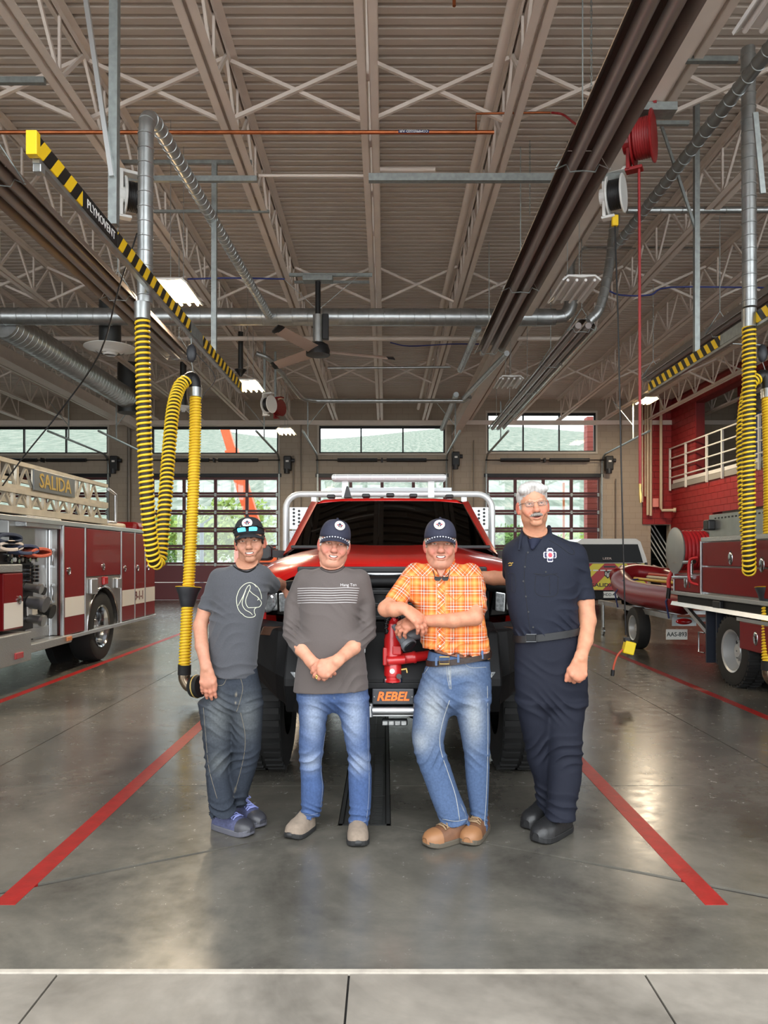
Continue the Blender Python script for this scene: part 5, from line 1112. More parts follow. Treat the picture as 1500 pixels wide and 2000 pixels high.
# booster reel
rc = Vector((BX + .2, 10.2, 1.59)); GR = mat('reel_grey', (150, 152, 150), .4, .4)
for s_ in (-1, 1):
    m = MB(); m.rev([(.03, 0), (.31, 0), (.32, .02 * s_), (.3, .03 * s_), (.03, .02 * s_)], rc + Vector((s_ * .2, 0, 0)), (1, 0, 0), 32); m.build('reel_disc', GR, bt, smooth=40)
m = MB()
for i in range(7): m.tube([rc + Vector((-.16 + .053 * i, .24 * math.cos(t), .24 * math.sin(t))) for t in [2 * PI * k / 28 for k in range(28)]], .036, 8, True)
m.rev([(.22, -.18), (.22, .18)], rc, (1, 0, 0), 24); m.build('reel_hose', mat('booster_red', (190, 34, 40), .5), bt, smooth=180)
for a, b in (((BX, 10.35, 1.42), (BX, 9.6, 1.44)), ((BX, 10.3, 1.22), (BX, 9.6, 1.24)), ((BX + .02, 9.75, 1.1), (BX + .02, 9.75, 1.48)), ((BX + .6, 10.35, 1.42), (BX, 10.35, 1.42))):
    MB().cyl(a, b, .026, n=12).build('roller_bar', CHROME, bt, smooth=60)
m = MB(); m.tube(smooth_path([(BX + .35, 10.2, 1.42), (BX + .1, 10.42, 1.36), (BX + .0, 10.45, 1.2), (BX - .02, 10.4, 1.05)], 14), .03, 8); m.build('hose_end', mat('booster_red', (190, 34, 40), .5), bt, smooth=180)
m = MB(); m.cyl((BX - .02, 10.4, 1.07), (BX - .03, 10.42, .92), .03, n=10); m.build('hose_nozzle', BLACKP, bt, smooth=50)
m = MB(); m.tube(smooth_path([(BX + .0, 9.48, 1.5), (BX - .06, 9.6, 1.45), (BX - .06, 9.6, 1.2), (BX + .02, 9.48, 1.14)], 14), .018, 8); m.build('red_loop', mat('booster_red', (190, 34, 40), .5), bt, smooth=180)
m = MB(); m.box((BX + .06, BYp(1372) - .06, 1.9), (.1, .16, .13)); m.build('work_lamp', BLACKP, bt, bevel=.02)

# ------------------------------------------------------------------ trailer and raft
tx = 4.22
tl = thing('boat_trailer', 'galvanised boat trailer with plate AAS-893 behind the flatbed truck', 'trailer', (tx + .6, 12, 0))
for x in (tx, tx + 1.4): MB().bx(x - .03, x + .03, 10.8, 14.6, .58, .66).build('side_rail', GALV, tl)
for y in (10.85, 12.2, 13.5): MB().bx(tx, tx + 1.4, y - .03, y + .03, .56, .62).build('cross_member', GALV, tl)
for s_, x in ((-1, tx - .06), (1, tx + 1.46)): wheel(tl, (x, 12.2, .34), .34, .2, .2, s_, mat('painted_rim', (176, 178, 178), .35, .4), 5, False)
m = MB(); m.bx(tx - .05, tx + .3, 10.78, 10.8, .5, .62); m.build('lamp_board', GALV, tl); m = MB(); m.sphere((tx + .12, 10.775, .565), (.12, .02, .045)); m.build('tail_lamp', REDLENS, tl, smooth=180)
pl = MB().box((tx - .0, 10.74, .38), (.31, .012, .15)); pz = pl.build('licence_plate', mat('plate_white', (226, 226, 220), .4), tl, bevel=.004)
text_mesh('plate_text', 'AAS-893', .088, (tx - .0, 10.733, .38), (1, 0, 0), (0, 0, 1), mat('plate_ink', (28, 40, 36), .5), pz, .001, .0012, .92)
m = MB(); m.cyl((tx - .02, 14.3, .62), (tx - .02, 14.3, .1), .03, n=10); m.cyl((tx - .04, 14.3, .08), (tx, 14.3, .08), .08, n=12); m.build('jack', GALV, tl, smooth=50)
RAFT = mat('raft_red', (122, 14, 22), .35, spec=.4); raft = thing('raft', 'red inflatable raft with raised bow strapped on the trailer', 'raft', (tx + .7, 12.4, .7))
for i, x in enumerate((tx + .12, tx + 1.3)):
    p = smooth_path([(x, 10.5, .86), (x, 11.5, .86), (x, 12.8, .87), (x + (.05 if i == 0 else -.05), 13.6, .95), (x + (.16 if i == 0 else -.16), 14.2, 1.12), (x + (.3 if i == 0 else -.3), 14.5, 1.3)], 30)
    m = MB(); n = len(p); m.tube(p, [.2 * (1 if t < .7 else 1 - (t - .7) * 2.4) if t > .04 else .1 for t in [k / (n - 1) for k in range(n)]], 18); m.build('side_tube', RAFT, raft, smooth=180)
m = MB(); m.bx(tx + .2, tx + 1.2, 10.8, 13.6, .78, .86); m.build('raft_floor', mat('raft_floor', (70, 70, 72), .6), raft)
m = MB(); m.tube(smooth_path([(tx + .2, 14.2, 1.12), (tx + .7, 14.5, 1.2), (tx + 1.25, 14.2, 1.12)], 12), .16, 14); m.build('bow_tube', RAFT, raft, smooth=180)
for k, (y0, y1, z, c0) in enumerate(((11.0, 13.6, 1.1, (216, 178, 70)), (10.8, 13.2, 1.14, (206, 196, 170)), (11.2, 13.4, 1.18, (190, 70, 40)))):
    single(MB().cyl((tx + .25 + .12 * k, y0, z), (tx + .35 + .1 * k, y1, z + .01), .025, n=8), 'oar', mat('oar_%d' % k, c0, .5), ['yellow shafted oar lying on the raft', 'pale wooden oar lying on the raft', 'orange shafted oar lying on the raft'][k], 'oar', 'oars on the raft', smooth=60)
for y in (10.9, 13.3):
    m = MB(); m.tube([(tx - .05, y, .6), (tx - .1, y, .85), (tx + .05, y, 1.08), (tx + .5, y, 1.12)], .014, 6); m.build('strap', mat('strap_blue', (34, 46, 96), .6), raft)
# ------------------------------------------------------------------ pickup with chevrons
py0 = 19.0; pxa, pxb = P(1116, 0, py0).x, P(1266, 0, py0).x; pc = (pxa + pxb) / 2; hw = (pxb - pxa) / 2
pk = thing('pickup', 'pickup truck with red and yellow chevron tailgate at back right', 'truck', (pc, py0, 0))
def PZ(y): return P(0, y, py0).z
m = MB(); m.loft([[Vector((pc + u * hw, y, z)) for u, z in ((-1, PZ(1100)), (-.97, PZ(1090)), (-.82, PZ(1058)), (-.7, PZ(1052)), (.7, PZ(1052)), (.82, PZ(1058)), (.97, PZ(1090)), (1, PZ(1100)))] for y in (py0 + .06, py0 + 2.2)]); m.build('topper', mat('topper_silver', (196, 190, 176), .3, coat=.6), pk, smooth=30)
m = MB(); m.prism([(pc - .88 * hw, PZ(1099)), (pc + .88 * hw, PZ(1099)), (pc + .74 * hw, PZ(1063)), (pc - .74 * hw, PZ(1063))], py0 + .03, py0 + .06, 'y'); m.build('rear_window', GLASS_D, pk)
text_mesh('window_lettering', 'LEER', .075, (pc - .06, py0 + .028, PZ(1091)), (1, 0, 0), (0, 0, 1), mat('silver_print', (190, 170, 160), .4), pk, .001, .001, 1.5)
m = MB(); m.bx(pc - hw, pc + hw, py0 + .05, py0 + 4.8, .45, PZ(1101)); m.build('body', RED, pk, bevel=.03)
CHY = mat('chevron_yellow', (222, 206, 40), .4); CHR = mat('chevron_red', (176, 24, 24), .4)
z0, z1 = PZ(1152), PZ(1101); MB().bx(pc - hw * .98, pc + hw * .98, py0 + .02, py0 + .05, z0, z1).build('tailgate', CHR, pk, bevel=.01)
hgt = z1 - z0; sw = .3
for s_ in (-1, 1):
    for k in range(3):
        u0 = .18 + k * .62; poly = []
        for (u, z) in ((u0, z0), (u0 + sw, z0), (u0 + sw - hgt, z1), (u0 - hgt, z1)): poly.append((u, z))
        # clip to the half gate
        def clip(poly, f):
            out = []
            for i in range(len(poly)):
                a, b = poly[i - 1], poly[i]; fa, fb = f(a), f(b)
                if fa * fb < 0: t = fa / (fa - fb); out.append((a[0] + (b[0] - a[0]) * t, a[1] + (b[1] - a[1]) * t))
                if fb >= 0: out.append(b)
            return out
        poly = clip(poly, lambda p: p[0]); 
        if len(poly) >= 3: poly = clip(poly, lambda p: hw * .97 - p[0])
        if len(poly) >= 3: m = MB(); m.prism([(pc + s_ * u, z) for u, z in poly], py0 + .012, py0 + .02, 'y'); m.build('chevron_stripe', CHY, pk)
text_mesh('gate_lettering', 'SALIDA FIRE', .13, (pc - .0, py0 + .008, PZ(1143)), (1, 0, 0), (0, 0, 1), mat('gate_ink', (44, 30, 24), .5), pk, .001, .003, 1.35)
sh = MB(); q = (pc - .05, PZ(1122)); sh.prism([(q[0] - .085, q[1] + .09), (q[0] + .085, q[1] + .09), (q[0] + .08, q[1] - .03), (q[0], q[1] - .11), (q[0] - .08, q[1] - .03)], py0 + .0, py0 + .012, 'y'); e = sh.build('gate_emblem', BLACKP, pk)
m = MB()
for s_ in (-1, 1): m.tube([(q[0] + s_ * .012, py0 - .003, q[1] - .06), (q[0] + s_ * .02, py0 - .003, q[1] + .03), (q[0] + s_ * .055, py0 - .003, q[1] + .06), (q[0] + s_ * .065, py0 - .003, q[1] + .01), (q[0] + s_ * .045, py0 - .003, q[1] - .02)], .013, 6)
m.build('emblem_horns', WHITEP, e)
m = MB(); m.box((pc, py0 + .01, PZ(1107)), (.3, .02, .04)); m.build('gate_handle', BLACKP, pk)
for k in range(9):
    m = MB(); m.box((pc - .72 + .18 * k, py0 + .0, PZ(1114)), (.13, .012, .03)); m.build('warning_lamp', WHITEP, pk)
m = MB(); m.bx(pc - hw, pc + hw, py0 - .12, py0 + .1, PZ(1172), PZ(1153)); m.build('rear_bumper', BLK, pk, bevel=.03)
pl = MB().box((pc - .02, py0 - .13, PZ(1161)), (.36, .01, .16)); pz = pl.build('licence_plate', mat('plate_white', (226, 226, 220), .4), pk)
text_mesh('plate_text', 'HDD-4FS', .1, (pc - .02, py0 - .137, PZ(1161)), (1, 0, 0), (0, 0, 1), mat('plate_ink', (28, 40, 36), .5), pz, .001, .0012, .92)
for s_ in (-1, 1):
    wheel(pk, (pc + s_ * (hw - .16), py0 + .9, .4), .4, .27, .23, s_, CHROME, 6, False)
    m = MB(); m.bx(min(pc + s_ * hw * .93, pc + s_ * hw), max(pc + s_ * hw * .93, pc + s_ * hw), py0 + .03, py0 + .1, z0 + .1, z1); m.build('tail_lamp', REDLENS, pk)
m = MB(); c = P(1262, 1104, 18.6); m.box(c, (.06, .06, .14)); m.bar(c, c + Vector((-.15, .3, .05)), .02, .02); m.build('spot_lamp', BLACKP, pk, bevel=.01)
# ------------------------------------------------------------------ sculpting kit: signed distance fields on a grid, then surface nets
def npv(v): return np.array([v[0], v[1], v[2]], dtype=np.float32)
class Vox:
    def __init__(s, lo, hi, h):
        s.h = h; s.lo = npv(lo); n = np.ceil((npv(hi) - s.lo) / h).astype(int) + 2; s.ax = [s.lo[i] + h * np.arange(n[i], dtype=np.float32) for i in range(3)]
        s.D = np.full(tuple(n), 0.2, dtype=np.float32)
    def sub(s, lo, hi):
        sl = []
        for i in range(3):
            a = int(np.clip(np.floor((lo[i] - s.lo[i]) / s.h), 0, s.D.shape[i])); b = int(np.clip(np.ceil((hi[i] - s.lo[i]) / s.h) + 1, 0, s.D.shape[i])); sl.append(slice(a, max(a, b)))
        X = s.ax[0][sl[0]][:, None, None]; Y = s.ax[1][sl[1]][None, :, None]; Z = s.ax[2][sl[2]][None, None, :]
        return tuple(sl), X, Y, Z
    def put(s, sl, d, k, cut=False):
        a = s.D[sl]
        if cut: d = -d; a_, b_ = -a, -d
        else: a_, b_ = a, d
        if k > 0:
            hh = np.maximum(k - np.abs(a_ - b_), 0) / k; r = np.minimum(a_, b_) - hh * hh * k * .25
        else: r = np.minimum(a_, b_)
        s.D[sl] = -r if cut else r
    def cone(s, a, b, ra, rb, k=.02, cut=False, flat=None, fs=1.0):
        a, b = npv(a), npv(b); m = max(ra, rb) * max(1, fs) + max(k, .02); sl, X, Y, Z = s.sub(np.minimum(a, b) - m, np.maximum(a, b) + m)
        if 0 in s.D[sl].shape: return s
        ab = b - a; L2 = float(ab @ ab) + 1e-12; px, py, pz = X - a[0], Y - a[1], Z - a[2]
        t = np.clip((px * ab[0] + py * ab[1] + pz * ab[2]) / L2, 0, 1); qx, qy, qz = px - ab[0] * t, py - ab[1] * t, pz - ab[2] * t
        if flat is not None:
            f = npv(Vector(flat).normalized()); c = qx * f[0] + qy * f[1] + qz * f[2]; e = c * (1 / fs - 1); qx, qy, qz = qx + f[0] * e, qy + f[1] * e, qz + f[2] * e
        s.put(sl, np.sqrt(qx * qx + qy * qy + qz * qz) - (ra + (rb - ra) * t), k, cut); return s
    def chain(s, pts, rs, k=.02, cut=False, **kw):
        for i in range(len(pts) - 1): s.cone(pts[i], pts[i + 1], rs[i], rs[i + 1], k if i == 0 else min(k, .012), cut, **kw)
        return s
    def ell(s, c, r, k=.02, cut=False, R=None):
        c, r = npv(c), npv(r); m = float(r.max()) + max(k, .02); sl, X, Y, Z = s.sub(c - m, c + m)
        if 0 in s.D[sl].shape: return s
        x, y, z = X - c[0], Y - c[1], Z - c[2]
        if R is not None: x, y, z = [x * R[0][i] + y * R[1][i] + z * R[2][i] for i in range(3)]
        k0 = np.sqrt((x / r[0]) ** 2 + (y / r[1]) ** 2 + (z / r[2]) ** 2); k1 = np.sqrt((x / r[0] ** 2) ** 2 + (y / r[1] ** 2) ** 2 + (z / r[2] ** 2) ** 2) + 1e-6
        s.put(sl, k0 * (k0 - 1) / k1, k, cut); return s
    def stack(s, rows, k=.02, p=2.3, round_=.0):
        """rows (z, x0, x1, y, ry): superelliptic sections stacked in z"""
        rows = sorted(rows); R = np.array(rows, dtype=np.float32); zs = np.linspace(R[0, 0], R[-1, 0], 90); C = [np.interp(zs, R[:, 0], R[:, i]) for i in range(1, 5)]
        ker = np.array([1, 2, 3, 2, 1.]) / 9; C = [np.convolve(np.pad(c, 2, 'edge'), ker, 'valid') for c in C]
        lo = (R[:, 1].min() - .06, (R[:, 3] - R[:, 4]).min() - .06, R[0, 0] - .05); hi = (R[:, 2].max() + .06, (R[:, 3] + R[:, 4]).max() + .06, R[-1, 0] + .05)
        sl, X, Y, Z = s.sub(lo, hi); zz = Z[0, 0]; x0, x1, yc, ry = [np.interp(zz, zs, c).astype(np.float32)[None, None, :] for c in C]
        xc, rx = (x0 + x1) / 2, (x1 - x0) / 2
        q = (np.abs((X - xc) / rx) ** p + np.abs((Y - yc) / ry) ** p + 1e-9) ** (1 / p); d = (q - 1) * np.minimum(rx, ry)
        e = np.maximum(R[0, 0] - Z, Z - R[-1, 0]); d = np.where(e > 0, np.sqrt(np.maximum(d, 0) ** 2 + e ** 2), np.maximum(d, e * 1.0) if round_ == 0 else d)
        s.put(sl, d.astype(np.float32), k); return s
    def plane_cut(s, p, n, lo=None, hi=None):
        """remove everything on the +n side"""
        n = npv(Vector(n).normalized()); p = npv(p); sl, X, Y, Z = s.sub(lo if lo is not None else s.lo, hi if hi is not None else s.lo + s.h * np.array(s.D.shape))
        d = (X - p[0]) * n[0] + (Y - p[1]) * n[1] + (Z - p[2]) * n[2]; s.D[sl] = np.maximum(s.D[sl], d); return s
    def sleeve(s, pts, rs, cp, cn, k=.035):
        """tapered tube cut off square at its hem, then blended in"""
        xs = np.array([list(p) for p in pts], dtype=np.float32); m = max(rs) + .04; sl, X, Y, Z = s.sub(xs.min(0) - m, xs.max(0) + m); d = None
        for a, b, ra, rb in zip(pts[:-1], pts[1:], rs[:-1], rs[1:]):
            a, b = npv(a), npv(b); ab = b - a; px, py, pz = X - a[0], Y - a[1], Z - a[2]; t = np.clip((px * ab[0] + py * ab[1] + pz * ab[2]) / float(ab @ ab), 0, 1)
            q = np.sqrt((px - ab[0] * t) ** 2 + (py - ab[1] * t) ** 2 + (pz - ab[2] * t) ** 2) - (ra + (rb - ra) * t); d = q if d is None else np.minimum(d, q)
        n = npv(Vector(cn).normalized()); cp = npv(cp); d = np.maximum(d, (X - cp[0]) * n[0] + (Y - cp[1]) * n[1] + (Z - cp[2]) * n[2]); s.put(sl, d, k); return s
    def folds(s, fn):
        m = np.abs(s.D) < .035; ii = np.nonzero(m); s.D[ii] += fn(s.ax[0][ii[0]], s.ax[1][ii[1]], s.ax[2][ii[2]]).astype(np.float32); return s
    def mesh(s):
        D = s.D; D[0] = D[-1] = .1; D[:, 0] = D[:, -1] = .1; D[:, :, 0] = D[:, :, -1] = .1
        S = D < 0; n = [slice(0, -1), slice(1, None)]; c = np.zeros([q - 1 for q in D.shape], np.int8)
        cs = [(i, j, k) for i in (0, 1) for j in (0, 1) for k in (0, 1)]
        for i, j, k in cs: c += S[n[i], n[j], n[k]]
        act = (c > 0) & (c < 8); ids = np.argwhere(act); idx = np.full(act.shape, -1, np.int64); idx[act] = np.arange(len(ids))
        V = np.stack([D[ids[:, 0] + i, ids[:, 1] + j, ids[:, 2] + k] for i, j, k in cs], 1); acc = np.zeros((len(ids), 3)); cnt = np.zeros(len(ids)); CS = np.array(cs, float)
        for a in range(8):
            for b in range(a + 1, 8):
                if np.abs(CS[a] - CS[b]).sum() != 1: continue
                m = (V[:, a] < 0) != (V[:, b] < 0); t = V[m, a] / (V[m, a] - V[m, b]); acc[m] += CS[a] + t[:, None] * (CS[b] - CS[a]); cnt[m] += 1
        verts = s.lo + (ids + acc / cnt[:, None]) * s.h; F_ = []
        for ax in range(3):
            u, v = (ax + 1) % 3, (ax + 2) % 3; A = [slice(None)] * 3; B = [slice(None)] * 3; A[ax] = slice(0, -1); B[ax] = slice(1, None)
            e = np.argwhere(S[tuple(A)] != S[tuple(B)]); e = e[(e[:, u] > 0) & (e[:, v] > 0) & (e[:, u] < D.shape[u] - 1) & (e[:, v] < D.shape[v] - 1)]
            du = np.zeros(3, int); du[u] = 1; dv = np.zeros(3, int); dv[v] = 1
            q = np.stack([idx[tuple((e - du - dv).T)], idx[tuple((e - dv).T)], idx[tuple(e.T)], idx[tuple((e - du).T)]], 1)
            fl = ~S[tuple(e.T)]; q[fl] = q[fl][:, ::-1]; F_.append(q)
        return verts, np.concatenate(F_)
def np_mesh(name, verts, faces, m, parent, cols=None, off=None, extra=None, smooth=True):
    off = WO[parent.name] if (off is None and parent is not None) else (off or Vector((0, 0, 0)))
    me = bpy.data.meshes.new(name); me.from_pydata((verts - np.array(off)).tolist(), [], faces.tolist()); me.materials.append(m)
    if smooth: me.polygons.foreach_set('use_smooth', np.ones(len(me.polygons), bool))
    if cols is not None:
        a = me.color_attributes.new('Col', 'FLOAT_COLOR', 'POINT'); a.data.foreach_set('color', np.concatenate([cols, np.ones((len(cols), 1))], 1).astype(np.float32).ravel())
    if extra is not None:
        a = me.attributes.new('pc', 'FLOAT_VECTOR', 'POINT'); a.data.foreach_set('vector', extra.astype(np.float32).ravel())
    return me
def L3(c): return np.array(lin(c)[:3])
def mixc(A, B, t): return A * (1 - t[:, None]) + B * t[:, None]
def gauss(p, c, r): return np.exp(-(((p - np.array(c)) / np.array(r)) ** 2).sum(1))
def seg_dist(p, a, b):
    a, b = np.array(a), np.array(b); ab = b - a; t = np.clip(((p - a) @ ab) / (ab @ ab), 0, 1); return np.linalg.norm(p - a - t[:, None] * ab, axis=1)

# ------------------------------------------------------------------ heads
SKIN_M = attr_mat('skin', rough=.5, bump=.12, bscale=260, sub=.12, spec=.35, var=.07, vscale=60)
def build_head(o):
    """local frame: x right in the picture, -y to the viewer, z up; origin between the eyes; returns verts, faces, colours in world space plus the transform"""
    s = o['scale']; J = o.get('jowl', 0.0); sm = o.get('smile', 1.0); v = Vox((-.1, -.135, -.2), (.1, .125, .14), .0021)
    v.ell((0, .012, .036), (.076, .096, .08), 0); v.ell((0, -.018, -.035), (.0605 + .008 * J, .07, .078), .03); v.ell((0, -.066, -.1), (.027 + .004 * J, .02, .017), .028)
    for x in (-1, 1):
        v.ell((x * (.041 + .006 * J), -.004, -.066), (.019 + .009 * J, .034, .03), .03); v.ell((x * .046, -.052, -.026), (.021, .022, .018), .022); v.ell((x * .037, -.07, -.045), (.017 + .003 * J, .014, .016), .02)
        v.ell((x * .032, -.093, .0), (.019, .013, .0115), .016, True); v.ell((x * .0315, -.0735, -.001), (.0155, .0125, .0105), .006)
        v.chain([(x * .019, -.0855, -.0065), (x * .031, -.0875, -.009), (x * .044, -.079, -.006)], [.0022, .0026, .002], .004)       # lower lid
        v.chain([(x * .017, -.0865, .005), (x * .031, -.0895, .0075), (x * .046, -.079, .004)], [.0028, .0034, .0026], .005)       # upper lid fold
        v.chain([(x * .012, -.0885, .0155), (x * .03, -.0905, .019), (x * .049, -.076, .014)], [.006, .0065, .005], .012)            # brow ridge
    v.chain([(0, -.082, .012), (0, -.095, -.012), (0, -.11, -.032)], [.0085, .0095, .0125], .014); v.ell((0, -.109, -.036), (.0155 * o.get('nose', 1), .0135, .0125), .008)
    for x in (-1, 1):
        v.ell((x * .0145 * o.get('nose', 1), -.094, -.039), (.0085, .0125, .0085), .006); v.ell((x * .0075, -.105, -.0475), (.0042, .006, .003), .003, True)
        v.chain([(x * .02, -.094, -.037), (x * .031, -.085, -.054), (x * (.037 + .002 * sm), -.075, -.07)], [.0018, .002, .0015], .009, True)       # smile fold
    mz = -.068; mc = lambda t, dz=0., dy=0.: (.033 * t, -.0885 + .021 * t * t + dy, mz + .0095 * sm * t * t + dz)
    T = np.linspace(-1, 1, 9); v.ell((0, -.078, mz), (.034, .016, .022), .015)
    v.chain([mc(t, .0072 - .0035 * abs(t), -.001) for t in T], [.0042 - .0012 * abs(t) for t in T], .006); v.chain([mc(t, -.0098 + .0048 * abs(t), -.0005) for t in T], [.0055 - .0022 * abs(t) for t in T], .006)
    v.chain([mc(t, -.001, -.004) for t in T], [.0056 * o.get('open', 1) * (1 - t * t) + .0014 for t in T], .002, True)
    v.chain([(-.015, -.085, -.086), (.015, -.085, -.086)], [.002, .002], .01, True)
    for x in (-1, 1):     # ears
        R = Matrix.Rotation(x * -.35, 3, 'Z'); v.ell((x * .079, .012, -.012), (.0085, .021, .033), .008, False, [list(r) for r in R]); v.ell((x * .089, .006, -.008), (.006, .011, .019), .004, True); v.ell((x * .077, .006, -.036), (.007, .01, .01), .006)
    nb = o['neck_local']; v.cone((0, .016, -.06), nb, .054 + .008 * J, .062 + .006 * J, .03)
    if J > .3: v.ell((0, -.03, -.108), (.05, .045, .026), .03)
    if o.get('wrinkle'):
        for z in (.034, .042): v.chain([(-.035, -.079, z), (0, -.087, z + .002), (.035, -.079, z)], [.0012] * 3, .005, True)
    p, f = v.mesh(); sk = L3(o['skin']); c = np.tile(sk, (len(p), 1)); red = L3(o.get('flush', (214, 120, 104)))
    for x in (-1, 1):
        c = mixc(c, red, .75 * gauss(p, (x * .04, -.075, -.04), (.022, .03, .02)) * o.get('ruddy', .6)); c = mixc(c, red, .6 * (np.abs(p[:, 0]) > .074) * (p[:, 2] > -.05) * (p[:, 2] < .03))
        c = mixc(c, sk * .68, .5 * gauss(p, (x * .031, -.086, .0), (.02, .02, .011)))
        d = np.min([seg_dist(p, a, b) for a, b in (((x * .013, -.093, .0155), (x * .03, -.097, .0205)), ((x * .03, -.097, .0205), (x * .05, -.082, .014)))], axis=0); c = mixc(c, L3(o['brow']), np.clip((.0068 - d) / .003, 0, 1) * o.get('brow_w', .8))
        d = seg_dist(p, (x * .02, -.088, .0005), (x * .043, -.081, .0005)); c = mixc(c, L3((236, 226, 216)), np.clip((.0032 - d) / .001, 0, 1) * (p[:, 2] < .003)); d2 = np.hypot(p[:, 0] - x * .0315, p[:, 2] - .0005)
        c = mixc(c, L3(o['eye']), np.clip((.0046 - d2) / .001, 0, 1) * (p[:, 1] < -.07) * (np.abs(p[:, 2] - .0005) < .0034)); d = np.min([seg_dist(p, (x * .017, -.0865, .0022), (x * .031, -.09, .0044)), seg_dist(p, (x * .031, -.09, .0044), (x * .046, -.08, .0018))], axis=0)
        c = mixc(c, L3((52, 36, 30)), np.clip((.0021 - d) / .001, 0, 1) * .9); d = seg_dist(p, (x * .02, -.094, -.037), (x * .037, -.075, -.07)); c = mixc(c, sk * .62, np.clip((.003 - d) / .003, 0, 1) * .5 * o.get('age', .6))
    c = mixc(c, red, .7 * gauss(p, (0, -.112, -.034), (.018, .02, .018)) * o.get('ruddy', .6)); c = mixc(c, L3((70, 30, 26)), np.clip(gauss(p, (.0075, -.107, -.0475), (.005, .01, .0032)) + gauss(p, (-.0075, -.107, -.0475), (.005, .01, .0032)), 0, 1) * .8)
    md = np.min([seg_dist(p, mc(a, -.002), mc(b, -.002)) for a, b in zip(T[:-1], T[1:])], axis=0); lipz = np.clip((.0125 - md) / .004, 0, 1) * (np.abs(p[:, 0]) < .035)
    c = mixc(c, L3(o.get('lip', (188, 96, 88))), lipz * .75); c = mixc(c, L3((66, 22, 20)), np.clip((.0036 - md) / .0015, 0, 1))
    if o.get('stubble'): c = mixc(c, sk * .6, o['stubble'] * np.clip((-.05 - p[:, 2]) / .02, 0, 1) * (p[:, 1] < .0) * (md > .01) * (p[:, 2] > -.135))
    c = mixc(c, sk * .86, np.clip((-.115 - p[:, 2]) / .02, 0, 1) * .5)
    if 'scalp' in o:
        hair = (p[:, 2] > .03) * (p[:, 1] > -.05) + (np.abs(p[:, 0]) > .06) * (p[:, 1] > -.03) * (p[:, 2] > -.02) * (np.abs(p[:, 0]) < .0745) + (p[:, 1] > .05) * (p[:, 2] > -.06); c = mixc(c, L3(o['scalp']), np.clip(hair, 0, 1) * .95)
    Rm = (Matrix.Rotation(o.get('yaw', 0), 3, 'Z') @ Matrix.Rotation(o.get('pitch', 0), 3, 'X') @ Matrix.Rotation(o.get('roll', 0), 3, 'Y')); o['R'] = Rm
    return o_world(o, p), f, c
def o_world(o, p): return np.array(o['pos']) + (p * o['scale']) @ np.array(o['R']).T
def head_pt(o, q): return Vector(o['pos']) + o['R'] @ (Vector(q) * o['scale'])
def head_mesh_part(name, vox_or_mb, o, m, parent, cols=None, smooth=60):
    """transform geometry built in head space to the world"""
    if isinstance(vox_or_mb, Vox): p, f = vox_or_mb.mesh(); me = np_mesh(name, o_world(o, p), f, m, parent, cols); return link(name, me, parent)
    vox_or_mb.v = [tuple(head_pt(o, q)) for q in vox_or_mb.v]; return vox_or_mb.build(name, m, parent, smooth=smooth)
HAIRB = {}
def teeth(o, parent):
    mc = lambda t, dz: (.033 * t, -.0893 + .021 * t * t, -.068 + .0095 * o.get('smile', 1) * t * t + dz); m = MB()
    for a in np.linspace(-.78, .78, 9)[:-1]:
        b = a + .19; m.add([mc(a, .0045), mc(b - .012, .0045), mc(b - .012, -.0035 * (1 - .6 * b * b)), mc(a, -.0035 * (1 - .6 * a * a))], [(0, 1, 2, 3)])
    head_mesh_part('teeth', m, o, mat('teeth', (232, 226, 212), .3), parent)
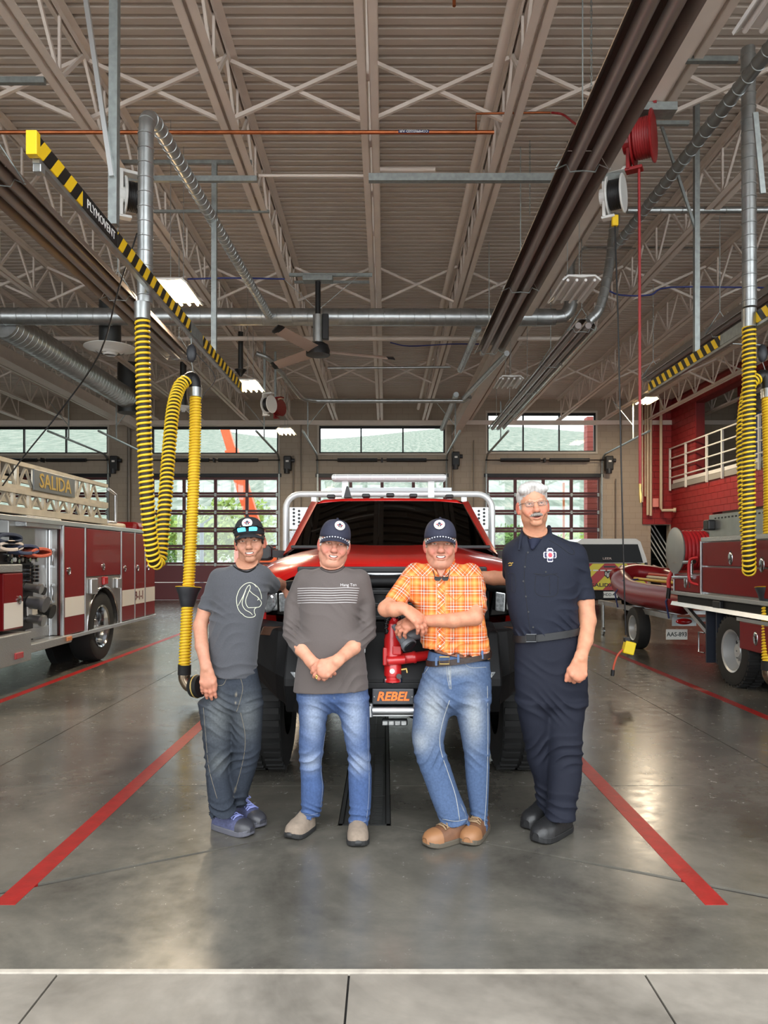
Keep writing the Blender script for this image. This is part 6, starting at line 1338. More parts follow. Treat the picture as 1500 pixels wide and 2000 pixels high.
def cap(o, parent, col, rope, brim_drop=.022, z0=.03, logo=True, tilt=.0):
    M = mat('cap_%d_%d_%d' % col, col, .8, bump=.25, bscale=300); n = 36; rings = []
    def rad(a, t):   # a = 0 at front
        rx, ry = .0835, .104; h = .098; k = math.cos(t * PI / 2) ** .62; fr = max(0, math.cos(a)); k = min(1, k * (1 + .05 * fr)); return Vector((rx * k * math.sin(a), .01 - ry * k * math.cos(a), z0 + h * math.sin(t * PI / 2) * (1 + .04 * fr)))
    for i in range(11):
        t = i / 10 * .985; rings.append([rad(2 * PI * q / n, t) for q in range(n)])
    m = MB(); m.loft(rings, caps=True); cr_ = head_mesh_part('cap_crown', m, o, M, parent, smooth=180)
    m = MB(); U = [(-1 + 2 * i / 16) for i in range(17)]; rows = []
    for j in range(5):
        w = j / 4; row = []
        for u in U:
            a = u * 1.12; b = rad(a, 0.0); out = .066 * w * math.sqrt(max(0, 1 - (u * .96) ** 2)) ; row.append(Vector((b.x * (1 + .03 * w), b.y - out, z0 - brim_drop * (u * u) * 1.25 - .016 * w * (1 - .3 * u * u) + .004)))
        rows.append(row)
    m.loft(rows, caps=False, closed=False); br_ = head_mesh_part('cap_brim', m, o, M, cr_, smooth=180); sd = br_.modifiers.new('t', 'SOLIDIFY'); sd.thickness = .005
    m = MB(); m.sphere(rad(0, .985) + Vector((0, .01, .003)), (.007, .007, .004)); head_mesh_part('cap_button', m, o, M, cr_)
    if rope:
        k = 26; pts = [rad(-1.1 + 2.2 * i / k, .02) + Vector((0, -.004, .003 - brim_drop * (2 * i / k - 1) ** 2 * 1.2)) for i in range(k + 1)]; m = MB(); m.tube(pts, .0028, 6); head_mesh_part('cap_rope', m, o, M, cr_, smooth=180)
        m = MB()
        for i in range(0, k, 2): m.tube([pts[i].lerp(pts[i + 1], .05), pts[i].lerp(pts[i + 1], .95)], .0034, 6)
        q = head_mesh_part('rope_beads', m, o, mat('rope_white', (216, 218, 226), .6), cr_, smooth=180); q['kind'] = 'stuff'
    if logo:
        ax_, tt = logo; c = rad(ax_, tt); e1 = (rad(ax_ + .05, tt) - rad(ax_ - .05, tt)).normalized(); e2 = (rad(ax_, tt + .05) - rad(ax_, tt - .05)).normalized(); nn = e1.cross(e2).normalized()
        if nn.y > 0: nn = -nn
        def disc(r, dz, dx=0, dy=0, sx=1, sy=1, n_=20):
            mm = MB(); cc = c + nn * dz + e1 * dx + e2 * dy; mm.loft([[cc + (e1 * sx * math.cos(q) + e2 * sy * math.sin(q)) * r for q in [2 * PI * i / n_ for i in range(n_)]], [cc + nn * .0015 + (e1 * sx * math.cos(q) + e2 * sy * math.sin(q)) * r for q in [2 * PI * i / n_ for i in range(n_)]]]); return mm
        pa = head_mesh_part('cap_patch', disc(.028, .002), o, mat('patch_cream', (232, 226, 214), .7), cr_)
        for (r, dx, dy, sx, sy, cc_) in ((.008, 0, .006, 1, 1.0, (52, 54, 72)), (.006, -.011, .001, 1, .7, (150, 60, 70)), (.006, .011, .001, 1, .7, (150, 60, 70)), (.0045, -.005, -.007, 1, 1, (48, 44, 66)), (.0045, .006, -.007, 1, 1, (48, 44, 66)), (.004, 0, -.013, .8, 1, (196, 150, 110))):
            head_mesh_part('patch_mark', disc(r, .0036, dx, dy, sx, sy, 10), o, mat('patch_%d_%d_%d' % cc_, cc_, .7), cr_)
    return cr_
def side_hair(o, parent, col, full=False):
    v = Vox((-.1, -.12, -.1), (.1, .13, .15), .003); rn = np.random.RandomState(4)
    if full:
        v.ell((0, .02, .045), (.081, .1, .084), 0); v.ell((0, -.092, .02), (.06, .055, .046), .012, True); v.ell((0, -.11, -.05), (.09, .085, .08), .012, True); v.ell((0, .0, -.1), (.2, .2, .07), .01, True)
        for x in (-1, 1): v.ell((x * .085, .0, -.02), (.02, .022, .036), .008, True); v.ell((x * .045, -.062, .075), (.035, .03, .022), .02)
        v.ell((-.012, -.05, .098), (.055, .045, .02), .025)
        v.folds(lambda X, Y, Z: .0011 * np.sin(X * 330 + 2 * np.sin(Z * 50) + Y * 60 + Z * 80))
    else:
        for x in (-1, 1):
            v.ell((x * .071, .03, .012), (.012, .045, .028), .01); v.cone((x * .0735, -.012, .02), (x * .0725, -.014, -.016), .0065, .004, .01)
        v.ell((0, .088, -.005), (.06, .022, .045), .02); v.folds(lambda X, Y, Z: .0016 * np.sin(Y * 300 + Z * 200) + .0012 * np.sin(Z * 400 + X * 100))
    p, f = v.mesh(); rn = np.random.RandomState(2); c = np.tile(L3(col), (len(p), 1)) * (1 + .1 * np.sin(p[:, :1] * 420 + p[:, 2:3] * 130 + p[:, 1:2] * 160)) * .62
    me = np_mesh('hair', o_world(o, p), f, attr_mat('hair', rough=.6, bump=.1, bscale=300, var=.1, vscale=120), parent, c); return link('hair', me, parent)

# ------------------------------------------------------------------ hands
def hand(v, Wp, d, n, ts, curls=(.5, .55, .6, .65), spread=.06, s=1.0, thumb=(.5, .35), bend=(1.0, 1.15, .8)):
    """Wp wrist, d towards the knuckles, n out of the back of the hand, ts sign of the thumb side"""
    d = Vector(d).normalized(); n = Vector(n); n = (n - d * n.dot(d)).normalized(); t = d.cross(n).normalized() * ts; Wp = Vector(Wp)
    K = Wp + d * .092 * s
    v.chain([Wp - d * .015 * s, Wp + d * .03 * s, Wp + d * .075 * s], [.027 * s, .033 * s, .037 * s], .02, flat=n, fs=.52)
    base = [.031, .0105, -.0105, -.029]; LEN = [(.042, .026, .02), (.046, .029, .021), (.043, .027, .021), (.034, .021, .019)]; lens = [.0, .004, .0, -.01]; tips = []
    for i in range(4):
        b = Wp + d * (.083 + lens[i]) * s + t * base[i] * s; ang = 0.0; dd = (d + t * spread * (1.5 - i)).normalized(); p = b; pts = [p - dd * .03 * s, p]
        for j in range(3):
            ang += curls[i] * bend[j]; dir_ = dd * math.cos(ang) - n * math.sin(ang); p = p + dir_ * LEN[i][j] * s; pts.append(p)
        r0 = (.0105 if i < 3 else .0092) * s; v.chain(pts, [r0 * 1.0, r0 * 1.12, r0 * .98, r0 * .9, r0 * .78], .007); v.ell(b + n * .003 * s, (.009 * s,) * 3, .01); tips.append(pts[-1])
    a, c = thumb; b0 = Wp + d * .022 * s + t * .022 * s; d1 = (d * math.cos(a) + t * math.sin(a) - n * .25).normalized(); p1 = b0 + d1 * .045 * s; d2 = (d1 * math.cos(c) - t * math.sin(c) * .6 + d * .2).normalized(); p2 = p1 + d2 * .032 * s; p3 = p2 + d2 * .024 * s
    v.chain([b0, p1, p2, p3], [.017 * s, .0135 * s, .0115 * s, .009 * s], .014); return tips
def arm_mesh(pts, rs, hands, skin, h=.0028, pad=.14):
    pts = [Vector(p) for p in pts]; xs = np.array([list(p) for p in pts]); lo, hi = xs.min(0) - .07, xs.max(0) + .07
    w = npv(pts[-1]); lo = np.minimum(lo, w - pad - .05); hi = np.maximum(hi, w + pad + .05); v = Vox(lo, hi, h); v.chain(pts, rs, .03); hands(v)
    p, f = v.mesh(); c = np.tile(L3(skin), (len(p), 1)); dist = np.linalg.norm(p - w, axis=1); red = L3((214, 126, 106)); c = mixc(c, red, np.clip((dist - .03) / .1, 0, 1) * (np.linalg.norm(p - npv(pts[-2]), axis=1) > dist) * .35)
    c *= 1 + .05 * np.sin(p[:, :1] * 90 + p[:, 2:3] * 70); return p, f, c

# ------------------------------------------------------------------ shoes
def shoe(name, heel, toe, wd, parent, mu, ms, h_ankle=.085, h_toe=.05, sole=.026, toe_cap=None, lace=None, z=0.0, slip=None):
    heel, toe = Vector(heel), Vector(toe); heel.z = toe.z = 0; d = (toe - heel); Ln = d.length; d.normalize(); s_ = Vector((-d.y, d.x, 0)); up = Vector((0, 0, 1)); heel = heel + up * z
    W = lambda t: wd / 2 * (.72 + .28 * math.sin(min(1, t / .2) * PI / 2) if t < .25 else 1.0 + .12 * math.sin((t - .25) / .75 * PI) if t < .8 else (1.066 * math.sqrt(max(.02, 1 - ((t - .8) / .215) ** 2))))
    ts = [0.0, .03, .08, .16, .28, .4, .52, .64, .74, .84, .92, .97, 1.0]; off = lambda t: s_ * 0.0
    m = MB(); rg = []
    for t in ts:
        w = W(t) * (1.04 if .02 < t < .99 else .8) * (.6 if t == 0 else 1); c = heel + d * Ln * t; spring = .012 * max(0, (t - .75) / .25) ** 2
        rg.append([c + s_ * (w * math.cos(a) * (1 if math.sin(a) < 0 else 1)) + up * (spring + sole * (.5 + .5 * (1 if q in (1, 2) else -1))) for q, a in ((0, PI), (1, PI), (2, 0), (3, 0))])
    m.loft(rg); sole_mb = m
    Ht = lambda t: (h_ankle if t < .3 else h_ankle + (h_toe - h_ankle) * ((t - .3) / .5) ** .8 if t < .8 else h_toe * math.sqrt(max(.05, 1 - ((t - .8) / .22) ** 2)))
    m = MB(); rg = []; rg2 = []
    for t in ts:
        w = W(t) * .97 * (.85 if t in (0.0, 1.0) else 1); c = heel + d * (Ln * (.012 + .976 * t)) + up * sole * .8; hh = Ht(t); ring = []
        for q in range(15):
            a = PI * q / 14; cw = math.cos(a); ring.append(c + s_ * (w * (abs(cw) ** .75) * (1 if cw > 0 else -1) * (1 - .22 * math.sin(a) * (t < .55))) + up * hh * (math.sin(a) ** .7))
        rg.append(ring)
    m.loft(rg, caps=False, closed=False); m.add(rg[0], [tuple(range(15))]); m.add(rg[-1], [tuple(range(15))]); u = m.build(name, mu, parent, smooth=70); sole_mb.build('sole', ms, u, bevel=.006)
    if toe_cap is not None:
        m = MB(); m.loft([[p + (p - (heel + d * Ln * .85 + up * .02)).normalized() * .004 for p in r] for r in rg[8:]], caps=False, closed=False); m.add([p + d * .004 for p in rg[-1]], [tuple(range(15))]); m.build('toe_cap', toe_cap, u, smooth=70)
    if lace is not None:
        for k in range(5):
            i = 4 + k * .72; a, b = int(i), int(i) + 1; f_ = i - a; R = [rg[a][q].lerp(rg[b][q], f_) + up * .003 for q in range(15)]; R2 = [rg[a][q].lerp(rg[b][q], min(1, f_ + .4)) + up * .004 for q in range(15)]
            m = MB(); m.tube([R[4], R2[6] + up * .003, R2[8] + up * .003, R[10]], .0032, 6); m.tube([R2[4], R[6] + up * .005, R[8] + up * .005, R2[10]], .0032, 6); m.build('lace', lace, u, smooth=180)
        m = MB()
        for sg in (-1, 1): bow = rg[4][7] + up * .006; m.tube(smooth_path([bow, bow + s_ * sg * .02 + up * .012 + d * .01, bow + s_ * sg * .035 + d * .02, bow + s_ * sg * .012 + d * .008], 10), .003, 6)
        m.build('lace_bow', lace, u, smooth=180)
    if slip is not None:
        for sg in (4, 10): m = MB(); m.tube([rg[2][sg] + up * .002, rg[3][sg] + up * .002, rg[4][sg] + up * .002, rg[5][sg] + up * .001], .005, 6); m.build('elastic_gore', slip, u, smooth=180)
    return u
# ------------------------------------------------------------------ clothing helpers
def fold_fn(specs):
    """specs: (zc, zr, amp, freq, tilt, xc, xr)"""
    def fn(X, Y, Z):
        r = np.zeros_like(X)
        for zc, zr, amp, fq, tilt, xc, xr in specs:
            w = np.exp(-((Z - zc) / zr) ** 2) * np.exp(-((X - xc) / xr) ** 2); ph = Z * fq + X * tilt + 1.6 * np.sin(X * 21 + Z * 9) + 1.1 * np.sin(Y * 17 + X * 8 + zc * 40)
            r += 1.45 * amp * w * (np.abs(np.sin(ph)) ** .7 - .5)
        return r
    return fn
def garment(name, v, m, parent, colfn=None, pcfn=None):
    p, f = v.mesh(); me = np_mesh(name, p, f, m, parent, colfn(p) if colfn else None, None, pcfn(p) if pcfn else None); o = link(name, me, parent)
    return o, BVHTree.FromPolygons([tuple(q) for q in p], [tuple(q) for q in f])
def hit(bvh, px, py, off=.0015):
    o = Vector((0, 0, H)); d = (P(px, py, 1.0) - o).normalized(); r = bvh.ray_cast(o, d)
    return (r[0] - d * off, r[1]) if r[0] is not None else (None, None)
def drawn(name, bvh, lines, r, m, parent, off=.0008, n=30):
    mb = MB()
    for ln in lines:
        pts = [Vector((a[0], a[1], 0)) for a in ln]; pts = smooth_path(pts, n) if len(pts) > 2 else [pts[0].lerp(pts[1], i / n) for i in range(n + 1)]
        q = [hit(bvh, a.x, a.y, off)[0] for a in pts]; q = [a for a in q if a is not None]
        if len(q) > 2: mb.tube(q, r, 5)
    return mb.build(name, m, parent, smooth=180)
def wrap_text(name, bvh, body, px, py, size, m, parent, sx=1.0, rot=0.0):
    c, _ = hit(bvh, px, py); o = text_mesh(name, body, size, c + Vector((0, -.05, 0)), (math.cos(rot), 0, math.sin(rot)), (0, 0, 1), m, parent, 0, 0, sx); off = WO[parent.name]
    for v in o.data.vertices:
        w = v.co + off; r = bvh.ray_cast(Vector((w.x, w.y - .3, w.z)), Vector((0, 1, 0)))
        if r[0] is not None: v.co = r[0] + Vector((0, -.0015, 0)) - off
    return o
def rows_px(rows, Y, px_pad=0.0):
    out = []
    for r in rows:
        py, a, b, dy, ry = r; y = Y + dy; out.append((P(0, py, y).z, P(a - px_pad, 0, y).x, P(b + px_pad, 0, y).x, y, ry))
    return out
def taper(R):
    z, a, b, y, ry = min(R); w = b - a; return R + [(z - .05, a + w * .16, b - w * .16, y, ry * .62), (z - .075, a + w * .3, b - w * .3, y, ry * .35)]
def leg_rows(rows, Y, dys, k=1.08):
    n = len(rows); out = []
    for i, (py, a, b) in enumerate(rows):
        t_ = i / (n - 1); dy = dys[1] * t_ ** 1.3; out.append((py, a, b, dy, max(.055, (b - a) / 2 * (Y + dy) / F * k, .124 - .00034 * (py - rows[0][0]))))
    return rows_px(out, Y)
def band(name, parent, m, py_l, py_r, pxl, pxr, y, ry, hgt, th=.004, p=2.3):
    a, b = P(pxl, py_l, y), P(pxr, py_r, y); c = (a + b) / 2; rx = (b.x - a.x) / 2; mb = MB(); rg = []
    for dz, e in ((-hgt / 2, 0), (-hgt / 2, th), (hgt / 2, th), (hgt / 2, 0)):
        ring = []
        for q in range(48):
            t = 2 * PI * q / 48; ct, st2 = math.cos(t), math.sin(t); k = (abs(ct) ** p + abs(st2) ** p) ** (-1 / p); u = k * ct
            ring.append(Vector((c.x + (rx + e) * u, y + (ry + e) * k * st2, c.z + (b.z - a.z) / 2 * u + dz)))
        rg.append(ring)
    mb.loft(rg, caps=False); return mb.build(name, m, parent, smooth=50)
def core(v_rows, legs, arms=()):
    """the body under the clothes, slimmer than them"""
    allr = [r for R in [v_rows] + legs for r in R]; lo = (min(r[1] for r in allr), min(r[3] - r[4] for r in allr), min(r[0] for r in allr)); hi = (max(r[2] for r in allr), max(r[3] + r[4] for r in allr), max(r[0] for r in allr))
    v = Vox(np.array(lo) - .03, np.array(hi) + .03, .012); sh = lambda R, k: [(z, (a + b) / 2 - (b - a) / 2 * k, (a + b) / 2 + (b - a) / 2 * k, y, ry * k) for z, a, b, y, ry in R]
    v.stack(sh(v_rows, .66), 0)
    for R in legs: v.stack(sh(R, .55), .03)
    for a, b, r in arms: v.cone(a, b, r, r, .03)
    return v.mesh()
def join(parts):
    V, F_, C_ = [], [], []; n = 0
    for p, f, c in parts: V.append(p); F_.append(f + n); C_.append(c); n += len(p)
    return np.concatenate(V), np.concatenate(F_), np.concatenate(C_)
def person(label, base, parts, group='four men in front of the truck'):
    V, F_, C_ = join(parts); C_ = C_ * .7; me = np_mesh('person', V, F_, SKIN_M, None, C_, Vector(base)); o = bpy.data.objects.new('person', me); COL.objects.link(o); o.location = base; WO[o.name] = Vector(base)
    return setp(o, label, 'person', group)
AK = .68
def denim_cols(base, fade, stitch, spots, seams):
    def fn(p):
        c = np.tile(L3(base), (len(p), 1))
        for ctr, r, a in spots: c = mixc(c, L3(fade), a * gauss(p, ctr, r))
        for a, b in seams:
            d = np.abs(seg_dist(p, a, b)); c = mixc(c, L3(stitch), np.clip((.006 - d) / .004, 0, 1) * .5)
        return c * AK
    return fn
def cloth(col):
    return lambda p: np.tile(L3(col), (len(p), 1)) * AK
SOLEB = mat('sole_black', (30, 30, 30), .7); STITCH = (176, 164, 140)
def neckl(o, w):
    """world point to head space"""
    return tuple((o['R0'].transposed() @ (Vector(w) - Vector(o['pos']))) / o['scale'])
def prep(o):
    o['R0'] = (Matrix.Rotation(o.get('yaw', 0), 3, 'Z') @ Matrix.Rotation(o.get('pitch', 0), 3, 'X') @ Matrix.Rotation(o.get('roll', 0), 3, 'Y')); o['neck_local'] = neckl(o, o['neck']); return o

def throat(nk, skin, base, cutp, extra=None):
    """skin of the throat that fills the neckline"""
    c, r = nk; c = Vector(c); v = Vox(c - Vector((.13, .14, .13)), c + Vector((.13, .14, .13)), .004); v.ell(c - Vector((0, -.006, .001)), [q - .003 for q in r], 0); v.cone(base + Vector((0, .02, .02)), base + Vector((0, .03, -.06)), .06, .07, .03)
    if extra: v.cone(extra[0], extra[1], extra[2] - .004, extra[3], .01)
    v.plane_cut(cutp, (0, -.64, .77)); p, f = v.mesh(); return p, f, np.tile(L3(skin) * .93, (len(p), 1))

# ================================================================== man 1: grey tee
Y1 = 4.12
def j1(px, py, dy=0.0): return P(px, py, Y1 + dy)
h1 = prep(dict(pos=tuple(P(488, 1057, 4.12)), scale=1.0, yaw=.1, pitch=.0, roll=-.08, skin=(206, 150, 122), flush=(206, 118, 96), ruddy=.35, brow=(48, 32, 24), brow_w=.9, eye=(52, 44, 40), age=.4, smile=1.1, stubble=.16, scalp=(48, 36, 30), neck=tuple(j1(482, 1118, .02))))
hv = build_head(h1)
NK1 = (j1(481, 1094, -.055), (.066, .085, .06)); th1 = throat(NK1, (206, 150, 122), j1(482, 1110, .02), j1(482, 1114, -.095))
wl1, wr1 = j1(403, 1305, -.14), j1(553, 1143, .36)
SK1 = (208, 148, 120)
armL = arm_mesh([j1(428, 1136), j1(402, 1188, -.01), j1(391, 1222, -.03), j1(394, 1262, -.09), wl1], [.036, .041, .038, .035, .027], lambda v: hand(v, wl1, (.06, -.05, -1), (0, -1, .05), -1, (.2, .22, .22, .25), .05, .98, (.3, .3)), SK1)
armR = arm_mesh([j1(510, 1126, .03), j1(532, 1142, .16), j1(541, 1141, .28), wr1], [.035, .04, .038, .029], lambda v: hand(v, wr1, (.72, .1, -.66), (.55, -.55, .6), 1, (.55, .6, .65, .7), .05, .98, (.4, .3)), SK1)
sh1 = rows_px([(1098, 472, 500, 0, .055), (1104, 452, 508, 0, .075), (1112, 434, 518, 0, .092), (1122, 421, 524, 0, .105), (1140, 415, 526, 0, .115), (1165, 414, 522, 0, .12), (1195, 412, 516, 0, .12), (1230, 409, 508, 0, .118), (1260, 409, 504, 0, .116), (1290, 411, 502, 0, .118), (1330, 413, 501, 0, .122)], Y1)
pv1 = rows_px([(1305, 417, 501, 0, .11), (1330, 413, 506, 0, .115), (1350, 404, 511, 0, .12), (1375, 391, 513, 0, .122)], Y1); pv1 = taper(pv1)
lf1 = leg_rows([(1370, 391, 457), (1382, 390, 456), (1416, 395, 455), (1466, 400, 452), (1500, 402, 446), (1522, 404, 447), (1550, 406, 453), (1578, 410, 459), (1592, 412, 461)], Y1, (-.02, -.08)); lb1 = leg_rows([(1370, 448, 513), (1400, 452, 512), (1424, 453, 511), (1466, 452, 509), (1502, 446, 500), (1536, 448, 489), (1564, 452, 482), (1576, 455, 481)], Y1, (.02, .07))
cb = core(sh1, [lf1, lb1]); cb = (*cb, np.tile(L3(SK1), (len(cb[0]), 1)))
man1 = person('man in a charcoal tee and black cap with blue sunglasses, leftmost', (P(440, 0, Y1).x, Y1, 0), [hv, armL, armR, cb, th1]); teeth(h1, man1)
v = Vox(P(365, 1345, 4.5) - Vector((0, .75, 0)), P(560, 1085, 4.2) + Vector((.05, .35, 0)), .0048); v.stack(sh1, 0, 2.4); v.sleeve([j1(430, 1130), j1(394, 1212, -.01)], [.06, .048], j1(397, 1191, -.01), j1(394, 1212, -.01) - j1(424, 1130)); v.sleeve([j1(510, 1124, .02), j1(540, 1152, .22)], [.056, .05], j1(533, 1144, .17), j1(538, 1150, .2) - j1(510, 1124, .02))
v.plane_cut(j1(460, 1320), (-.05, 0, -1)); v.ell(*NK1, .004, True)
v.folds(fold_fn([(j1(0, 1195).z, .05, .012, 70, 40, j1(415, 0).x, .07), (j1(0, 1230).z, .12, .006, 46, -34, j1(440, 0).x, .1), (j1(0, 1305).z, .05, .008, 60, 25, j1(460, 0).x, .2), (j1(0, 1150).z, .04, .006, 70, 60, j1(520, 0).x, .06), (j1(0, 1160).z, .04, .006, 60, 30, j1(395, 0).x, .04)]))
TEE = attr_mat('tee_grey', rough=.9, bump=.35, bscale=500, spec=.15, var=.12, vscale=240, sheen=.15); shirt1, bv1 = garment('tee_shirt', v, TEE, man1, cloth((88, 89, 94)))
drawn('collar_rib', bv1, [[(451, 1099.5), (460, 1108.5), (472, 1115), (484, 1117), (496, 1111), (504, 1102)]], .0045, TEE, man1)
LG = lambda ln: [(350 + a / 5, 1000 + b / 5) for a, b in ln]
drawn('shirt_logo', bv1, [LG(x) for x in ([(755, 735), (725, 702), (690, 690), (640, 705), (590, 755), (562, 830), (562, 890), (575, 945), (600, 985)], [(600, 985), (622, 1000), (640, 1018), (680, 1030), (725, 1025), (745, 1005), (735, 985), (735, 950), (760, 930)], [(575, 915), (620, 830), (650, 760), (670, 725), (690, 715), (693, 745), (670, 800), (650, 860), (655, 905), (675, 935)], [(650, 765), (622, 850), (616, 905), (645, 955), (690, 980), (715, 1005)], [(684, 765), (720, 800), (765, 830), (785, 855), (803, 885), (795, 912), (770, 930), (672, 935)], [(765, 835), (777, 848), (765, 862)], [(735, 705), (775, 745), (798, 800), (805, 850)])], .0019, mat('print_cream', (202, 204, 182), .7), man1)
v = Vox(P(370, 1615, 4.3) - Vector((.05, .5, .05)), P(530, 1300, 4.3) + Vector((.05, .3, .02)), .0055); v.stack(pv1, 0); v.stack(lf1, .03); v.stack(lb1, .02); kz = j1(0, 1480).z
v.folds(fold_fn([(j1(0, 1365).z, .06, .009, 75, 30, j1(450, 0).x, .2), (kz, .07, .010, 60, -30, j1(430, 0).x, .2), (j1(0, 1575).z, .055, .015, 85, 20, j1(440, 0).x, .2), (j1(0, 1420).z, .08, .006, 50, 40, j1(430, 0).x, .2)]))
DEN = attr_mat('denim', rough=.85, bump=.4, bscale=420, spec=.15, var=.16, vscale=90)
_, bj1 = garment('jeans', v, DEN, man1, denim_cols((56, 62, 72), (122, 126, 126), STITCH, [(tuple(j1(425, 1400, -.1)), (.07, .1, .13), .6), (tuple(j1(485, 1400, -.1)), (.06, .12, .12), .5), (tuple(j1(425, 1490, -.1)), (.05, .1, .06), .5)], [(j1(463, 1325, -.12), j1(460, 1375, -.12)), (j1(478, 1380, -.06), j1(475, 1480, -.03)), (j1(475, 1480, -.03), j1(455, 1560, -.02))]))

drawn('pocket_seam', bj1, [[(425, 1339), (436, 1337), (443, 1324)]], .0014, mat('stitching', (120, 112, 96), .8), man1); drawn('fly_seam', bj1, [[(470, 1324), (474, 1345), (468, 1372), (462, 1390)]], .0013, mat('stitching', (120, 112, 96), .8), man1); drawn('inseam', bj1, [[(470, 1392), (478, 1430), (478, 1465), (470, 1505), (459, 1545)]], .0013, mat('stitching', (120, 112, 96), .8), man1); drawn('side_seam', bj1, [[(397, 1382), (402, 1440), (408, 1500), (424, 1560)]], .0011, mat('stitching', (120, 112, 96), .8), man1)
SNK = mat('sneaker_mesh', (66, 70, 100), .6, var=.3, vscale=70, bump=.3, bscale=300); SNS = mat('sneaker_sole', (84, 84, 92), .5); LAC = mat('lace_lilac', (120, 128, 180), .7)
shoe('sneaker', P(420, 1618, 4.13) , P(492, 1630, 3.98), .1, man1, SNK, SNS, .09, .05, .034, mat('sneaker_toe', (52, 52, 57), .4), LAC); shoe('sneaker', P(462, 1612, 4.3), P(512, 1610, 4.1), .098, man1, SNK, SNS, .09, .05, .034, mat('sneaker_toe', (52, 52, 57), .4), LAC)
cp1 = cap(h1, man1, (26, 27, 31), False, .02, .034, (0.0, .42)); side_hair(h1, man1, (50, 38, 32))
sg = MB()
for x in (-1, 1): sg.loft([[Vector((x * (.008 + w), -.108 - .012 * (1 - abs(w - .02) / .03) , z)) for w, z in ((.0, .052), (.042, .05), (.046, .062), (.043, .073), (.002, .074))], [Vector((x * (.008 + w), -.103 - .012 * (1 - abs(w - .02) / .03), z)) for w, z in ((.0, .052), (.042, .05), (.046, .062), (.043, .073), (.002, .074))]])
gl1 = thing('sunglasses', 'blue mirrored sunglasses resting on the black cap of the leftmost man', 'sunglasses', tuple(head_pt(h1, (0, -.1, .06))))
head_mesh_part('lenses', sg, h1, mat('blue_mirror', (70, 176, 214), .08, .7), gl1); m = MB()
for x in (-1, 1): m.tube([(0, -.112, .075), (x * .03, -.121, .078), (x * .058, -.108, .074)], .004, 6); m.tube([(x * .057, -.108, .072), (x * .084, -.05, .062), (x * .086, .02, .05)], .0035, 6)
head_mesh_part('frame', m, h1, BLKG, gl1, smooth=180)

# ================================================================== man 2: brown long sleeve
Y2 = 4.1
def j2(px, py, dy=0.0): return P(px, py, Y2 + dy)
h2 = prep(dict(pos=tuple(P(653, 1062, 4.08)), scale=1.03, yaw=.1, pitch=.02, roll=.13, skin=(222, 160, 134), flush=(220, 118, 104), ruddy=.9, brow=(206, 176, 156), brow_w=.35, eye=(60, 56, 58), age=1.0, smile=1.3, open=1.0, jowl=.8, wrinkle=1, scalp=(214, 208, 200), neck=tuple(j2(648, 1120, .02))))
NK2 = (j2(648, 1097, -.05), (.07, .095, .052)); th2 = throat(NK2, (222, 160, 134), j2(648, 1110, .02), j2(648, 1115, -.1)); hv = build_head(h2); SK2 = (224, 160, 130); wl2, wr2 = j2(611, 1295, -.17), j2(657, 1292, -.24)
armL = arm_mesh([j2(592, 1150), j2(577, 1195, .005), j2(573, 1236, -.02), j2(588, 1266, -.115), wl2], [.03, .032, .035, .039, .03], lambda v: hand(v, wl2, (.72, -.05, -.69), (0, -1, -.05), -1, (.75, .8, .85, .9), .03, 1.03, (.3, .4)), SK2)
armR = arm_mesh([j2(704, 1150), j2(713, 1195, .005), j2(714, 1234, -.02), j2(690, 1264, -.145), wr2], [.03, .032, .035, .04, .03], lambda v: hand(v, wr2, (-.8, -.04, -.6), (-.1, -1, .15), 1, (.5, .55, .6, .62), .05, 1.05, (.5, .5)), SK2)
sh2 = rows_px([(1106, 634, 668, 0, .065), (1112, 612, 690, 0, .085), (1120, 596, 705, 0, .1), (1135, 587, 713, 0, .115), (1160, 585, 712, -.005, .128), (1190, 587, 706, -.01, .137), (1220, 587, 704, -.015, .147), (1250, 586, 708, -.02, .152), (1280, 583, 713, -.02, .15), (1310, 578, 717, -.015, .145), (1358, 572, 721, -.01, .142)], Y2)
pv2 = rows_px([(1330, 581, 718, 0, .125), (1350, 582, 719, 0, .125), (1364, 583, 720, 0, .12)], Y2); pv2 = taper(pv2)
ll2 = leg_rows([(1354, 582, 651), (1396, 584, 640), (1410, 585, 638), (1452, 584, 633), (1477, 584, 631), (1497, 586, 628), (1522, 588, 630), (1536, 588, 633), (1570, 588, 630), (1594, 588, 624)], Y2, (0, -.03)); lr2 = leg_rows([(1362, 654, 720), (1396, 662, 722), (1418, 668, 722), (1472, 679, 723), (1508, 680, 726), (1564, 682, 725), (1581, 683, 724), (1611, 680, 719)], Y2, (0, -.1))
cb = core(sh2, [ll2, lr2]); cb = (*cb, np.tile(L3(SK2), (len(cb[0]), 1)))
man2 = person('man in a brown striped long sleeve shirt with clasped hands', (P(650, 0, Y2).x, Y2, 0), [hv, armL, armR, cb, th2]); teeth(h2, man2)
v = Vox(P(535, 1360, 4.4) - Vector((.02, .75, .02)), P(750, 1095, 4.4) + Vector((.02, .2, .02)), .0048); v.stack(sh2, 0, 2.4)
v.sleeve([j2(596, 1132), j2(574, 1180, .01), j2(570, 1238, -.02), j2(600, 1281, -.16)], [.058, .052, .051, .046], j2(589, 1267, -.125), j2(604, 1286, -.17) - j2(570, 1238, -.02)); v.sleeve([j2(702, 1132), j2(715, 1180, .01), j2(717, 1236, -.02), j2(674, 1279, -.2)], [.058, .052, .051, .046], j2(690, 1264, -.145), j2(664, 1286, -.23) - j2(717, 1236, -.02))
v.plane_cut(j2(645, 1347), (0.03, -.02, -1)); v.ell(*NK2, .004, True)
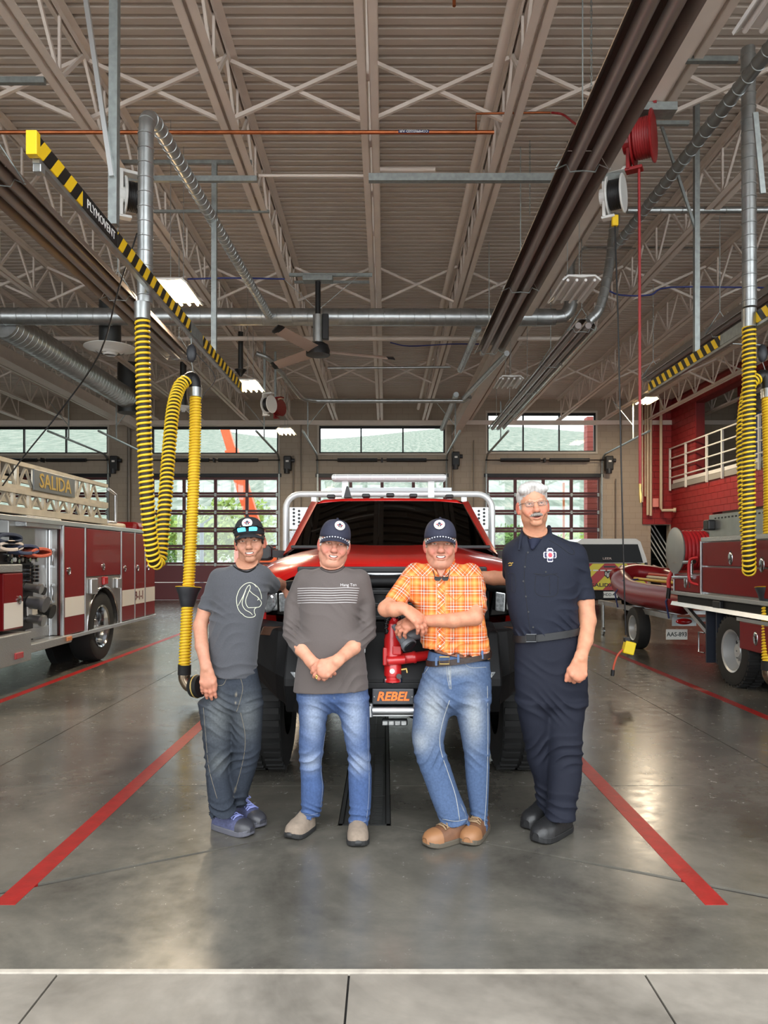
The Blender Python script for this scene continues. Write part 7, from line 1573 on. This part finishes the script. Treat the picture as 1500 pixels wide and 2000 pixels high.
v.folds(fold_fn([(j2(0, 1235).z, .06, .011, 80, 40, j2(572, 0).x, .05), (j2(0, 1235).z, .06, .011, 80, -40, j2(718, 0).x, .05), (j2(0, 1200).z, .05, .007, 60, 50, j2(700, 0).x, .05), (j2(0, 1320).z, .06, .007, 50, -40, j2(680, 0).x, .1), (j2(0, 1180).z, .1, .004, 40, 30, j2(645, 0).x, .2)]))
KNIT = attr_mat('knit_brown', rough=.75, bump=.2, bscale=500, spec=.2, var=.04, vscale=200, sheen=.1); shirt2, bv2 = garment('long_sleeve_shirt', v, KNIT, man2, cloth((104, 95, 92)))
drawn('collar_rib', bv2, [[(623, 1107), (632, 1114), (648, 1118), (664, 1114), (674, 1106)]], .004, mat('knit_rib', (58, 52, 51), .8), man2)
STRP = mat('stripe_white', (196, 192, 192), .7)
drawn('shirt_stripes', bv2, [[(581, y + 1), (610, y), (645, y + .5), (675, y - .5), (702 - i * .9, y + .5)] for i, y in enumerate((1148.5, 1153.2, 1157.8, 1162.6, 1167.4, 1172, 1177))], .0016, STRP, man2)['kind'] = 'stuff'
wrap_text('shirt_lettering', bv2, 'Hang Ten', 680.5, 1142.5, .021, STRP, man2, 1.05)
v = Vox(P(560, 1625, 4.3) - Vector((.05, .5, .05)), P(745, 1320, 4.3) + Vector((.05, .3, .02)), .0055); v.stack(pv2, 0); v.stack(ll2, .03); v.stack(lr2, .02)
v.folds(fold_fn([(j2(0, 1375).z, .05, .007, 60, 30, j2(650, 0).x, .2), (j2(0, 1480).z, .06, .011, 55, -30, j2(610, 0).x, .09), (j2(0, 1480).z, .06, .011, 55, 30, j2(700, 0).x, .09), (j2(0, 1580).z, .05, .012, 95, 15, j2(650, 0).x, .25), (j2(0, 1420).z, .06, .006, 45, 35, j2(650, 0).x, .2)]))
_, bj2 = garment('jeans', v, DEN, man2, denim_cols((76, 98, 142), (178, 190, 208), (150, 160, 176), [(tuple(j2(612, 1400, -.1)), (.05, .1, .13), .62), (tuple(j2(692, 1400, -.1)), (.05, .1, .13), .62), (tuple(j2(608, 1490, -.1)), (.05, .1, .05), .6), (tuple(j2(702, 1490, -.1)), (.05, .1, .05), .6)], [(j2(632, 1440, -.07), j2(628, 1590, -.07)), (j2(652, 1352, -.12), j2(653, 1364, -.12))]))
drawn('inseam', bj2, [[(640, 1400), (632, 1455), (627, 1500), (630, 1540), (625, 1588)]], .0012, mat('pale_stitch', (120, 128, 144), .8), man2); drawn('side_seam', bj2, [[(718, 1400), (719, 1460), (721, 1510), (720, 1560), (716, 1600)]], .0012, mat('pale_stitch', (120, 128, 144), .8), man2); drawn('hem_seam', bj2, [[(590, 1588), (606, 1592), (622, 1588)], [(684, 1604), (700, 1607), (716, 1603)]], .0012, mat('pale_stitch', (120, 128, 144), .8), man2)
SUE = mat('taupe_suede', (130, 116, 102), .9, var=.12, vscale=40, bump=.2, bscale=250); TOEB = mat('toe_rubber', (34, 34, 34), .6)
for hx, tx_ in (((606, 1612, 4.12), (566, 1634, 3.93)), ((699, 1630, 4.1), (699, 1652, 3.82))):
    shoe('slip_on_shoe', P(hx[0], 1600, hx[2]), P(tx_[0], 1640, tx_[2]), .105, man2, SUE, SOLEB, .1, .058, .026, None, None, 0.0, BLACKR)
    hq, tq = P(hx[0], 1600, hx[2]), P(tx_[0], 1640, tx_[2]); hq.z = tq.z = 0; d_ = (tq - hq).normalized(); m = MB(); m.sphere(tq - d_ * .014 + Vector((0, 0, .026)), (.03, .018, .018)); m.build('toe_bumper', TOEB, man2, smooth=180)
cap(h2, man2, (38, 40, 58), True, .022, .03, (.18, .45)); side_hair(h2, man2, (216, 210, 202))
m = MB(); c_, _n = None, None
rp = wr2 + Vector((-.1, -.03, -.075)); m.tube([rp + Vector((.004 * math.cos(a) , -.004, .009 * math.sin(a))) for a in [2 * PI * k / 12 for k in range(12)]], .0025, 6, True); m.build('ring', mat('gold', (222, 190, 110), .2, 1.0), man2, smooth=180)

# ================================================================== man 3: orange plaid
Y3 = 4.1
def j3(px, py, dy=0.0): return P(px, py, Y3 + dy)
h3 = prep(dict(pos=tuple(P(860, 1062, 4.05)), scale=1.05, yaw=-.04, pitch=.02, roll=.0, skin=(216, 154, 128), flush=(220, 112, 98), ruddy=.85, brow=(150, 110, 86), brow_w=.65, eye=(90, 100, 88), age=1.0, smile=1.2, open=1.2, jowl=.6, nose=1.15, wrinkle=1, scalp=(150, 138, 124), neck=tuple(j3(862, 1118, .02))))
NK3 = (j3(862, 1093, -.04), (.07, .1, .045)); th3 = throat(NK3, (216, 154, 128), j3(862, 1108, .02), j3(862, 1116, -.12), (j3(862, 1100, -.085), j3(861, 1124, -.128), .042, .01)); hv = build_head(h3); SK3 = (218, 152, 120); wl3, wr3 = j3(790, 1189, -.16), j3(826, 1213, -.1)
armL = arm_mesh([j3(806, 1132, -.01), j3(775, 1168, -.055), j3(754, 1189, -.1), j3(770, 1190, -.14), wl3], [.035, .042, .043, .04, .03], lambda v: hand(v, wl3, (.78, -.08, -.6), (.35, -.65, .65), -1, (.4, .42, .42, .42), .05, 1.08, (.4, .3)), SK3)
armR = arm_mesh([j3(920, 1135, -.02), j3(929, 1180, -.07), j3(927, 1206, -.13), j3(885, 1212, -.17), wr3], [.035, .042, .043, .039, .03], lambda v: hand(v, wr3, (-.92, -.05, -.2), (-.25, -.65, .7), 1, (.5, .52, .55, .6), .06, 1.06, (.4, .4)), SK3)
sh3 = rows_px([(1098, 846, 884, 0, .07), (1104, 818, 904, 0, .09), (1112, 804, 920, 0, .105), (1125, 797, 938, 0, .12), (1145, 800, 945, 0, .127), (1170, 805, 945, 0, .13), (1200, 811, 945, 0, .133), (1230, 817, 950, 0, .135), (1260, 823, 956, 0, .133), (1295, 833, 958, 0, .13)], Y3)
pv3 = rows_px([(1268, 838, 955, 0, .118), (1300, 832, 957, 0, .122), (1320, 824, 959, 0, .125), (1345, 816, 960, 0, .125), (1368, 811, 959, 0, .122)], Y3); pv3 = taper(pv3)
ll3 = leg_rows([(1362, 811, 884), (1390, 808, 878), (1410, 806, 874), (1438, 804, 868), (1452, 806, 866), (1474, 810, 872), (1497, 818, 880), (1519, 827, 887), (1541, 835, 894), (1558, 841, 901), (1581, 850, 911), (1606, 860, 918)], Y3, (-.01, -.14)); lr3 = leg_rows([(1362, 884, 958), (1390, 890, 956), (1435, 900, 957), (1477, 907, 956), (1522, 910, 955), (1575, 917, 953), (1619, 921, 953)], Y3, (.01, -.08))
cb = core(sh3, [ll3, lr3]); cb = (*cb, np.tile(L3(SK3), (len(cb[0]), 1)))
man3 = person('man in an orange plaid shirt resting his hands on the bumper water nozzle', (P(885, 0, Y3).x, Y3, 0), [hv, armL, armR, cb, th3]); teeth(h3, man3)
v = Vox(P(735, 1305, 4.4) - Vector((.02, .75, .02)), P(975, 1085, 4.4) + Vector((.02, .2, .02)), .0048); v.stack(sh3, 0, 2.4); sl = [(j3(812, 1122), j3(768, 1180, -.06), .066, .06), (j3(918, 1122), j3(932, 1200, -.08), .064, .06)]
v.sleeve([j3(812, 1122), j3(762, 1190, -.07)], [.066, .06], j3(771, 1174, -.055), (-.35, -.1, -1)); v.sleeve([j3(918, 1122), j3(933, 1212, -.09)], [.064, .06], j3(931, 1194, -.075), (.3, -.3, -1))
v.plane_cut(j3(895, 1276), (-.17, -.03, -1)); v.ell(*NK3, .004, True); v.cone(j3(862, 1100, -.09), j3(861, 1124, -.135), .042, .012, .006, True)
for x in (-1, 1): v.chain([j3(862 + x * 24, 1092, .03), j3(862 + x * 22, 1102, -.06), j3(862 + x * 9, 1122, -.125)], [.012, .012, .007], .006, flat=(x, 1, 0), fs=.6); v.chain([j3(862 + x * 22, 1104, -.05), j3(862 + x * 20, 1124, -.11)], [.01, .005], .006)
v.folds(fold_fn([(j3(0, 1180).z, .06, .012, 60, 50, j3(800, 0).x, .05), (j3(0, 1250).z, .06, .013, 50, -45, j3(880, 0).x, .16), (j3(0, 1140).z, .05, .006, 50, 50, j3(860, 0).x, .14), (j3(0, 1170).z, .06, .007, 60, 20, j3(938, 0).x, .05), (j3(0, 1275).z, .03, .014, 30, 60, j3(880, 0).x, .2)]))
def plaid_pc(p):
    out = np.stack([p[:, 0] - j3(862, 0).x, np.zeros(len(p)), p[:, 2]], 1)
    for a, b, ra, rb in sl:
        a, b = npv(a), npv(b); ab = (b - a) / np.linalg.norm(b - a); d = np.array([seg_dist(p, a, b)])[0]; xa = p - a; along = xa @ ab; side = np.cross(ab, [0, 1, 0]); side /= np.linalg.norm(side); m_ = (along > .045) & (d < ra + .02) & ((p[:, 0] < j3(800, 0).x) | (p[:, 0] > j3(938, 0).x)); out[m_] = np.stack([(xa @ side)[m_] * 1.15 + .3, np.zeros(m_.sum()), along[m_]], 1)
    # yoke and button placket cut on the bias
    yk = (p[:, 2] > j3(0, 1124).z) & (p[:, 1] < Y3) | (np.abs(p[:, 0] - j3(858, 0).x) < .02) & (p[:, 1] < Y3); u, w = out[:, 0].copy(), out[:, 2].copy(); out[yk, 0] = ((u + w) * .707)[yk]; out[yk, 2] = ((w - u) * .707)[yk]; return out
def plaid_mat():
    m = bpy.data.materials.new('orange_plaid'); m.use_nodes = True; nt = m.node_tree; b = nt.nodes['Principled BSDF']; L = nt.links; at = nt.nodes.new('ShaderNodeAttribute'); at.attribute_name = 'pc'; sp = nt.nodes.new('ShaderNodeSeparateXYZ'); L.new(at.outputs['Vector'], sp.inputs[0]); outs = []
    for ax, per in (('X', .078), ('Z', .084)):
        k = nt.nodes.new('ShaderNodeMath'); k.operation = 'MULTIPLY'; k.inputs[1].default_value = 1 / per; L.new(sp.outputs[ax], k.inputs[0]); fr = nt.nodes.new('ShaderNodeMath'); fr.operation = 'FRACT'; L.new(k.outputs[0], fr.inputs[0])
        r = nt.nodes.new('ShaderNodeValToRGB'); e = r.color_ramp.elements; r.color_ramp.interpolation = 'LINEAR'; stops = [(0, (206, 96, 36)), (.2, (226, 162, 92)), (.4, (206, 96, 36)), (.5, (200, 88, 32)), (.515, (216, 204, 192)), (.54, (216, 204, 192)), (.555, (198, 92, 38)), (.61, (198, 92, 38)), (.62, (70, 40, 60)), (.65, (70, 40, 60)), (.66, (190, 110, 66)), (.7, (216, 204, 192)), (.725, (216, 204, 192)), (.735, (70, 40, 60)), (.76, (70, 40, 60)), (.775, (200, 88, 32)), (.9, (206, 96, 36)), (.905, (206, 186, 170)), (.925, (206, 186, 170)), (.935, (206, 96, 36))]
        e[0].position = 0; e[0].color = lin(stops[0][1]); e[1].position = 1; e[1].color = lin(stops[-1][1])
        for pos, c in stops[1:]: q = e.new(pos); q.color = lin(c)
        L.new(fr.outputs[0], r.inputs['Fac']); outs.append(r)
    mx = nt.nodes.new('ShaderNodeMix'); mx.data_type = 'RGBA'; mx.inputs['Factor'].default_value = .5; L.new(outs[0].outputs['Color'], mx.inputs['A']); L.new(outs[1].outputs['Color'], mx.inputs['B']); L.new(mx.outputs['Result'], b.inputs['Base Color']); b.inputs['Roughness'].default_value = .8; b.inputs['Specular IOR Level'].default_value = .2
    return m
PLAID = plaid_mat(); shirt3, bv3 = garment('plaid_shirt', v, PLAID, man3, None, plaid_pc)
for k, py in enumerate((1142, 1165, 1240, 1262)):
    q, n_ = hit(bv3, 857 + k * .6, py, 0)
    if q is not None and q.y > Y3 - .2: m = MB(); m.cyl(q, q + Vector((0, -.004, 0)), .0055, n=10); m.build('snap_button', mat('pearl', (236, 230, 216), .25), man3, smooth=50)
drawn('pocket_flap_seam', bv3, [[(874, 1158), (890, 1172), (906, 1158)], [(873, 1160), (873, 1192)], [(908, 1160), (908, 1190)]], .0013, mat('plaid_thread', (196, 96, 44), .8), man3)
v = Vox(P(785, 1640, 4.3) - Vector((.05, .5, .05)), P(985, 1262, 4.3) + Vector((.05, .3, .02)), .0055); v.stack(pv3, 0); v.stack(ll3, .03); v.stack(lr3, .02); v.plane_cut(j3(895, 1280), (.17, 0, 1))
v.folds(fold_fn([(j3(0, 1365).z, .06, .008, 60, 40, j3(885, 0).x, .2), (j3(0, 1470).z, .07, .010, 50, -40, j3(840, 0).x, .1), (j3(0, 1470).z, .06, .008, 55, 40, j3(935, 0).x, .08), (j3(0, 1590).z, .045, .012, 95, 15, j3(890, 0).x, .25), (j3(0, 1320).z, .05, .006, 60, 20, j3(890, 0).x, .2)]))
_, bj3 = garment('jeans', v, DEN, man3, denim_cols((84, 104, 138), (190, 194, 192), (206, 208, 200), [(tuple(j3(845, 1390, -.12)), (.06, .12, .13), .62), (tuple(j3(925, 1400, -.1)), (.05, .12, .14), .62), (tuple(j3(820, 1450, -.14)), (.05, .12, .06), .5), (tuple(j3(890, 1310, -.12)), (.1, .1, .03), .4)], [(j3(874, 1375, -.1), j3(862, 1440, -.14)), (j3(862, 1440, -.14), j3(912, 1605, -.18)), (j3(876, 1300, -.12), j3(880, 1345, -.12)), (j3(953, 1380, -.02), j3(951, 1610, -.06))]))
drawn('inseam', bj3, [[(878, 1368), (866, 1405), (859, 1440), (862, 1470), (876, 1512), (890, 1555), (898, 1603)]], .0021, mat('white_stitch', (150, 152, 150), .8), man3); drawn('side_seam', bj3, [[(952, 1340), (953, 1420), (952, 1500), (949, 1570), (946, 1612)]], .0016, mat('white_stitch', (150, 152, 150), .8), man3); drawn('fly_seam', bj3, [[(872, 1300), (874, 1325), (878, 1345)], [(880, 1300), (881, 1345)]], .0013, mat('white_stitch', (150, 152, 150), .8), man3); drawn('pocket_seam', bj3, [[(905, 1294), (920, 1304), (950, 1303)], [(838, 1302), (828, 1316)]], .0014, mat('white_stitch', (150, 152, 150), .8), man3); drawn('hem_seam', bj3, [[(864, 1600), (890, 1604), (912, 1600)], [(924, 1612), (938, 1614), (950, 1611)]], .0014, mat('white_stitch', (150, 152, 150), .8), man3)
band('belt', man3, mat('brown_leather', (42, 28, 22), .5, bump=.2), 1294, 1276, 834, 958, Y3, .132, .03, .006); m = MB(); q = j3(868, 1290, -.142)
m.tube([q + Vector((.026 * a, 0, .019 * b)) for a, b in ((-1, -1), (1, -1), (1, 1), (-1, 1))], .0036, 8, True); m.build('belt_buckle', mat('brass', (206, 168, 84), .3, .9), man3, smooth=60)
for px, py in ((852, 1292), (895, 1286), (942, 1279)):
    q = j3(px, py, -.139 + .03 * (abs(px - 895) / 50) ** 2); m = MB(); m.box(q, (.012, .006, .044)); m.build('belt_loop', mat('denim_loop', (74, 92, 122), .85), man3)
LEA = mat('tan_leather', (104, 70, 48), .55, var=.2, vscale=30, bump=.15); SOLT = mat('sole_taupe', (82, 75, 64), .7); LCE = mat('lace_tan', (136, 112, 84), .7); TOET = mat('toe_tan', (138, 96, 62), .5)
shoe('walking_shoe', P(914, 1640, 3.99), P(830, 1650, 3.83), .108, man3, LEA, SOLT, .095, .055, .03, TOET, LCE); shoe('walking_shoe', P(944, 1640, 4.12), P(912, 1650, 3.84), .105, man3, LEA, SOLT, .095, .055, .03, TOET, LCE)
cap(h3, man3, (38, 40, 58), True, .022, .03, (-.1, .45)); side_hair(h3, man3, (158, 146, 130))
sgl = thing('sunglasses', 'dark sunglasses hanging at the open collar of the plaid shirt', 'sunglasses', tuple(j3(862, 1130, -.14))); m = MB()
for x in (-1, 1): c = j3(862.5 + x * 7.5, 1130.5, -.15); m.loft([[c + Vector((.019 * a, d_, .011 * b)) for a, b in ((-1, .6), (-.6, 1), (.8, .9), (1, .3), (.6, -.9), (-.5, -1), (-1, -.2))] for d_ in (0, .004)])
m.build('lenses', BLKG, sgl); m = MB()
for x in (-1, 1): m.tube([j3(862.5 + x * 13, 1127, -.145), j3(862 + x * 17, 1112, -.1), j3(862 + x * 21, 1100, -.04)], .0022, 6)
m.build('neck_cord', BLACKP, sgl, smooth=180); m = MB(); m.tube([j3(849, 1127, -.149), j3(856, 1127.5, -.154), j3(862.5, 1128.5, -.154), j3(869, 1127.5, -.154), j3(876, 1127, -.149)], .0026, 6); m.build('frame', BLACKP, sgl, smooth=180)

# ================================================================== man 4: navy uniform
Y4 = 4.08
def j4(px, py, dy=0.0): return P(px, py, Y4 + dy)
h4 = prep(dict(pos=tuple(P(1041, 986, 4.04)), scale=1.02, yaw=-.05, pitch=.0, roll=-.1, skin=(220, 158, 126), flush=(222, 120, 100), ruddy=.8, brow=(196, 170, 150), brow_w=.4, eye=(70, 66, 64), age=1.0, smile=.7, open=.4, jowl=.15, scalp=(206, 202, 198), neck=tuple(j4(1046, 1052, .02))))
NK4 = (j4(1046, 1034, -.04), (.07, .1, .055)); th4 = throat(NK4, (220, 158, 126), j4(1046, 1046, .02), j4(1046, 1054, -.1)); hv = build_head(h4); SK4 = (222, 156, 122); wr4, wl4 = j4(1134, 1286, -.17), j4(905, 1126, .34)
armR = arm_mesh([j4(1124, 1100), j4(1143, 1175, -.01), j4(1148, 1212, -.03), j4(1144, 1250, -.1), wr4], [.04, .048, .045, .038, .03], lambda v: hand(v, wr4, (-.14, -.06, -1), (-.1, -1, .1), 1, (.85, .9, .95, 1.0), .03, 1.1, (.45, .35)), SK4)
armL = arm_mesh([j4(1003, 1095, .06), j4(1001, 1130, .22), j4(965, 1129, .3), wl4], [.035, .042, .042, .03], lambda v: hand(v, wl4, (-1, .05, -.1), (0, -.2, 1), 1, (.3, .3, .3, .3), .05, 1.05), SK4)
sh4 = rows_px([(1038, 1032, 1066, 0, .065), (1046, 1014, 1085, 0, .09), (1055, 1001, 1106, 0, .11), (1066, 993, 1124, 0, .122), (1085, 988, 1139, 0, .13), (1110, 987, 1140, 0, .135), (1140, 988, 1133, 0, .135), (1170, 990, 1126, 0, .135), (1200, 995, 1128, 0, .135), (1225, 1002, 1131, 0, .132), (1250, 1007, 1132, 0, .128)], Y4)
pv4 = rows_px([(1225, 1006, 1130, 0, .12), (1245, 1007, 1131, 0, .122), (1270, 1006, 1140, 0, .125), (1300, 1005, 1146, 0, .13), (1340, 1006, 1147, 0, .13), (1372, 1008, 1146, 0, .128)], Y4); pv4 = taper(pv4)
lf4 = leg_rows([(1366, 1060, 1146), (1382, 1062, 1142), (1424, 1066, 1136), (1466, 1070, 1137), (1522, 1071, 1134), (1564, 1069, 1126), (1598, 1065, 1123)], Y4, (-.01, -.1)); lb4 = leg_rows([(1366, 1009, 1075), (1396, 1013, 1075), (1446, 1023, 1078), (1486, 1030, 1080), (1522, 1043, 1082), (1590, 1050, 1086)], Y4, (.03, .09))
cb = core(sh4, [lf4, lb4]); cb = (*cb, np.tile(L3(SK4), (len(cb[0]), 1)))
man4 = person('tall white haired man with moustache in a navy uniform, rightmost', (P(1075, 0, Y4).x, Y4, 0), [hv, armR, armL, cb, th4])
v = Vox(P(970, 1275, 4.4) - Vector((.02, .75, .02)), P(1180, 1022, 4.4) + Vector((.02, .25, .02)), .0048); v.stack(sh4, 0, 2.4); v.sleeve([j4(1120, 1084), j4(1147, 1195, -.01)], [.07, .058], j4(1142, 1170, -.01), (.05, 0, -1)); v.sleeve([j4(1004, 1082, .03), j4(1000, 1140, .23)], [.062, .056], j4(1000, 1128, .17), (-.1, .5, -.6))
v.plane_cut(j4(1068, 1246), (.08, -.02, -1))
v.ell(*NK4, .004, True); v.cone(j4(1044, 1046, -.09), j4(1040, 1070, -.135), .042, .012, .006, True)
for x, a, b, c in ((-1, (1022, 1034), (1018, 1048), (1014, 1073)), (1, (1072, 1030), (1075, 1046), (1066, 1070))): v.chain([j4(*a, .03), j4(*b, -.07), j4(*c, -.125)], [.014, .014, .009], .008, flat=(x, 1, 0), fs=.6)
v.folds(fold_fn([(j4(0, 1215).z, .05, .012, 55, 35, j4(1095, 0).x, .09), (j4(0, 1175).z, .07, .008, 45, -40, j4(1110, 0).x, .08), (j4(0, 1235).z, .03, .010, 40, 60, j4(1060, 0).x, .2), (j4(0, 1110).z, .06, .007, 55, 50, j4(1130, 0).x, .05), (j4(0, 1140).z, .04, .007, 60, 20, j4(1148, 0).x, .04)]))
NAVY = attr_mat('navy_twill', rough=.75, bump=.25, bscale=500, spec=.2, var=.08, vscale=150); shirt4, bv4 = garment('uniform_shirt', v, NAVY, man4, cloth((37, 41, 55)))
v = Vox(j4(1020, 1085, -.2), j4(1070, 1030, .1), .004); v.cone(j4(1044, 1052, -.085), j4(1040, 1070, -.127), .042, .012, 0); v.plane_cut(j4(1044, 1052.5, -.1), (0, .25, 1)); garment('undershirt', v, NAVY, man4, cloth((40, 44, 64)))
THR = mat('navy_seam', (16, 18, 26), .7)
drawn('placket_seam', bv4, [[(1028, 1080), (1024, 1130), (1030, 1190), (1036, 1236)]], .0014, THR, man4); drawn('pocket_outline', bv4, [[(1042, 1120), (1068, 1122), (1090, 1120)], [(1042, 1120), (1062, 1125), (1078, 1121), (1092, 1127)], [(1046, 1124), (1048, 1160), (1086, 1162), (1090, 1128)], [(1073, 1126), (1074, 1160)]], .0013, THR, man4); drawn('pocket_outline', bv4, [[(992, 1120), (1006, 1124), (1006, 1155), (994, 1153)], [(1000, 1124), (1000, 1155)]], .0013, THR, man4)
drawn('epaulette', bv4, [[(1075, 1045), (1105, 1060), (1122, 1078), (1114, 1082), (1092, 1066), (1072, 1054)]], .0016, THR, man4)
for px, py in ((1031, 1079), (1025, 1107), (1022, 1135), (1027, 1165), (1032, 1195), (1041, 1225), (1066, 1117)):
    q, n_ = hit(bv4, px, py, 0)
    if q is not None: m = MB(); m.cyl(q, q + Vector((0, -.003, 0)), .005, n=10); m.build('button', BLACKP, man4, smooth=50)
# department emblem
pc_, n_ = hit(bv4, 1074, 1084, .001); em = MB(); r_ = .037
pts = []
for k in range(4):
    a0 = k * PI / 2 + PI / 2
    for da, rr in ((-.48, 1.0), (-.25, 1.06), (0, 1.0), (.25, 1.06), (.48, 1.0), (.62, .74), (PI / 4, .62), (PI / 2 - .62, .74)): pts.append((rr * math.cos(a0 + da), rr * math.sin(a0 + da)))
def emb(name, sc, off, m_, parent, shape=None):
    mb = MB(); ring = [];
    for u, w in (shape or pts):
        o_ = Vector((pc_.x + u * sc * r_ * .92, pc_.y - .3, pc_.z + w * sc * r_)); r = bv4.ray_cast(o_, Vector((0, 1, 0))); ring.append((r[0] if r[0] is not None else pc_ + Vector((u * sc * r_, 0, w * sc * r_))) + Vector((0, -off, 0)))
    c = sum(ring, Vector((0, 0, 0))) / len(ring); n = len(ring); mb.add(ring + [c + Vector((0, -.002, 0))], [(i, (i + 1) % n, n) for i in range(n)]); return mb.build(name, m_, parent)
WHT = mat('embroidery_white', (226, 222, 232), .7); e0 = emb('emblem', 1.0, .003, WHT, man4); emb('emblem_field', .86, .0048, mat('navy_field', (40, 42, 72), .7), e0); emb('emblem_ring', .55, .0066, WHT, e0, [(math.cos(2 * PI * k / 20), math.sin(2 * PI * k / 20)) for k in range(20)])
emb('emblem_centre', .42, .0082, mat('emblem_red', (206, 62, 76), .7), e0, [((1 - .3 * (k % 2)) * math.cos(2 * PI * k / 14), (1 - .3 * (k % 2)) * math.sin(2 * PI * k / 14)) for k in range(14)])
for tx__, a in (('SALIDA', .72), ('FIRE', -.72)): wrap_text('emblem_lettering', bv4, tx__, 1074, 1084 - a * 12.5, .0125, WHT, e0)
drawn('name_embroidery', bv4, [[(993, 1101), (996, 1099.5), (999, 1100.5), (1002, 1099)], [(994, 1105), (998, 1104), (1000, 1103)]], .0024, mat('gold_thread', (206, 166, 74), .5), man4)
v = Vox(P(990, 1625, 4.35) - Vector((.05, .5, .05)), P(1165, 1215, 4.35) + Vector((.05, .3, .02)), .0055); v.stack(pv4, 0); v.stack(lf4, .03); v.stack(lb4, .02); v.plane_cut(j4(1068, 1240), (-.08, 0, 1))
v.folds(fold_fn([(j4(0, 1370).z, .07, .009, 50, 45, j4(1080, 0).x, .25), (j4(0, 1460).z, .07, .011, 52, -35, j4(1090, 0).x, .25), (j4(0, 1560).z, .06, .010, 60, 25, j4(1090, 0).x, .25), (j4(0, 1300).z, .05, .005, 50, 20, j4(1080, 0).x, .2)]))
garment('uniform_trousers', v, NAVY, man4, cloth((33, 36, 49)))
BTL = mat('black_belt', (20, 21, 23), .5); band('belt', man4, BTL, 1247, 1229, 1004, 1133, Y4, .13, .038, .005); m = MB(); q = j4(1037, 1246, -.13); m.box(q, (.055, .008, .042)); b_ = m.build('belt_buckle', mat('black_metal', (26, 27, 29), .3, .6), man4, bevel=.004); m = MB(); m.tube([q + Vector((.027 * a, -.006, .02 * b)) for a, b in ((-1, -1), (1, -1), (1, 1), (-1, 1))], .0028, 8, True); m.build('buckle_rim', mat('steel_rim', (120, 122, 124), .3, .9), b_, smooth=60)
BOOT = mat('black_leather', (32, 32, 33), .38, bump=.15, bscale=60); BSOLE = mat('boot_sole', (24, 24, 25), .6)
shoe('boot', P(1108, 1620, 4.1), P(1046, 1645, 3.88), .115, man4, BOOT, BSOLE, .12, .066, .034, BOOT); shoe('boot', P(1072, 1610, 4.26), P(1028, 1620, 4.07), .11, man4, BOOT, BSOLE, .12, .066, .034, BOOT)
side_hair(h4, man4, (222, 218, 214), True)
v = Vox((-.06, -.13, -.09), (.06, -.05, -.03), .002); T = np.linspace(-1, 1, 9); v.chain([(.031 * t, -.102 + .021 * t * t, -.0555 - .007 * abs(t) ** 1.5) for t in T], [.0085 - .0035 * abs(t) for t in T], .006); v.folds(lambda X, Y, Z: .0014 * np.sin(X * 700 + Z * 250)); p_, f_ = v.mesh(); c_ = np.tile(L3((172, 164, 156)), (len(p_), 1)) * (1 + .25 * np.sin(p_[:, :1] * 800)) * .6
link('moustache', np_mesh('moustache', o_world(h4, p_), f_, attr_mat('hair', rough=.55), man4, c_), man4)
gl4 = thing('eyeglasses', 'thin rimmed eyeglasses worn by the white haired man', 'glasses', tuple(head_pt(h4, (0, -.1, 0)))); fm = MB(); ln_ = MB()
for x in (-1, 1):
    pr = [(.033 * x + .022 * math.copysign(abs(math.cos(a)) ** .6, math.cos(a)), -.103 + .008 * abs(math.cos(a)) * (1 if math.cos(a) * x > 0 else 0), -.002 + .0125 * math.copysign(abs(math.sin(a)) ** .7, math.sin(a))) for a in [2 * PI * k / 24 for k in range(24)]]
    fm.tube(pr, .0009, 6, True); ln_.add(pr, [tuple(range(24))]); fm.tube([(x * .054, -.096, .006), (x * .074, -.06, .006), (x * .078, .0, .002)], .0016, 6)
fm.tube([(-.011, -.106, .004), (0, -.11, .007), (.011, -.106, .004)], .0011, 6); head_mesh_part('frame', fm, h4, mat('frame_steel', (110, 100, 92), .3, .8), gl4, smooth=180); head_mesh_part('lenses', ln_, h4, glass_mat('spectacle_lens', (250, 250, 250), .04), gl4)
